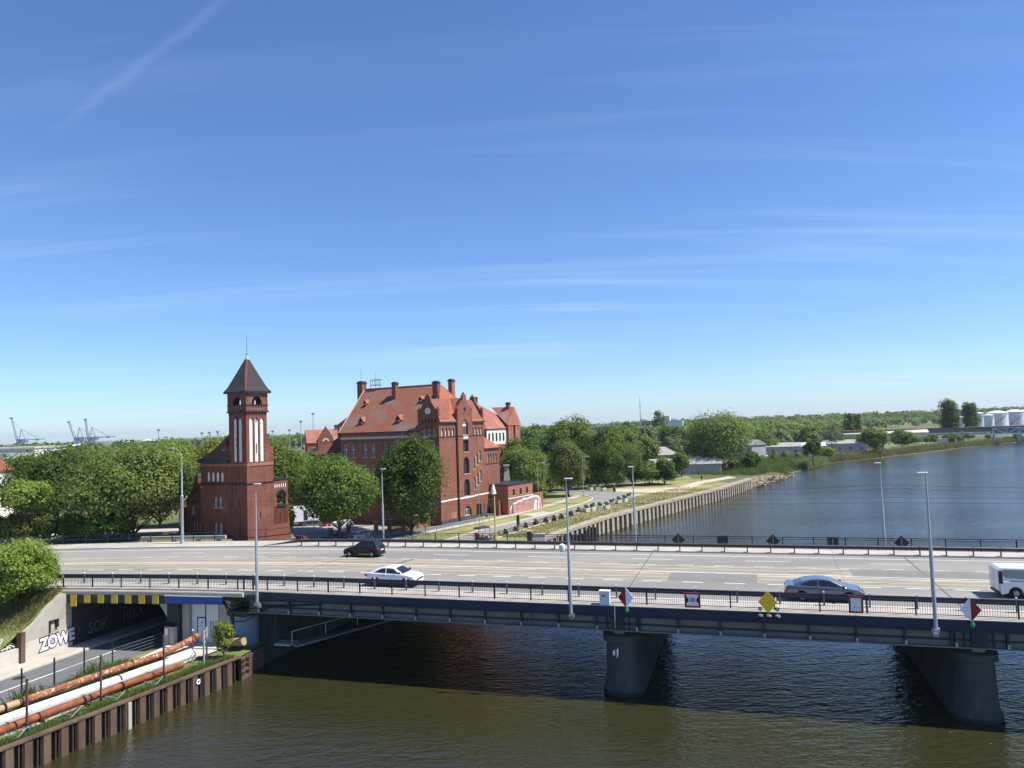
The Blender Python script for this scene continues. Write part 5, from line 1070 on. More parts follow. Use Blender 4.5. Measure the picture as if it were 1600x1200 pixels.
for s in (3.0, 5.2, 7.6): MB().box(s, s + .06, -.02, -.016, .5, 2.0).build('graffiti', 'graf_black', A_)
ob = thing('stone_obelisk', 'pale tapering stone obelisk stump behind the annex', 'obelisk', (-1.6, 141.5, GZ)); MB().add([(-1.1, -1.1, 0), (1.1, -1.1, 0), (1.1, 1.1, 0), (-1.1, 1.1, 0), (-.35, -.35, 8.2), (.35, -.35, 8.2), (.35, .35, 8.2), (-.35, .35, 8.2)], [(3, 2, 1, 0), (4, 5, 6, 7), (0, 1, 5, 4), (1, 2, 6, 5), (2, 3, 7, 6), (3, 0, 4, 7)]).build('shaft', 'concrete', ob); MB().box(-.6, .6, -.6, .6, 8.1, 8.35).build('cap', 'concrete', ob)
gtw = thing('yard_gate', 'small red gate between the large brick building and the annex', 'gate', (-2.6 * K, 135.5 * K, GZ), R_(61)); MB().box(-1.0, 1.0, -.05, .05, .1, 2.0).build('leaf', 'sign_red', gtw); MB().box(-1.3, -1.0, -.2, .2, 0, 2.6).build('pillar', 'brick_pale', gtw); MB().box(1.0, 1.3, -.2, .2, 0, 2.6).build('pillar', 'brick_pale', gtw)

# ---------------------------------------------------------------- simpler buildings further back
def block(name, label, loc, rz, w, d, hh, wallmat, roofmat, rh, rows=(), cols_=0, style='hip', cat='building', ww=1.0, wh=1.6, trim=None, scale=1):
    t = thing(name, label, cat, (loc[0], loc[1], loc[2]), rz); m = MB(); faces = [(lambda s, z, dd: (s, dd, z), w), (lambda s, z, dd: (dd, s, z), d)]; allh = []
    for P, ln in faces:
        n = max(1, int(cols_ * ln / max(w, d))) if cols_ else 0; hs = [((i + .5) * ln / n - ww / 2, (i + .5) * ln / n + ww / 2, z, z + wh, 'r') for i in range(n) for z in rows]
        wall(m, 0, ln, 0, hh, hs, P, .18); allh.append((P, hs))
    m.box(w - .02, w, 0, d, 0, hh).box(0, w, d - .02, d, 0, hh); wo = m.build('wall', wallmat, t, fix=False)
    for P, hs in allh:
        for q in hs:
            f_ = MB(); f_.face(*[P(a, z, .15) for a, z in outline(*q)]); wf = f_.build('window', 'window_glass', t, fix=False)
            g_ = MB(); c_ = (q[0] + q[1]) / 2; g_.face(P(c_ - .05, q[2], .14), P(c_ + .05, q[2], .14), P(c_ + .05, q[3], .14), P(c_ - .05, q[3], .14)); g_.build('mullion', 'frame_white', wf, fix=False)
    o = .35; r = MB()
    if style == 'hip':
        if w >= d: a, b = (d / 2, d / 2, hh + rh), (w - d / 2, d / 2, hh + rh)
        else: a, b = (w / 2, w / 2, hh + rh), (w / 2, d - w / 2, hh + rh)
        c4 = [(-o, -o, hh), (w + o, -o, hh), (w + o, d + o, hh), (-o, d + o, hh)]
        if w >= d: r.add(c4 + [a, b], [(0, 1, 5, 4), (1, 2, 5), (2, 3, 4, 5), (3, 0, 4)])
        else: r.add(c4 + [a, b], [(0, 1, 4), (1, 2, 5, 4), (2, 3, 5), (3, 0, 4, 5)])
    elif style == 'gable': r.add([(-o, -o, hh), (w + o, -o, hh), (w + o, d + o, hh), (-o, d + o, hh), (-o, d / 2, hh + rh), (w + o, d / 2, hh + rh)], [(0, 1, 5, 4), (3, 4, 5, 2), (0, 4, 3), (1, 2, 5)])
    else: r.box(-o, w + o, -o, d + o, hh + .003, hh + rh)
    ro = r.build('roof', roofmat, t, fix=False)
    return t
b2 = block('brick_office', 'tall brick building with pink tiled roof and white upper storey behind the large brick building', (-6.4, 174, GZ), R_(61), 16, 18, 15.2, 'brick_pale', 'tile_pink', 6.8, (1.5, 5, 8.4, 11.4), 7, ww=.9, wh=1.9)
pbox(lambda s, z, d: (s, d, z), 0, 9.2, 11.4, 15.0, -.05, -.003).build('white_storey', 'plaster_white', b2)
for i in range(5): pbox(lambda s, z, d: (s, d, z), .7 + i * 1.7, 1.5 + i * 1.7, 12.2, 14.2, -.07, -.052).build('window', 'window_glass', b2)
for i in range(2): MB().box(9.5 + i * 3.6, 12 + i * 3.6, -.6, 0, 0, 16).build('bay', 'brick_pale', b2)
MB().add([(9, -.7, 15.9), (16.2, -.7, 15.9), (12.6, -.7, 20.5), (12.6, 6, 20.6)], [(0, 1, 2), (0, 2, 3), (1, 3, 2)]).build('gable_roof', 'tile_pink', b2, fix=False)
chimney(b2, 7.6, 8, 18, 23.2, 1.6, 1.2, 'door_dark'); chimney(b2, 12.6, 1.0, 19, 21.6, .9, .9, 'brick')
b3 = block('brick_house', 'distant brick house with orange roof and pointed gable between tower and large brick building', (-62, 222, GZ), R_(20), 26, 12, 12.6, 'brick_pale', 'tile_pink', 4.0, (8.8,), 8, 'gable', 'house', ww=1.2, wh=2.2)
MB().ext([(3, -.4, 8), (7.5, -.4, 8), (7.5, -.4, 14), (5.25, -.4, 17.6), (3, -.4, 14)], (0, .8, 0)).build('gable', 'brick', b3); MB().lathe([(.55, 0), (.95, 0), (.95, .1), (.55, .1)], 16, ang=math.pi).build('round_window', 'plaster_white', b3).matrix_local = Matrix.Translation((5.25, -.42, 13)) @ Matrix.Rotation(R_(90), 4, 'X')
for x in (9, 14, 19): chimney(b3, x, 6, 15.5, 17.8, .9, .9, 'brick')
block('brick_house', 'house with orange tiled roof behind the trees at the left edge', (-165, 150, GZ), R_(-8), 58, 14, 10.0, 'plaster_white', 'tile_bright', 4.6, (6,), 12, 'gable', 'house', ww=1.4, wh=1.6)
block('white_hall', 'long white hall with low arches above an orange roof, left edge', (-312, 300, GZ), R_(8), 108, 30, 13.0, 'plaster_white', 'concrete_pale', .8, (), 0, 'flat')
for i in range(6):
    wh_ = bpy.data.objects['white_hall']; MB().ext([(22 + i * 14 + 5.5 * math.cos(math.pi * k / 10), -.1, 9.0 + 2.6 * math.sin(math.pi * k / 10)) for k in range(11)], (0, .2, 0)).build('arch_window', 'roof_grey', wh_)
block('white_house', 'white rendered house glimpsed under the trees at the left edge', (-108, 112, GZ + 1), R_(5), 22, 9, 8.4, 'plaster_white', 'tile_brown', 2.2, (1.6, 4.9), 7, 'gable', 'house', ww=1.3, wh=1.5)
# brick pillar fence in front of the large building
fp = [G(p) for p in [(-27.3, 108.8), (-25.3, 112.0), (-21.8, 115.1), (-20.1, 117.3), (-18.2, 119.4), (-16.3, 121.5), (-14.7, 123.3)]]
fe = thing('brick_fence', 'brick pillar fence with dark panels in front of the large brick building', 'fence', (*fp[0], GZ))
for p in fp:
    x, y = p[0] - fp[0][0], p[1] - fp[0][1]; q = MB().box(x - .3, x + .3, y - .3, y + .3, 0, 1.95).build('pillar', 'brick_pale', fe); MB().box(x - .38, x + .38, y - .38, y + .38, 1.951, 2.08).build('pillar_cap', 'concrete', q)
for a, b in zip(fp, fp[1:]):
    dx, dy = b[0] - a[0], b[1] - a[1]; L_ = math.hypot(dx, dy); o = thing.__name__; mt = Matrix.Translation((a[0] - fp[0][0], a[1] - fp[0][1], 0)) @ Matrix.Rotation(math.atan2(dy, dx), 4, 'Z')
    MB().box(.3, L_ - .3, -.15, .15, 0, .5).build('fence_plinth', 'brick_pale', fe).matrix_local = mt
    pn = MB(); pn.box(.3, L_ - .3, -.025, .025, .6, .66).box(.3, L_ - .3, -.025, .025, 1.6, 1.66); s = .4
    while s < L_ - .3: pn.box(s, s + .03, -.012, .012, .5, 1.72); s += .16
    pn.build('fence_panel', 'timber_dark', fe).matrix_local = mt

# ---------------------------------------------------------------- vehicles
wh_t = MB().lathe([(.17, -.10), (.29, -.105), (.325, -.07), (.33, 0), (.325, .07), (.29, .105), (.17, .10), (.17, -.10)], 20).mesh('tyre')
wh_r = MB().lathe([(0, .045), (.06, .05), (.10, .02), (.17, .06), (.20, .09), (.205, .06), (.2, -.06), (0, -.05)], 20).mesh('rim')
wh_s = MB()
for i in range(5):
    a = 2 * math.pi * i / 5; c_, s_ = math.cos(a), math.sin(a)
    wh_s.ext([(.05 * c_ - .025 * s_, .05 * s_ + .025 * c_, .05), (.05 * c_ + .025 * s_, .05 * s_ - .025 * c_, .05), (.2 * c_ + .03 * s_, .2 * s_ - .03 * c_, .075), (.2 * c_ - .03 * s_, .2 * s_ + .03 * c_, .075)], (0, 0, .02))
wh_s = wh_s.mesh('spokes')
def car(name, label, cat, loc, rz, paint, L, w, belt, roofz, gh, lowprof, axle, r=.32, tail='tail_red', cladding=False, dark=False, group=None, van=False, sidewin=None):
    """gh: greenhouse side polygon (x,z) from rear base over the roof to front base; lowprof: upper contour (x,z) of the lower body from rear to front."""
    t = thing(name, label, cat, loc, rz, group); ra = r + .06; zb = .2; xr, xf = axle
    def arch(xc): return [(xc + ra * math.cos(a), r + ra * math.sin(a)) for a in [math.pi * i / 8 for i in range(9)]]
    low = lowprof + [(L / 2 - .06, zb), ] + [(x, max(z, zb)) for x, z in arch(xf)] + [(x, max(z, zb)) for x, z in arch(xr)] + [(-L / 2 + .1, zb)]
    MB().ext([(x, -w, z) for x, z in low], (0, 2 * w, 0)).build('body', paint, t, bevel=.085)
    MB().box(xr - ra, xr + ra, -w + .24, w - .24, .15, r + ra - .02).box(xf - ra, xf + ra, -w + .24, w - .24, .15, r + ra - .02).build('wheel_well', 'plastic_dark', t)
    tk = .42 if not van else .10
    hw = lambda z: w - .03 - tk * max(0, z - belt)
    n = len(gh); vs = [(x, -hw(z), z) for x, z in gh] + [(x, hw(z), z) for x, z in gh]
    MB().add(vs, [tuple(range(n)), tuple(range(2 * n - 1, n - 1, -1))] + [(i, n + i, n + (i + 1) % n, (i + 1) % n) for i in range(n)]).build('cabin', paint, t, bevel=.065)
    def panel(nm, pts, mat='car_glass'): m = MB(); m.face(*pts); return m.build(nm, mat, t, fix=False)
    for poly in sidewin:
        for s in (-1, 1): panel('side_window', [(x, s * (hw(z) + .008), z) for x, z in poly])
    def sheet(nm, p, q, mat='car_glass', e=.1, off=.012):
        (x0, z0), (x1, z1) = p, q; dx, dz = x1 - x0, z1 - z0; l = math.hypot(dx, dz); nx, nz = (-dz / l * off, dx / l * off)
        if nz < 0: nx, nz = -nx, -nz
        a, b = .07, .93; return panel(nm, [(x0 + dx * a + nx, -hw(z0) + e, z0 + dz * a + nz), (x0 + dx * a + nx, hw(z0) - e, z0 + dz * a + nz), (x0 + dx * b + nx, hw(z1) - e, z0 + dz * b + nz), (x0 + dx * b + nx, -hw(z1) + e, z0 + dz * b + nz)], mat)
    sheet('windscreen', gh[-2], gh[-1]); 
    if not van: sheet('rear_window', gh[0], gh[1])
    for x in (xr, xf):
        for s in (-1, 1):
            o = obj('wheel', wh_t, 'black_rubber', t); o.location = (x, s * (w - .11), r); o.rotation_euler = (R_(-90 * s), 0, 0); o.scale = (r / .33,) * 3
            obj('rim', wh_r, 'plastic_dark' if dark else 'rim', o); obj('spokes', wh_s, 'rim', o)
    zl = lowprof[0][1]; zh = lowprof[-1][1]
    for s in (-1, 1):
        MB().box(-L / 2 - .005, -L / 2 + .26, s * (w - .30), s * (w - .008) + s * .014, zl - .20, zl - .06).build('tail_light', tail, t, bevel=.02)
        MB().box(L / 2 - .36, L / 2 + .0, s * (w - .42), s * (w - .02) + s * .012, zh - .13, zh - .02).build('headlight', 'head_glass', t, bevel=.03)
        xm = gh[-1][0] - .28; MB().box(xm - .1, xm + .08, s * w, s * (w + .2), belt + .02, belt + .17).build('mirror', 'plastic_dark', t, bevel=.03)
        for x in (-.55, .35): MB().box(x - .09, x + .09, s * (w - .0), s * (w + .022), belt - .16, belt - .12).build('door_handle', paint if not cladding else 'plastic_dark', t)
        MB().box(xr + ra + .02, xf - ra - .02, s * (w - .05), s * (w + .012), .19, .30 if not cladding else .38).build('sill', 'plastic_dark', t)
        for x in (-.98 if not van else -.2, .08, 1.08): MB().box(x - .006, x + .006, s * (w - .01), s * (w + .003), .34, belt - .03).build('door_gap', 'plastic_dark', t)
    MB().box(-L / 2 - .02, -L / 2 + .01, -.26, .26, .62, .73).build('number_plate', 'sign_white', t); MB().box(L / 2 - .03, L / 2 + .015, -.26, .26, .42, .53).build('number_plate', 'sign_white', t)
    MB().box(L / 2 - .12, L / 2 + .012, -.55, .55, .56, .64).build('grille', 'plastic_dark', t); MB().box(-L / 2 - .015, -L / 2 + .1, -w + .12, w - .12, .22, .38).build('bumper', 'plastic_dark', t)
    return t
ON = lambda u, v: tuple(W(u, v, DZ + .004))
sedan = dict(L=4.85, w=.92, belt=.93, roofz=1.46, lowprof=[(-2.40, .92), (-2.36, 1.02), (-2.1, 1.07), (-1.6, 1.04), (.95, .98), (1.6, .93), (2.1, .84), (2.36, .70), (2.42, .55)], gh=[(-2.0, 1.0), (-1.35, 1.29), (-.85, 1.42), (-.35, 1.465), (.05, 1.455), (.45, 1.385), (1.42, .94)], axle=(-1.42, 1.45),
             sidewin=[[(-1.5, 1.05), (-.42, 1.02), (-.42, 1.39), (-.8, 1.37), (-1.25, 1.22)], [(-.34, 1.02), (1.0, .99), (.42, 1.31), (.05, 1.385), (-.34, 1.395)]])
hatch = dict(L=3.85, w=.85, belt=.95, roofz=1.52, lowprof=[(-1.86, .98), (-1.6, 1.0), (.75, .98), (1.35, .92), (1.75, .78), (1.88, .62)], gh=[(-1.83, .96), (-1.5, 1.44), (-1.1, 1.52), (-.2, 1.53), (.15, 1.46), (1.0, .95)], axle=(-1.2, 1.22), sidewin=[[(-1.5, 1.02), (-.55, 1.0), (-.55, 1.42), (-1.25, 1.40)], [(-.46, 1.0), (.62, .98), (.08, 1.40), (-.46, 1.43)]])
coupe = dict(L=4.36, w=.90, belt=1.02, roofz=1.52, lowprof=[(-2.1, 1.02), (-1.85, 1.12), (-1.5, 1.08), (.75, 1.02), (1.4, .98), (1.95, .86), (2.14, .68)], gh=[(-1.95, 1.06), (-1.2, 1.38), (-.55, 1.51), (.0, 1.52), (.35, 1.46), (1.15, 1.0)], axle=(-1.3, 1.36), r=.345, cladding=True, sidewin=[[(-1.35, 1.10), (-.38, 1.08), (-.38, 1.42), (-.75, 1.40)], [(-.3, 1.08), (.78, 1.04), (.28, 1.38), (-.3, 1.43)]])
vanp = dict(L=5.0, w=.97, belt=1.15, roofz=1.95, lowprof=[(-2.48, 1.14), (1.2, 1.14), (1.75, 1.08), (2.3, .92), (2.48, .7)], gh=[(-2.46, 1.1), (-2.42, 1.88), (-2.3, 1.97), (.8, 1.97), (1.1, 1.90), (1.85, 1.1)], axle=(-1.55, 1.5), r=.34, van=True, sidewin=[[(.55, 1.16), (1.45, 1.12), (1.0, 1.72), (.55, 1.76)]])
car('car', 'silver blue sedan driving on the near lane behind the tilted white board', 'car', ON(19.35, 3.85), BA, 'car_silver', **sedan)
car('car', 'white fastback car with black cladding driving on the near lane', 'car', ON(-12.25, 3.75), BA, 'car_white', **coupe)
car('car', 'small black hatchback driving left on the far lane', 'car', ON(-21.35, 15.5), BA + math.pi, 'car_black', **hatch)
v_ = car('van', 'white delivery van at the right edge with dark rear corner', 'van', ON(32.65, 6.75), BA, 'van_white', **vanp)
for s in (-1, 1):
    MB().box(-2.52, -2.47, s * .48 - .44, s * .48 + .44, .45, 1.86).build('rear_door', 'van_white', v_, bevel=.02); MB().box(-2.50, -2.28, s * .94, s * .99, .95, 1.75).build('rear_light', 'plastic_dark', v_)
    MB().box(-1.9, .3, s * (.97 - .0) if s > 0 else -.985, s * .985 if s > 0 else -.97, 1.08, 1.12).build('side_rail', 'plastic_dark', v_)
    m = MB(); m.face(*[(x, s * (.945 - .1 * (z - 1.15) + .006), z) for x, z in ((-2.05, 1.3), (.35, 1.22), (.35, 1.8), (-2.2, 1.83), (-2.25, 1.5))]); m.build('side_panel', 'car_grey', v_, fix=False)
PKZ = GZ + .03
for (x, y, rz, paint, spec, lab) in [(-37.2, 114.6, -115, 'car_red', hatch, 'red car parked nearest the tower, half hidden by the stair'), (-35.5, 116.8, -115, 'car_black', sedan, 'dark car parked behind the red car beside the tower'), (-33.4, 120.6, -100, 'car_grey', coupe, 'grey parked car right of the dark car, by the trailer'),
                                     (-29.5, 116.4, 75, 'car_red', hatch, 'dark red parked car under the broad tree'), (-27.0, 115.6, 75, 'van_white', vanp, 'white parked van under the broad tree'), (-25.9, 106.6, 60, 'car_blue', coupe, 'blue parked car behind the far railing, left of the brick fence'), (-22.6, 107.4, 60, 'car_blue', sedan, 'dark blue parked car in tree shade beside the brick fence')]:
    car('car' if spec is not vanp else 'van', lab, 'car' if spec is not vanp else 'van', (x, y, PKZ), R_(rz), paint, **{**spec})
tr = thing('trailer', 'white box trailer standing behind the parked cars by the tower', 'trailer', (-37.0, 127, PKZ), R_(15))
MB().box(-3.2, 3.2, -1.1, 1.1, .7, 3.2).build('box', 'van_white', tr, bevel=.05); MB().box(.6, 1.2, -1.14, -1.101, .9, 2.6).build('door', 'plastic_dark', tr); MB().box(-2.2, -1.2, -1.14, -1.101, 1.9, 2.6).build('window', 'car_glass', tr)
for s in (-1, 1): o = obj('wheel', wh_t, 'black_rubber', tr); o.location = (0, s * 1.0, .33); o.rotation_euler = (R_(90), 0, 0)
MB().box(3.2, 4.2, -.06, .06, .55, .67).build('drawbar', 'dark_steel', tr)
for i, (x, y, rz, lab) in enumerate([(97, 291, -35, 'white van parked outside the far riverside sheds'), (93.5, 297, -30, 'white car parked beside the small far house')]):
    car('van' if i == 0 else 'car', lab, 'van' if i == 0 else 'car', (x, y, zland(x, y) + .05), R_(rz), 'van_white', **(vanp if i == 0 else coupe))

# ---------------------------------------------------------------- people (one continuous skinned body each)
def skin_person(name, label, loc, rz, joints, edges, mat, head, hairmat='cloth_dark', parts=()):
    t = thing(name, label, 'person', loc, rz)
    me = bpy.data.meshes.new('body'); keys = list(joints); me.from_pydata([joints[k][:3] for k in keys], [(keys.index(a), keys.index(b)) for a, b in edges], [])
    o = obj('body', me, mat, t); md = o.modifiers.new('skin', 'SKIN'); md.use_smooth_shade = True
    if not me.skin_vertices: me.attributes.new('sk', 'FLOAT', 'POINT')
    for i, k in enumerate(keys): me.skin_vertices[0].data[i].radius = (joints[k][3],) * 2; me.skin_vertices[0].data[i].use_root = (k == 'pelvis')
    s = o.modifiers.new('sub', 'SUBSURF'); s.levels = 1; s.render_levels = 1
    hx, hy, hz = head; MB().lathe([(0, -.13), (.06, -.11), (.085, -.02), (.088, .05), (.06, .11), (0, .135)], 12).build('head', 'skin', t, smooth=True).location = head
    MB().lathe([(.092, .0), (.098, .06), (.07, .125), (0, .15)], 12).build('hair', hairmat, t, smooth=True).location = (hx - .012, hy, hz)
    MB().box(.08, .115, -.014, .014, -.03, .01).build('nose', 'skin', t).location = head
    for pn, mb, mt in parts: mb.build(pn, mt, t)
    return t
E_ = [('pelvis', 'chest'), ('chest', 'neck'), ('neck', 'skull'), ('chest', 'shl'), ('shl', 'ell'), ('ell', 'hal'), ('chest', 'shr'), ('shr', 'elr'), ('elr', 'har'), ('pelvis', 'hil'), ('hil', 'knl'), ('knl', 'anl'), ('anl', 'tol'), ('pelvis', 'hir'), ('hir', 'knr'), ('knr', 'anr'), ('anr', 'tor')]
def J(**k): return k
walk = J(pelvis=(0, 0, .95, .14), chest=(.03, 0, 1.32, .15), neck=(.04, 0, 1.48, .06), skull=(.05, 0, 1.56, .06), shl=(.03, .19, 1.40, .065), ell=(-.06, .24, 1.12, .048), hal=(.08, .24, .88, .04), shr=(.03, -.19, 1.40, .065), elr=(.10, -.24, 1.13, .048), har=(.28, -.22, .95, .04),
         hil=(0, .1, .9, .1), knl=(.16, .1, .5, .065), anl=(.22, .1, .09, .045), tol=(.36, .1, .05, .04), hir=(0, -.1, .9, .1), knr=(-.05, -.1, .5, .065), anr=(-.28, -.1, .14, .045), tor=(-.18, -.1, .04, .04))
skin_person('person', 'person in dark clothes walking on the dirt track along the far bank', (47.2, 187.6, GZ + .05), R_(-120), walk, E_, 'cloth_dark', (.06, 0, 1.66))
ride = J(pelvis=(-.25, 0, .82, .15), chest=(-.12, 0, 1.20, .16), neck=(-.06, 0, 1.38, .06), skull=(-.05, 0, 1.46, .06), shl=(-.1, .2, 1.28, .07), ell=(.12, .27, 1.08, .05), hal=(.36, .26, 1.02, .04), shr=(-.1, -.2, 1.28, .07), elr=(.12, -.27, 1.08, .05), har=(.36, -.26, 1.02, .04),
         hil=(-.22, .12, .8, .11), knl=(.16, .18, .74, .07), anl=(.12, .17, .36, .05), tol=(.26, .17, .32, .04), hir=(-.22, -.12, .8, .11), knr=(.16, -.18, .74, .07), anr=(.12, -.17, .36, .05), tor=(.26, -.17, .32, .04))
mx_, my_ = 22.3, 167.5
skin_person('person', 'rider in dark clothes and helmet on a scooter at the road bend', (mx_, my_, GZ + .03), R_(100), ride, E_, 'cloth_dark', (-.04, 0, 1.56), 'lamp_white')
sc_t = thing('scooter', 'dark scooter ridden round the bend of the riverside road', 'scooter', (mx_, my_, GZ + .03), R_(100))
MB().ext([(-.8, -.14, .35), (-.75, -.14, .72), (-.2, -.14, .74), (.0, -.14, .32), (.35, -.14, .32), (.5, -.14, .95), (.6, -.14, .95), (.62, -.14, .4), (.3, -.14, .22), (-.6, -.14, .25)], (0, .28, 0)).build('body', 'car_black', sc_t, bevel=.04)
for x in (-.55, .72): o = obj('wheel', wh_t, 'black_rubber', sc_t); o.location = (x, 0, .25); o.rotation_euler = (R_(90), 0, 0); o.scale = (.75, .75, .6)
MB().tube((.45, -.3, 1.0), (.45, .3, 1.0), .025).tube((.72, 0, .25), (.46, 0, 1.0), .03).build('handlebar', 'dark_steel', sc_t)
rk = thing('cycle_rickshaw', 'small open cart with dark canopy standing on the street beside the yellow mast', 'cart', (-4.7, 101.2, GZ + .03), R_(35))
MB().box(-.95, .95, -.6, .6, .35, .55).box(-.9, -.1, -.55, .55, .55, .85).build('floor', 'plastic_dark', rk, bevel=.04); MB().box(-.95, -.8, -.55, .55, .85, 1.4).build('seat_back', 'cloth_red', rk, bevel=.04); MB().box(-.85, -.2, -.5, .5, .851, .98).build('seat', 'cloth_red', rk, bevel=.04)
MB().add([(-1.1, -.7, 1.95), (.9, -.7, 2.0), (.9, .7, 2.0), (-1.1, .7, 1.95), (-.9, -.6, 2.15), (.75, -.6, 2.2), (.75, .6, 2.2), (-.9, .6, 2.15)], [(3, 2, 1, 0), (4, 5, 6, 7), (0, 1, 5, 4), (1, 2, 6, 5), (2, 3, 7, 6), (3, 0, 4, 7)]).build('canopy', 'cloth_dark', rk, bevel=.04)
for x, y in ((-1.0, -.6), (-1.0, .6), (.8, -.6), (.8, .6)): MB().tube((x, y, .5), (x, y, 1.97), .03).build('canopy_post', 'sign_red' if x < 0 else 'dark_steel', rk)
for x, y in ((-.6, -.68), (-.6, .68), (1.25, 0)): o = obj('wheel', wh_t, 'black_rubber', rk); o.location = (x, y, .33); o.rotation_euler = (R_(90), 0, 0); o.scale = (1, 1, .5)
MB().tube((.9, 0, .45), (1.25, 0, .33), .04).tube((1.2, 0, .33), (1.0, 0, 1.1), .03).tube((1.0, -.3, 1.1), (1.0, .3, 1.1), .025).build('steering', 'dark_steel', rk); MB().box(.55, .9, -.5, .5, .56, .95).build('front_panel', 'lamp_white', rk, bevel=.05)

# ---------------------------------------------------------------- street furniture on the far side
ym = thing('signal_mast', 'yellow navigation signal mast with lamps and side arms behind the far railing', 'mast', (-2.9, 99.6, GZ))
MB().tube((0, 0, 0), (0, 0, 1.2), .42, .34).build('foot', 'lamp_yellow', ym, smooth=True); MB().tube((0, 0, 1.2), (0, 0, 6.4), .11, .09, 10).build('pole', 'lamp_yellow', ym, smooth=True)
MB().box(-.9, .0, -.03, .03, 6.0, 6.08).box(-.75, -.70, -.03, .03, 5.1, 6.0).box(-.4, .55, -.03, .03, 5.3, 5.36).box(-1.1, 0, -.15, .15, 3.95, 4.1).build('arm', 'galvanised', ym); MB().box(-1.25, -.95, -.2, .2, 3.7, 3.95).box(-.55, -.25, -.14, .14, 6.1, 6.6).build('lantern', 'plastic_dark', ym); MB().lathe([(0, 8.05), (.12, 7.9), (.28, 7.3), (.4, 6.75), (.15, 6.62), (0, 6.6)], 12, (-.1, 0)).build('beacon', 'plaster_white', ym, smooth=True)
ts = thing('traffic_signal', 'traffic signal seen from behind on a slim grey pole in front of the brick building', 'traffic light', (-5.6, 112, GZ)); MB().tube((0, 0, 0), (0, 0, 7.2), .06, .04).build('pole', 'galvanised', ts)
for x in (-.22, .22): MB().box(x - .16, x + .16, -.05, .28, 2.6, 4.2).build('signal_head', 'plastic_dark', ts, bevel=.03)
ts2 = thing('traffic_signal', 'small black signal box on a short post beside the riverside road', 'traffic light', (.2, 105.9, GZ)); MB().tube((0, 0, 0), (0, 0, 1.6), .05).build('pole', 'galvanised', ts2); MB().box(-.22, .22, -.1, .2, 1.6, 3.0).build('signal_head', 'plastic_dark', ts2, bevel=.03)
rs_ = thing('road_sign', 'round grey sign back on a thin post by the brick fence', 'road sign', (-14.6, 107.5, GZ)); MB().tube((0, 0, 0), (0, 0, 2.6), .04).build('post', 'galvanised', rs_); MB().lathe([(0, -.015), (.4, -.015), (.4, .015), (0, .015)], 18).build('disc', 'concrete_dark', rs_).matrix_local = Matrix.Translation((0, -.05, 2.3)) @ Matrix.Rotation(R_(90), 4, 'X')
ys = thing('road_sign', 'yellow sign below a white one on a post at the road bend', 'road sign', (21.3, 180, GZ)); MB().tube((0, 0, 0), (0, 0, 2.4), .05).build('post', 'galvanised', ys)
MB().ext([(-.65, 0, 2.9), (0, 0, 1.9), (.65, 0, 2.9)], (0, .04, 0)).build('lower_sign', 'sign_yellow', ys); MB().ext([(-.7, -.02, 3.45), (0, -.02, 2.95), (.7, -.02, 3.45), (0, -.02, 4.1)], (0, .04, 0)).build('upper_sign', 'sign_white', ys)
for (x, y, hh, lab, sx) in [(14.5, 158.4, 8.2, 'slim street lamp with curved arm at the road bend', .9), (4.3, 141.5, 8.0, 'slim street lamp near the annex on the riverside road', .9)]:
    t = thing('street_lamp', lab, 'street lamp', (x, y, GZ)); MB().tube((0, 0, 0), (0, 0, hh), .09, .05).build('pole', 'galvanised', t); MB().path([(0, 0, hh), (.3, 0, hh + .4), (1.0, 0, hh + .5)], .04, 6).build('arm', 'galvanised', t); MB().box(.9, 1.5, -.1, .1, hh + .44, hh + .56).build('lamp_head', 'lamp_white', t)
tp = thing('parking_pole', 'thin white pole in the parking yard between cars', 'pole', (-28.6, 104.5, GZ)); MB().tube((0, 0, 0), (0, 0, 4.4), .05).build('pole', 'galvanised', tp); MB().box(-.15, .15, -.03, .03, 4.0, 4.4).build('head', 'galvanised', tp)
wr = thing('barrier_rail', 'row of low white railings along the pavement below the brick building', 'railing', (*G((-13.6, 113.8)), GZ)); a0 = G((-13.6, 113.8)); a1 = G((-4.6, 126.0))
for i in range(9): MB().tube(((a1[0] - a0[0]) * i / 8, (a1[1] - a0[1]) * i / 8, 0), ((a1[0] - a0[0]) * i / 8, (a1[1] - a0[1]) * i / 8, 1.0), .04).build('post', 'galvanised', wr)
for z in (.55, 1.0): MB().tube((0, 0, z), (a1[0] - a0[0], a1[1] - a0[1], z), .03).build('rail', 'galvanised', wr)
yb = thing('barrier_block', 'pale yellow barrier rail at the edge of the quay beside the road', 'barrier', (2.3, 107.3, GZ))
for x in (-1.6, -.5, .6, 1.7): MB().box(x - .06, x + .06, -.06, .06, 0, 1.0).build('post', 'lamp_yellow', yb)
for z in (.5, .95): MB().box(-1.7, 1.8, -.03, .03, z - .05, z + .05).build('rail', 'lamp_yellow', yb)
bx_ = thing('utility_box', 'white utility box behind the far railing near the timber fender', 'cabinet', (3.0, 98.6, GZ)); MB().box(-.7, .7, -.4, .4, 0, 1.3).build('body', 'panel_white', bx_, bevel=.03); MB().box(-.75, .75, -.45, .45, 1.301, 1.38).build('lid', 'concrete', bx_)
bp_ = thing('dark_gate_post', 'dark square pillar behind the far railing near the timber fender', 'pillar', (1.6, 99.4, GZ)); MB().box(-.3, .3, -.3, .3, 0, 1.6).build('pillar', 'timber_dark', bp_); MB().box(-.36, .36, -.36, .36, 1.601, 1.7).build('cap', 'concrete', bp_)

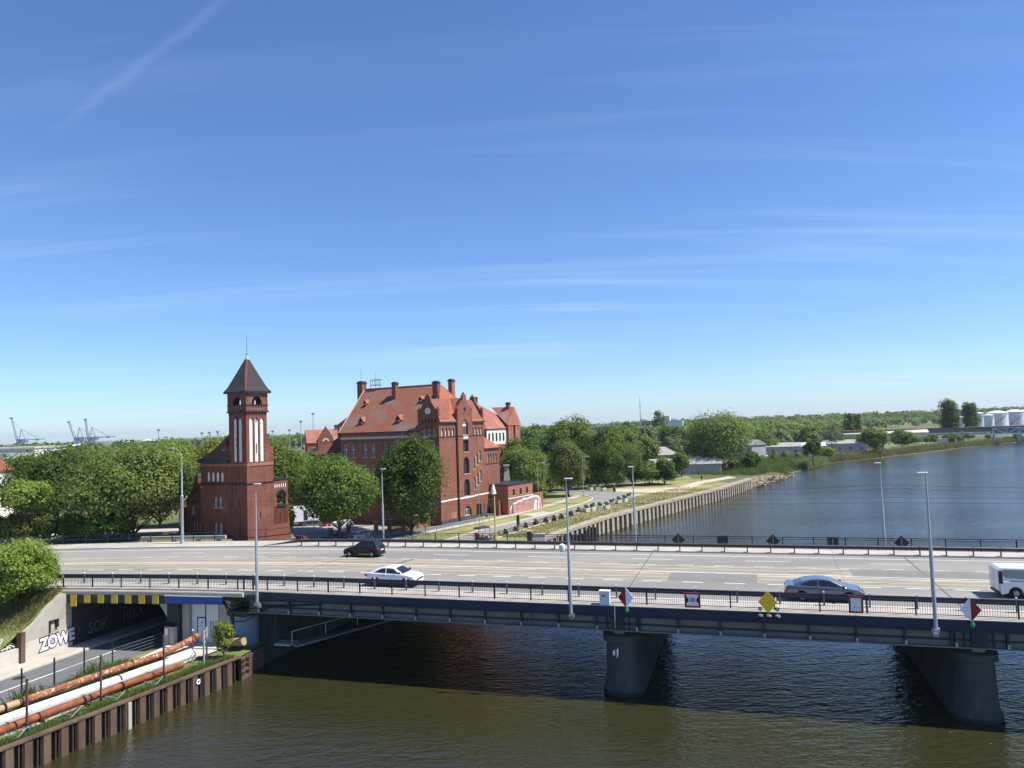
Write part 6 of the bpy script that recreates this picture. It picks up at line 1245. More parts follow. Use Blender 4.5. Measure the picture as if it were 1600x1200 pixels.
# ---------------------------------------------------------------- foliage
NR = np.random.default_rng(5)
def leaf_mesh(name, pos, nrm, size, rnd, jitter=.5, elong=.7):
    """one mesh of many small folded leaf faces; pos, nrm (n,3), size (n,)"""
    n = len(pos); nr = nrm + rnd.normal(0, jitter, (n, 3)); nr /= np.linalg.norm(nr, axis=1)[:, None] + 1e-9
    a = np.cross(nr, rnd.normal(0, 1, (n, 3))); a /= np.linalg.norm(a, axis=1)[:, None] + 1e-9; b = np.cross(nr, a)
    s = size[:, None]; v = np.empty((n, 4, 3))
    v[:, 0] = pos - a * s * .5; v[:, 1] = pos + b * s * elong * .5 + nr * s * .08; v[:, 2] = pos + a * s * .5; v[:, 3] = pos - b * s * elong * .5 + nr * s * .08
    me = bpy.data.meshes.new(name); me.vertices.add(4 * n); me.vertices.foreach_set('co', v.reshape(-1).astype(np.float32))
    me.loops.add(4 * n); me.loops.foreach_set('vertex_index', np.arange(4 * n, dtype=np.int32)); me.polygons.add(n); me.polygons.foreach_set('loop_start', np.arange(0, 4 * n, 4, dtype=np.int32)); me.update(calc_edges=True); me.validate(); return me
def crown_points(rx, ry, rz, nl, n, rnd, shape='round', lobe=(.26, .44), low=-.55):
    d = rnd.normal(0, 1, (nl * 3, 3)); d /= np.linalg.norm(d, axis=1)[:, None]; d = d[d[:, 2] > low][:nl]; nl = len(d)
    rad = rnd.uniform(.45, .80, (nl, 1)); c = d * rad
    if shape == 'column': c[:, :2] *= (1 - .55 * np.clip(np.abs(c[:, 2:3]), 0, 1)); c[:, 2] = rnd.uniform(-.85, .85, nl)
    if shape == 'flat': c[:, 2] = np.where(c[:, 2] < 0, c[:, 2] * .6, c[:, 2])
    lr_ = rnd.uniform(lobe[0], lobe[1], nl); wt = lr_ ** 2; k = rnd.choice(nl, n, p=wt / wt.sum())
    q = rnd.normal(0, 1, (n, 3)); q /= np.linalg.norm(q, axis=1)[:, None]; q[:, 2] = np.where((q[:, 2] < -.3) & (rnd.random(n) < .5), -q[:, 2], q[:, 2])
    rr = lr_[k] * (1 - .55 * rnd.random(n) ** 2.2) * (1 + .14 * rnd.normal(0, 1, n))
    p = (c[k] + q * rr[:, None])
    nr = q * .8 + p * .5; nr[:, 2] += .35
    return p * np.array([rx, ry, rz]) / 1.13, nr
def crown_mesh(rx, ry, rz, nl, n, ls, seed, **kw):
    rnd = np.random.default_rng(seed); p, nr = crown_points(rx, ry, rz, nl, n, rnd, **kw); return leaf_mesh('crown', p, nr, rnd.uniform(.6, 1.35, n) * ls, rnd)
def trunk_mesh(h_, r, spread, seed, limbs=6, top=None):
    rd = random.Random(seed); m = MB(); top = top or h_ * 1.7
    m.tube((0, 0, -.3), (.02, 0, h_), r, r * .72, 9); m.tube((.02, 0, h_), (rd.uniform(-.3, .3), rd.uniform(-.3, .3), top), r * .7, r * .15, 7)
    for i in range(limbs):
        a = 2 * math.pi * i / limbs + rd.uniform(-.4, .4); z0 = h_ * rd.uniform(.75, 1.15); l = spread * rd.uniform(.5, .85); mid = (math.cos(a) * l * .5, math.sin(a) * l * .5, z0 + l * .45); end = (math.cos(a) * l, math.sin(a) * l, z0 + l * rd.uniform(.6, 1.0))
        m.tube((0, 0, z0), mid, r * .45, r * .28, 6); m.tube(mid, end, r * .28, r * .08, 5)
    return m.mesh('trunk')
def tree(label, x, y, zb, H_, Wd, mat, seed, nl=42, n=9000, ls=.5, shape='round', tr_h=None, cat='tree', name='tree', group=None, lobe=(.24, .42), low=-.55, rxy=1.0):
    t = thing(name, label, cat, (x, y, zb), 0, group); tr_h = H_ * .22 if tr_h is None else tr_h; rz = (H_ - tr_h) / 2 * 1.0; cz = tr_h + rz
    obj('trunk', trunk_mesh(max(.4, tr_h), max(.08, H_ * .022), Wd * .42, seed, top=tr_h + rz * 1.3), 'bark', t)
    c_ = obj('crown', crown_mesh(Wd / 2 * 1.02, Wd / 2 * rxy, rz * 1.02, nl, n, ls, seed, shape=shape, lobe=lobe, low=low), mat, t); c_.location = (0, 0, cz); return t
# near and middle trees, each with its own crown
zz_ = lambda x, y: zland(x, y) - .1
tree('broad round tree in front of the large brick building, left of the lamp post', -25.2, 105.5, GZ, 12.9, 12.6, 'leaf_mid', 21, 87, 28900, 0.37, tr_h=2.3, low=-.85)
tree('dense dark green tree standing against the large brick building', -15.9, 112.0, GZ, 15.6, 12.2, 'leaf_dark', 22, 87, 28900, 0.36, tr_h=.7, low=-.9)
tree('wide spreading tree beside the road left of the tower', -48.6, 94.0, zz_(-48.6, 94.0), 12.2, 17.5, 'leaf_olive', 23, 112, 37400, 0.37, tr_h=.6, low=-.9)
tree('tall dark tree rising behind the spreading tree at left', -75.5, 122, zz_(-75, 122), 16, 17.5, 'leaf_dark', 24, 81, 25500, 0.43, tr_h=1, low=-.8)
tree('tall yellow-green tree right behind the spreading tree', -61.5, 128, zz_(-61, 128), 16, 15, 'leaf_light', 25, 75, 22100, 0.43, tr_h=1.5, low=-.8)
tree('yellow-green tree between the tall green tree and the tower', -52.5, 131, GZ, 16.4, 13.5, 'leaf_light', 26, 68, 18700, 0.43, tr_h=1.5, low=-.8)
tree('small light green tree with bare trunks near the left edge', -60.0, 90.5, zz_(-60, 90.5), 8.8, 6.2, 'leaf_light', 27, 37, 7650, 0.31, tr_h=3.4)
tree('dark bushy tree at the left edge above the road', -66.5, 88.5, zz_(-66.5, 88.5), 7.2, 9.5, 'leaf_dark', 28, 55, 13600, 0.31, tr_h=.5, low=-.9)
tree('thin leafed tree at the left edge before the white house', -78, 100, zz_(-78, 100), 11.5, 7, 'leaf_dark', 29, 30, 2600, .42, tr_h=4)
tree('green tree right of the tower behind the parking yard', -45.5, 139, GZ, 14.4, 14.5, 'leaf_mid', 30, 68, 20400, 0.43, tr_h=1, low=-.9)
tree('green tree behind the trailer between the tower and the broad round tree', -39, 134, GZ, 10.5, 9.5, 'leaf_mid', 31, 55, 14450, 0.34, tr_h=1.0, low=-.8)
tree('low bright green shrub tree at the foot of the tower', -32.2, 103.0, GZ, 7.0, 3.4, 'leaf_light', 32, 24, 2600, .38, tr_h=1)
tree('bright green bush on the embankment beside the bridge railing', -41.0, 60.8, 4.6, 6.3, 7.4, 'leaf_light', 33, 68, 25500, 0.20, tr_h=.6, name='bush', cat='bush', low=-.8)
tree('bushy growth at the very left of the embankment', -45.4, 58.0, 3.4, 6.4, 6.0, 'leaf_light', 34, 40, 9000, .27, tr_h=.6, name='bush', cat='bush', low=-.8)
tree('small leafy bush at the quay corner by the steel gate', *wxy(-23.1, -3.0), 1.75, 2.9, 1.9, 'leaf_light', 35, 26, 2200, .16, tr_h=.3, name='bush', cat='bush', low=-.9)
tree('young sapling against the wall of the large brick building', -13.9, 112.5, GZ, 3.0, 1.4, 'leaf_light', 36, 14, 500, .3, tr_h=.8)
# right group beyond the annex
tree('grey-green willow beside the annex', 1.5, 151, GZ, 12.2, 12, 'leaf_olive', 41, 57, 13600, 0.37, tr_h=1.2)
tree('bright green clipped shrub at the end of the annex', 4.7, 143.8, GZ, 5.2, 3.4, 'leaf_light', 42, 22, 2400, .4, tr_h=.4, name='bush', cat='bush', low=-.9)
tree('drooping olive green willow at the road bend', 11.4, 161.5, GZ, 12.6, 10.0, 'leaf_olive', 43, 67, 16150, 0.36, tr_h=1.4, low=-.9)
tree('dark round tree behind the willow at the road bend', 1.8, 178, GZ, 13.2, 13, 'leaf_dark', 44, 54, 10000, .5, tr_h=.6, low=-.9)
tree('tall dense tree rising above the middle of the far grove', 17.5, 232, GZ, 19.0, 22, 'leaf_mid', 45, 80, 15000, .75, tr_h=1, low=-.9)
tree('round distant tree right of the pink roofed building', 7.8, 320, GZ, 16.5, 14.5, 'leaf_mid', 46, 40, 4500, 1.1, tr_h=2)
tree('large mid green tree in the grove behind the road bend', 25.5, 196, GZ, 15.6, 15, 'leaf_mid', 47, 60, 13000, .52, tr_h=.6, low=-.9)
tree('dark leafy tree overhanging the road bend', 21.8, 178.5, GZ, 11.0, 9.5, 'leaf_dark', 48, 55, 11900, 0.38, tr_h=1.2, low=-.8)
tree('light green tree at the right end of the grove', 28.8, 182, GZ, 9.6, 7.5, 'leaf_mid', 49, 45, 8840, 0.37, tr_h=.8, low=-.8)
tree('olive tree in the grove above the dark leafy tree', 33.5, 232, GZ, 16.0, 16, 'leaf_olive', 50, 54, 9000, .65, tr_h=.6, low=-.9)
tree('round dark tree on the skyline left of the white office', 45, 300, GZ, 16.8, 10.5, 'leaf_dark', 51, 34, 3800, 1.0, tr_h=3)
tree('low brownish green bush beside the dirt track', 33.0, 182.5, GZ, 6.0, 6.8, 'leaf_olive', 52, 34, 4200, .46, tr_h=.3, name='bush', cat='bush', low=-.9)
tree('dense dark bush beside the dirt track', 36.8, 182.5, GZ, 6.4, 7.6, 'leaf_dark', 53, 36, 5200, .46, tr_h=.3, name='bush', cat='bush', low=-.9)
tree('round green bush before the grey sheds', 46.3, 206, GZ, 7.2, 6.6, 'leaf_mid', 54, 34, 4200, .5, tr_h=.4, name='bush', cat='bush', low=-.9)
tree('very large spreading tree standing alone on the far bank', 61.8, 222, GZ - .2, 18.6, 22.5, 'leaf_olive', 55, 112, 28900, 0.53, tr_h=.8, low=-.9)
tree('dark round bush at the foot of the large spreading tree', 72.5, 226, GZ - .4, 6.0, 7, 'leaf_dark', 56, 30, 3200, .55, tr_h=.4, name='bush', cat='bush', low=-.9)
# further bank
tree('small dark tree beside the riverside sheds', 100.8, 250, 1.6, 9.2, 6.8, 'leaf_dark', 60, 30, 3000, .6, tr_h=1)
tree('yellow-green bush left of the bare grey tree', 119, 283, 1.6, 5.0, 7, 'leaf_light', 61, 26, 2200, .6, tr_h=.3, name='bush', cat='bush', low=-.9)
tree('bare looking grey tree by the pale sheds', 128, 298, 1.6, 13.5, 9, 'leaf_grey', 62, 30, 900, .6, tr_h=3)
tree('round dull green willow at the water edge', 150, 309, 1.4, 11.5, 13.5, 'leaf_olive', 63, 44, 5200, .75, tr_h=.6, low=-.9)
tree('dark green bush right of the willow at the water edge', 181, 345, 1.8, 9.0, 12.5, 'leaf_mid', 64, 36, 4000, .8, tr_h=.5, name='bush', cat='bush', low=-.9)
tree('mid green tree left of the willow at the water edge', 139, 316, 1.8, 9.0, 8, 'leaf_mid', 65, 30, 2800, .75, tr_h=.8)
tree('tall poplar beside the railway bridge, left of two', 245.5, 415, 2, 22.6, 13, 'leaf_dark', 66, 70, 8000, .95, 'column', tr_h=1, low=-1)
tree('tall poplar before the white tanks, right of two', 292, 472, 2, 21.5, 12, 'leaf_dark', 67, 66, 7000, 1.0, 'column', tr_h=1, low=-1)
tree('slim dark poplar on the skyline behind the white shed, left of a pair', 214, 470, 2, 17.5, 8, 'leaf_dark', 68, 30, 1600, 1.0, 'column', tr_h=1, low=-1)
tree('slim dark poplar on the skyline behind the white shed, right of a pair', 220.5, 474, 2, 16.5, 7.5, 'leaf_dark', 69, 30, 1500, 1.0, 'column', tr_h=1, low=-1)
tree('lone dark tree at the right edge before the white tanks', 430, 612, 2, 14, 9, 'leaf_dark', 70, 30, 1800, 1.3, tr_h=1, low=-.9)
tree('tall thin poplars left of the white office', 95, 480, 3, 22, 11, 'leaf_olive', 71, 40, 2200, 1.1, 'column', tr_h=1, low=-1)
# belts of trees that share a few crowns
protos = []
for i in range(5): protos.append((crown_mesh(1, 1, 1, 34, 2600, .15, 90 + i, shape='flat' if i % 2 else 'round', low=-.85), trunk_mesh(.5, .05, .6, 90 + i)))
lm = ['leaf_mid', 'leaf_dark', 'leaf_olive', 'leaf_grey', 'leaf_light']
pm_sets = {}
def belt(n, f, label, group, hs=(8, 14), mats=(0, 1, 2), seed=1):
    rd = random.Random(seed)
    for i in range(n):
        x, y = f(rd, i / max(1, n - 1)); hgt = rd.uniform(*hs); wd = hgt * rd.uniform(.75, 1.05); k = rd.randrange(5); mt = lm[rd.choice(mats)]
        if (k, mt) not in pm_sets: me = protos[k][0].copy(); me.materials.clear(); me.materials.append(MATS[mt]); pm_sets[(k, mt)] = me
        t = thing('tree', label, 'tree', (x, y, zland(x, y) - .2), rd.uniform(0, 6.28), group)
        c_ = obj('crown', pm_sets[(k, mt)], None, t); c_.scale = (wd / 2, wd / 2, hgt * .46); c_.location = (0, 0, hgt * .54); tk_ = obj('trunk', protos[k][1], 'bark', t); tk_.scale = (hgt * .35,) * 3
def between(a, b, s): return lambda rd, t_: (a[0] + (b[0] - a[0]) * t_ + rd.uniform(-s, s), a[1] + (b[1] - a[1]) * t_ + rd.uniform(-s, s))
belt(16, between((14, 262), (72, 300), 9), 'one of the leafy trees massed behind the grove on the far bank', 'trees behind the grove', (11, 15.5), (0, 1, 2, 3), 2)
belt(12, between((38, 262), (62, 250), 5), 'one of the pale willows around the grey sheds', 'willows around the grey sheds', (7, 11), (2, 3), 3)
belt(22, between((75, 290), (150, 360), 10), 'one of the mixed trees behind the riverside sheds', 'trees behind the riverside sheds', (8, 13), (0, 2, 3, 4), 4)
belt(20, between((110, 305), (185, 380), 6), 'one of the low trees along the far bank before the white shed', 'low trees along the far bank', (4.5, 8), (0, 2, 4), 5)
belt(16, between((165, 335), (240, 395), 5), 'one of the shrubs along the far bank near the railway bridge', 'shrubs near the railway bridge', (3.5, 6), (0, 2), 6)
belt(20, between((-95, 170), (-30, 190), 14), 'one of the trees behind the tower and the parking yard', 'trees behind the tower', (10.5, 13.5), (0, 1), 7)
belt(14, between((-150, 190), (-75, 165), 10), 'one of the trees behind the spreading tree at left', 'trees behind the spreading tree', (11, 13.5), (0, 1, 4), 8)
belt(9, between((-16, 205), (8, 215), 6), 'one of the trees below the pink roofed building', 'trees below the pink roof', (7, 10), (0, 2), 9)
belt(8, between((0, 166), (10, 178), 3), 'one of the shrubs behind the annex garden', 'shrubs behind the annex', (3.5, 6), (1, 2), 10)
belt(24, between((2, 172), (37, 187), 2.2), 'one of the dense shrubs filling the foot of the grove at the road bend', 'shrubs at the foot of the grove', (4.5, 7.5), (0, 1, 2), 31)
belt(12, between((42, 212), (76, 234), 2.5), 'one of the shrubs around the foot of the large spreading tree', 'shrubs under the spreading tree', (2.6, 4.6), (0, 1, 4), 32)
belt(14, between((82, 262), (150, 318), 3.5), 'one of the low shrubs before the riverside sheds', 'low shrubs before the sheds', (2.0, 3.8), (0, 4), 33)
belt(14, between((175, 352), (262, 408), 4), 'one of the low bushes below the railway bridge', 'bushes below the railway bridge', (3.0, 5.0), (0, 2, 4), 34)
belt(10, between((10, 226), (40, 240), 6), 'one of the tall trees filling the back of the grove', 'trees filling the grove', (11, 14), (0, 1, 2), 35)
# far woodland and hills as single masses
def woodland(name, label, rects, n, hs, ls, mat, seed, per=46):
    rnd = np.random.default_rng(seed); P_, N_, S_ = [], [], []
    for i in range(n):
        r_ = rects[rnd.integers(len(rects))]; t_ = rnd.random(); w_ = rnd.uniform(-r_[4], r_[4]); x = r_[0] + (r_[2] - r_[0]) * t_ + w_ * .3; y = r_[1] + (r_[3] - r_[1]) * t_ + w_; hgt = rnd.uniform(*hs); z0 = zland(x, y)
        q = rnd.normal(0, 1, (per, 3)); q /= np.linalg.norm(q, axis=1)[:, None]; q[:, 2] = np.abs(q[:, 2]) * np.where(rnd.random(per) < .75, 1, -.6)
        rad = hgt * .42 * (1 - .25 * rnd.random((per, 1))) * (1 + .2 * rnd.normal(0, 1, (per, 1))); p = q * rad * np.array([1, 1, 1.15]) + np.array([x, y, z0 + hgt * .5]); P_.append(p); N_.append(q + np.array([0, 0, .3])); S_.append(rnd.uniform(.6, 1.3, per) * ls)
    o = obj(name, leaf_mesh(name, np.concatenate(P_), np.concatenate(N_), np.concatenate(S_), rnd, .5, .8), mat); o['kind'] = 'stuff'; o['label'] = label; o['category'] = 'woodland'
woodland('woodland', 'dense woodland on the low ridge beyond the river', [(60, 430, 330, 720, 60), (120, 700, 620, 900, 90), (0, 520, 160, 620, 60)], 720, (8, 13), 2.6, 'leaf_olive', 1, 60)
woodland('woodland', 'far wooded hills on the horizon behind the river', [(-100, 1150, 900, 1250, 160), (200, 1500, 1500, 1500, 200)], 1000, (10, 15), 4.2, 'leaf_mid', 2, 40)
woodland('woodland', 'far wooded rise behind the tower and the port', [(-700, 800, -80, 700, 80), (-520, 1300, 0, 1150, 120)], 520, (10, 15), 4.2, 'leaf_mid', 3, 34)
woodland('woodland', 'green tree belt hiding the port ground at left', [(-420, 330, -120, 300, 40), (-500, 480, -150, 430, 50)], 300, (8, 12), 1.9, 'leaf_mid', 4, 60)
# reeds, grass tufts and weeds
def blades(name, label, n, f, hs, mat, seed, w=.04, lean=.35):
    rd = random.Random(seed); vs = []; fs = []
    for i in range(n):
        x, y, z = f(rd); hgt = rd.uniform(*hs); a = rd.uniform(0, 6.28); dx, dy = math.cos(a) * w, math.sin(a) * w; lx, ly = rd.uniform(-lean, lean) * hgt, rd.uniform(-lean, lean) * hgt; k = len(vs)
        vs += [(x - dx, y - dy, z), (x + dx, y + dy, z), (x + lx * .4 + dx * .7, y + ly * .4 + dy * .7, z + hgt * .6), (x + lx, y + ly, z + hgt)]; fs += [(k, k + 1, k + 2), (k, k + 2, k + 3)]
    me = bpy.data.meshes.new(name); me.from_pydata(vs, [], fs); o = obj(name, me, mat); o['kind'] = 'stuff'; o['label'] = label; o['category'] = 'grass'
def along(pts, s, z=lambda x, y: zland(x, y)):
    ls_ = [math.hypot(b[0] - a[0], b[1] - a[1]) for a, b in zip(pts, pts[1:])]; tot = sum(ls_)
    def f(rd):
        t_ = rd.random() * tot; i = 0
        while t_ > ls_[i]: t_ -= ls_[i]; i += 1
        a, b = pts[i], pts[i + 1]; k = t_ / ls_[i]; nx, ny = -(b[1] - a[1]) / ls_[i], (b[0] - a[0]) / ls_[i]; o_ = abs(rd.gauss(0, s)); x, y = a[0] + (b[0] - a[0]) * k + nx * o_, a[1] + (b[1] - a[1]) * k + ny * o_; return x, y, z(x, y) - .1
    return f
blades('reeds', 'tall reeds along the far river bank', 26000, along(SHORE[4:13], 2.6), (1.2, 2.6), 'reed', 1, .09, .2)
blades('reeds', 'reed clumps at the water edge before the riverside sheds', 5000, along([(99, 251), (104, 257), (121, 283)], 2.2), (1.5, 3.0), 'reed', 2, .09, .15)
blades('long_grass', 'rough green grass on the far bank above the stone edge', 16000, along(SHORE[0:5], 12, lambda x, y: zland(x, y)), (.5, 1.5), 'grass_blade', 3, .09, .4)
def uvr(u0, u1, v0, v1, z): 
    def f(rd): u, v = rd.uniform(u0, u1), rd.uniform(v0, v1); p = W(u, v); return p.x, p.y, z(p.x, p.y)
    return f
def stripf(rd):
    v = rd.uniform(-32, -2.6); u = upile(v) - .25 - abs(rd.gauss(0, .55)); p = W(u, v); return p.x, p.y, zstrip(p.x, p.y) - .02
blades('grass', 'bright green grass along the top of the sheet pile wall', 16000, stripf, (.12, .38), 'grass_blade', 4, .018, .5)
def stripg(rd):
    v = rd.uniform(-30, -4.5); u = -31.5 + abs(rd.gauss(0, .9)); p = W(u, v); return p.x, p.y, zstrip(p.x, p.y) - .02
blades('grass', 'straggling weeds between the lower road and the rusty pipe', 5000, stripg, (.1, .45), 'grass_blade', 5, .018, .5)
for (v, s) in ((-12.3, .5), (-7.2, .55)):
    blades('weeds', 'tall green weed clump beside the lower road fence', 150, (lambda rd, v=v: (lambda p: (p.x, p.y, LR + .1))(W(-31.2 + rd.gauss(0, .25), v + rd.gauss(0, s)))), (.4, 1.0), 'grass_blade', int(-v * 10), .022, .45)
def embf(rd):
    u = -39.7 - abs(rd.gauss(0, 5)); v = rd.uniform(-9, 0) + SH(u); p = W(u, v); return p.x, p.y, zemb(p.x, p.y) - .02
blades('dry_grass', 'straw coloured dry grass on the embankment slope', 15000, embf, (.12, .38), 'grass_straw', 6, .018, .5)
blades('grass', 'green weeds growing through the dry embankment grass', 5000, embf, (.15, .5), 'grass_blade', 7, .022, .5)
def vergef(rd):
    i = rd.randrange(1, 6); a, b = QUAY[i], QUAY[i + 1]; k = rd.random(); o_ = rd.uniform(.8, 9); L_ = math.hypot(b[0] - a[0], b[1] - a[1]); return a[0] + (b[0] - a[0]) * k - (b[1] - a[1]) / L_ * o_, a[1] + (b[1] - a[1]) * k + (b[0] - a[0]) / L_ * o_, GZ
blades('dry_grass', 'dry grass on the verge between quay and riverside road', 9000, vergef, (.1, .3), 'grass_straw', 8, .05, .5)
# planters along the riverside road
pl = [(-1.7, 110.5), (-.1, 113.4), (1.4, 116.6), (3.1, 120.6), (4.8, 122.5), (6.3, 124.6), (7.7, 126.7), (9.6, 130.7), (11.3, 135.0), (12.8, 135.5), (14.1, 137.2), (15.5, 137.8), (17.0, 139.4), (18.7, 144.4), (20.4, 147.4), (22.0, 150.6), (23.7, 155.2), (18.0, 178.8), (19.7, 178.1), (20.9, 176.0)]
shr = [crown_mesh(.62, .62, .55, 14, 420, .2, 200 + i, low=-.9) for i in range(3)]
for me in shr: me.materials.append(MATS['leaf_dark'])
for i, p in enumerate(pl):
    big = i >= 9; x, y = G(p); s = .9 if big else .62
    t = thing('planter', 'square pale planter with a rounded shrub in the row at the road bend' if 9 <= i < 17 else ('square pale planter with green shrub under the grove at the road bend' if i >= 17 else 'small dark planter with a leafy shrub in the row along the near road edge'), 'planter', (x, y, GZ + .02), rng.uniform(0, 1), 'planters at the bend' if 9 <= i < 17 else ('planters under the grove' if i >= 17 else 'planters along the road edge'))
    MB().add([(-.5 * s, -.5 * s, 0), (.5 * s, -.5 * s, 0), (.5 * s, .5 * s, 0), (-.5 * s, .5 * s, 0), (-.6 * s, -.6 * s, .75 * s), (.6 * s, -.6 * s, .75 * s), (.6 * s, .6 * s, .75 * s), (-.6 * s, .6 * s, .75 * s)], [(3, 2, 1, 0), (4, 5, 6, 7), (0, 1, 5, 4), (1, 2, 6, 5), (2, 3, 7, 6), (3, 0, 4, 7)]).build('box', 'plant_box' if big else 'timber_dark', t)
    o = obj('shrub', shr[i % 3], None, t); o.location = (0, 0, 1.05 * s); o.scale = (s, s, s)

# ---------------------------------------------------------------- far structures
def lowhouse(label, x, y, rz, w, d, hh, rh, wm, rm, style='gable', rows=(), cols_=0, cat='shed', name='shed'): return block(name, label, (x, y, zland(x, y)), R_(rz), w, d, hh, wm, rm, rh, rows, cols_, style, cat, 1.0, 1.2)
lowhouse('long low shed with pale corrugated roof behind the dark bush', 39.5, 214, -4, 20, 7, 3.0, 1.6, 'wall_grey', 'roof_grey')
lowhouse('grey house with hipped roof above the long low shed', 43, 244, -6, 11, 8, 4.6, 2.6, 'wall_grey', 'roof_grey', 'hip', (1.8,), 4, 'house', 'house')
lowhouse('pale house with steep roof behind the long low shed', 60, 252, 30, 9, 8, 4.4, 3.4, 'plaster_white', 'roof_grey', 'gable', (1.6,), 3, 'house', 'house')
lowhouse('small grey house with pale gable right of the large spreading tree', 86.5, 288, -62, 8, 7.5, 5.4, 2.0, 'wall_grey', 'roof_grey', 'gable', (2.0,), 2, 'house', 'house')
lowhouse('white roofed shed among the far riverside sheds, left of three', 99, 302, -14, 17, 9, 3.8, 1.5, 'wall_grey', 'roof_grey', 'gable', (1.2,), 4)
lowhouse('white roofed shed among the far riverside sheds, middle of three', 117, 308, -14, 12, 9, 3.4, 1.5, 'wall_grey', 'concrete_pale', 'gable', (1.0,), 3)
lowhouse('white roofed shed among the far riverside sheds, right of three', 131, 312, -20, 16, 9, 4.0, 1.5, 'wall_grey', 'roof_grey', 'gable', (1.2,), 4)
lowhouse('long white roofed warehouse with blue grey walls before the wooded ridge', 186, 424, -20, 46, 12, 4.6, 1.7, 'wall_grey', 'concrete_pale', 'gable', (2.4,), 9, 'warehouse', 'warehouse')
lowhouse('small pale hut by the water near the railway bridge', 208, 362, -20, 4, 3.5, 2.8, .3, 'plaster_white', 'roof_grey', 'flat', (), 0, 'hut', 'hut')
of = block('office_block', 'distant white office block with window bands on the skyline', (104, 600, 3), R_(-18), 30, 14, 14.5, 'wall_grey', 'roof_grey', .8, (8.6, 11.8), 8, 'flat', 'building', 3.0, 1.4); MB().box(18, 23, -1, 8, 0, 19).build('stair_tower', 'tank_white', of); MB().box(23.2, 33, -.5, 6, 0, 15).build('end_block', 'tank_white', of)
block('office_block', 'distant long grey office block left of the white one on the skyline', (58, 560, 3), R_(-10), 34, 14, 12.0, 'wall_grey', 'concrete_pale', .8, (5.6, 9.0), 9, 'flat', 'building', 3.2, 1.4)
mst = thing('antenna_mast', 'thin lattice antenna mast on the skyline beside the grey office block', 'mast', (97, 562, 3)); MB().tube((0, 0, 0), (0, 0, 34), .45, .12, 6).build('mast', 'crane_grey', mst); MB().box(-1, 1, -.2, .2, 27, 27.4).build('crossarm', 'crane_grey', mst)
# railway embankment bridge and truss footbridge
rb = thing('railway_bridge', 'long dark green railway girder bridge with rusty top crossing behind the poplars', 'bridge', (158, 432, 0), R_(-14))
MB().box(0, 420, 0, 6, 5.0, 8.2).build('girder', 'bridge_green', rb); MB().box(0, 420, -.4, 6.4, 8.205, 9.0).build('track_bed', 'rail_rust', rb)
for i in range(14): MB().box(8 + i * 28, 10.5 + i * 28, .5, 5.5, -1, 5.0).build('pier', 'wall_grey', rb)
fb = thing('footbridge', 'pale steel truss footbridge in front of the railway bridge at the right edge', 'bridge', (206, 398, 0), R_(-14)); m = MB(); MB().box(-2, 240, 0, 2.4, 5.1, 5.5).build('deck', 'truss_grey', fb)
x0 = 47
for y in (0, 2.4):
    m.box(x0, x0 + 84, y - .12, y + .12, 8.3, 8.6)
    for i in range(14):
        a = x0 + i * 6; m.tube((a, y, 5.5), (a, y, 8.4), .13, n=6); m.tube((a, y, 5.5) if i % 2 else (a, y, 8.4), (a + 6, y, 8.4) if i % 2 else (a + 6, y, 5.5), .12, n=6)
m.build('truss', 'truss_grey', fb)
for a in (4, 26, x0, x0 + 42, x0 + 84): MB().box(a - .3, a + .3, .2, 2.2, 0, 5.1).build('trestle', 'truss_grey', fb)
m = MB()
for y in (0, 2.4): m.tube((-2, y, 6.4), (x0, y, 6.5), .06, n=5)
for i in range(24):
    for y in (0, 2.4): m.tube((-2 + i * 2.05, y, 5.5), (-2 + i * 2.05, y, 6.45), .05, n=4)
m.build('handrail', 'truss_grey', fb)
# storage tanks
def tank(label, x, y, r, hh, dome, group): 
    t = thing('storage_tank', label, 'storage tank', (x, y, 2.2), 0, group); MB().lathe([(0, 0), (r, 0), (r, hh)], 32).build('shell', 'tank_white', t, smooth=True); MB().lathe([(r * 1.01, hh), (r * .7, hh + dome * .55), (r * .3, hh + dome * .92), (0, hh + dome)], 32).build('roof', 'tank_white', t, smooth=True)
    m = MB(); n = 18
    for i in range(n): a0_, a1_ = -2.6 + i * .09, -2.6 + (i + 1) * .09; m.face(((r + .5) * math.cos(a0_), (r + .5) * math.sin(a0_), hh * i / n), ((r + .5) * math.cos(a1_), (r + .5) * math.sin(a1_), hh * (i + 1) / n), ((r + .5) * math.cos(a1_), (r + .5) * math.sin(a1_), hh * (i + 1) / n + .9), ((r + .5) * math.cos(a0_), (r + .5) * math.sin(a0_), hh * i / n + .9))
    m.build('spiral_stair', 'crane_grey', t, fix=False); MB().lathe([(r + .1, hh - .4), (r + .25, hh - .2), (r + .1, hh)], 32).build('rim', 'crane_grey', t)
tank('low white tank between the two poplars', 363, 600, 5, 10.5, 1.0, 'white tanks at right'); tank('narrow tall white tank right of the right poplar', 404, 640, 4, 13.2, .8, 'white tanks at right'); tank('second narrow white tank beside the tall one', 388, 602, 3.6, 11.5, .9, 'white tanks at right')
tank('biggest white domed tank at right with curved stair', 459, 700, 9, 12.5, 2.4, 'white tanks at right'); tank('grey white tank behind the biggest domed tank', 503, 740, 8.5, 13, 2.4, 'white tanks at right'); tank('pale tank at the very right edge', 540, 770, 10, 13, 3, 'white tanks at right')
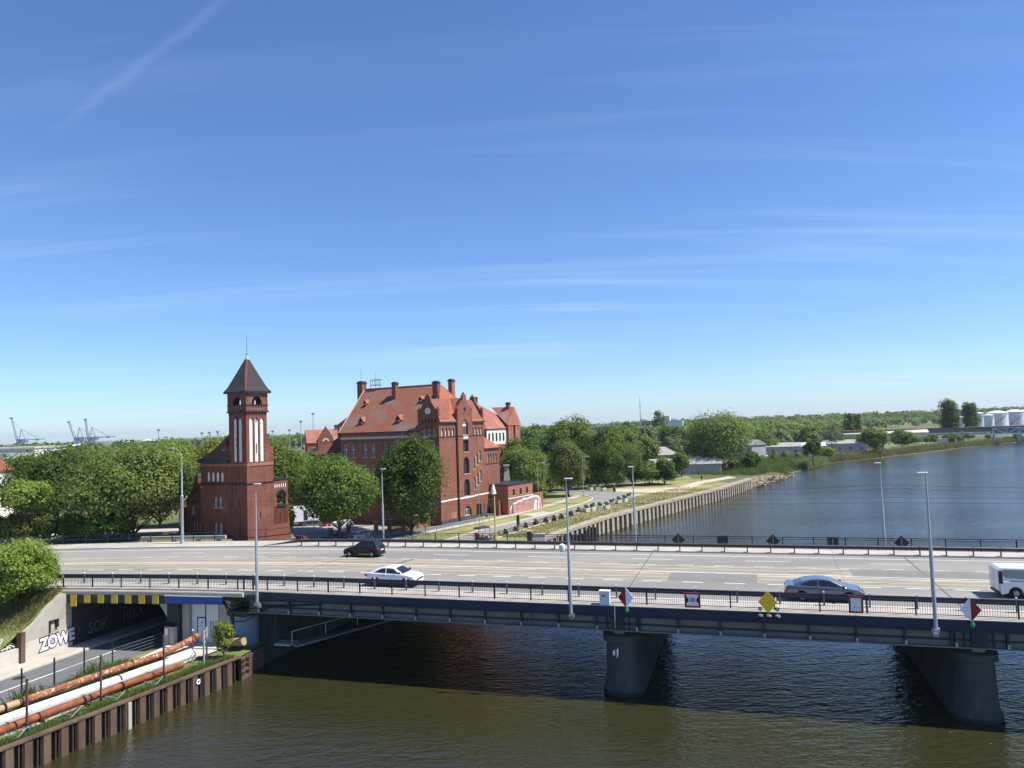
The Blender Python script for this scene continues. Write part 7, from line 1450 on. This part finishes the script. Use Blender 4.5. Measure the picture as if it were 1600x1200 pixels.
for i, (x, y, r, hh, lab) in enumerate([(-656, 1100, 6.5, 8, 'pale tank under the pair of cranes, leftmost'), (-640, 1090, 7, 9, 'pale tank under the pair of cranes, middle'), (-627, 1080, 5.5, 8, 'pale tank under the pair of cranes, rightmost'), (-596, 1110, 7, 7, 'wide white tank right of the crane pair'), (-576, 1100, 11, 11, 'largest white tank of the port, beside a dark tree'), (-545, 1100, 9.5, 12.5, 'white tank furthest right of the port tanks')]): tank(lab, x, y, r, hh, 2.2, 'white tanks of the port')
# harbour cranes
def crane(label, x, y, jib, hgt, mirror=1, thick=1.0):
    t = thing('harbour_crane', label, 'crane', (x, y, 2)); m = MB()
    for a, b in ((-7, -6), (7, -6), (7, 6), (-7, 6)): MB().tube((a, b, 0), (a * .7, b * .7, 12), 1.1, .9, 6).build('leg', 'crane_grey', t)
    MB().box(-7, 7, -6, 6, 12, 15).build('portal', 'crane_grey', t); MB().box(-3, 16, -4, 4, 15, 23).build('machine_house', 'crane_grey', t); MB().box(3, 6, -5.5, -4, 17, 21).build('cab', 'car_blue', t)
    top = jib
    for s in (-1, 1): m.tube((-3, s * 2, 16), (top[0], s * .8, top[1]), .9 * thick, .6 * thick, 6)
    for i in range(9):
        k = i / 9; k2 = (i + 1) / 9; p = lambda q, s: (-3 + (top[0] + 3) * q, s * (2 - 1.2 * q), 16 + (top[1] - 16) * q); m.tube(p(k, -1), p(k2, 1), .35, n=4).tube(p(k, 1), p(k2, -1), .35, n=4)
    m.build('jib', 'crane_grey', t); MB().box(top[0] - 3, top[0] + 2, -1.5, 1.5, top[1] - 1.5, top[1] + 1.5).build('jib_head', 'rail_rust', t)
    m = MB().tube((0, 0, 22), (4, 0, hgt), .9, .7, 6).tube((12, 0, 22), (4, 0, hgt), .8, .5, 6); m.build('mast', 'crane_grey', t)
    MB().tube((4, 0, hgt), (top[0] + 1, 0, top[1] - 3), .25, n=4).tube((4, 0, hgt), (38, 0, 23), .45, n=4).build('stay', 'crane_grey', t); MB().tube((10, 0, 21), (52, 0, 22), 1.1, .8, 6).build('counter_boom', 'crane_grey', t); MB().box(34, 40, -2, 2, 19, 23).build('counterweight', 'crane_grey', t)
crane('lattice harbour crane on the skyline at far left', -1006, 1500, (-16, 66), 43, 1, 1.3)
crane('harbour crane with white raised jib, left of the crane pair', -882, 1490, (-17, 54), 42, 1, 2.0); crane('harbour crane with white raised jib, right of the crane pair', -862, 1500, (-9, 58), 42, 1, 2.0)
# floodlight masts
for (x, y, hh, lab) in [(-289, 600, 22, 'floodlight mast above the yellow-green trees left of the tower'), (-253.6, 600, 18.2, 'light mast left of the tower, furthest from it of three'), (-247.6, 600, 18.5, 'light mast left of the tower, middle of three'), (-241, 600, 19, 'light mast left of the tower, nearest to it of three'), (-163, 600, 31, 'tall thin antenna mast left of the large brick building'), (-173, 600, 25, 'tall floodlight tower right of the brick tower'), (-196, 600, 17.8, 'slender mast on the skyline just right of the tower'), (-182.5, 600, 18.3, 'slender mast on the skyline beside the floodlight tower')]:
    t = thing('light_mast', lab, 'mast', (x, y, 2)); MB().tube((0, 0, 0), (0, 0, hh), .4, .25, 6).build('mast', 'crane_grey', t); MB().box(-1.1, 1.1, -.3, .3, hh - .2, hh + 1.2).build('lamp_frame', 'crane_grey', t)

# undergrowth and barriers along the far side of the approach road
belt(38, lambda rd, t_: wxy(-58 - 32 * t_, 27.5 + SH(-58 - 32 * t_) + rd.uniform(-1.2, 2.5)), 'one of the dark shrubs lining the far pavement under the trees at left', 'shrubs lining the far pavement', (2.6, 4.6), (1, 2), 21)
ar = in_bridge('railing', 'thin dark railing along the far pavement under the trees at left', 'railing')
for z in (.55, 1.05): strip(MB(), -86, -43.5, 24.5, 24.56, DZ + z, DZ + z + .05).build('rail', 'rail_blue', ar)
u = -86
while u < -43: o = obj('post', pst, 'rail_blue', ar); o.location = (u, 24.53 + SH(u), DZ + .05); u += 2.6
cbm = in_bridge('concrete_barrier', 'long pale concrete barrier on the pavement in front of the gatehouse', 'barrier')
strip(MB(), -54, -43.6, 25.2, 25.5, DZ + .25, DZ + .62).build('beam', 'concrete', cbm)
for u in (-53, -50, -47, -44.5): MB().box(u - .2, u + .2, 25.22 + SH(u), 25.48 + SH(u), DZ - .6, DZ + .25).build('foot', 'concrete', cbm)

# air: even pale haze round the whole place
hz = MB().box(-7600, 7600, -400, 8600, -4, 96).build('haze', None); hz['kind'] = 'stuff'; hz['label'] = 'thin pale summer haze filling the air'; hz['category'] = 'haze'
hm = bpy.data.materials.new('haze'); hm.use_nodes = True; hn = hm.node_tree.nodes; hn.remove(hn['Principled BSDF'])
hv = hn.new('ShaderNodeVolumePrincipled'); hv.inputs['Color'].default_value = (.80, .90, 1, 1); hv.inputs['Density'].default_value = .00008; hv.inputs['Anisotropy'].default_value = .2
hm.node_tree.links.new(hv.outputs[0], hn['Material Output'].inputs['Volume']); hz.data.materials.append(hm)
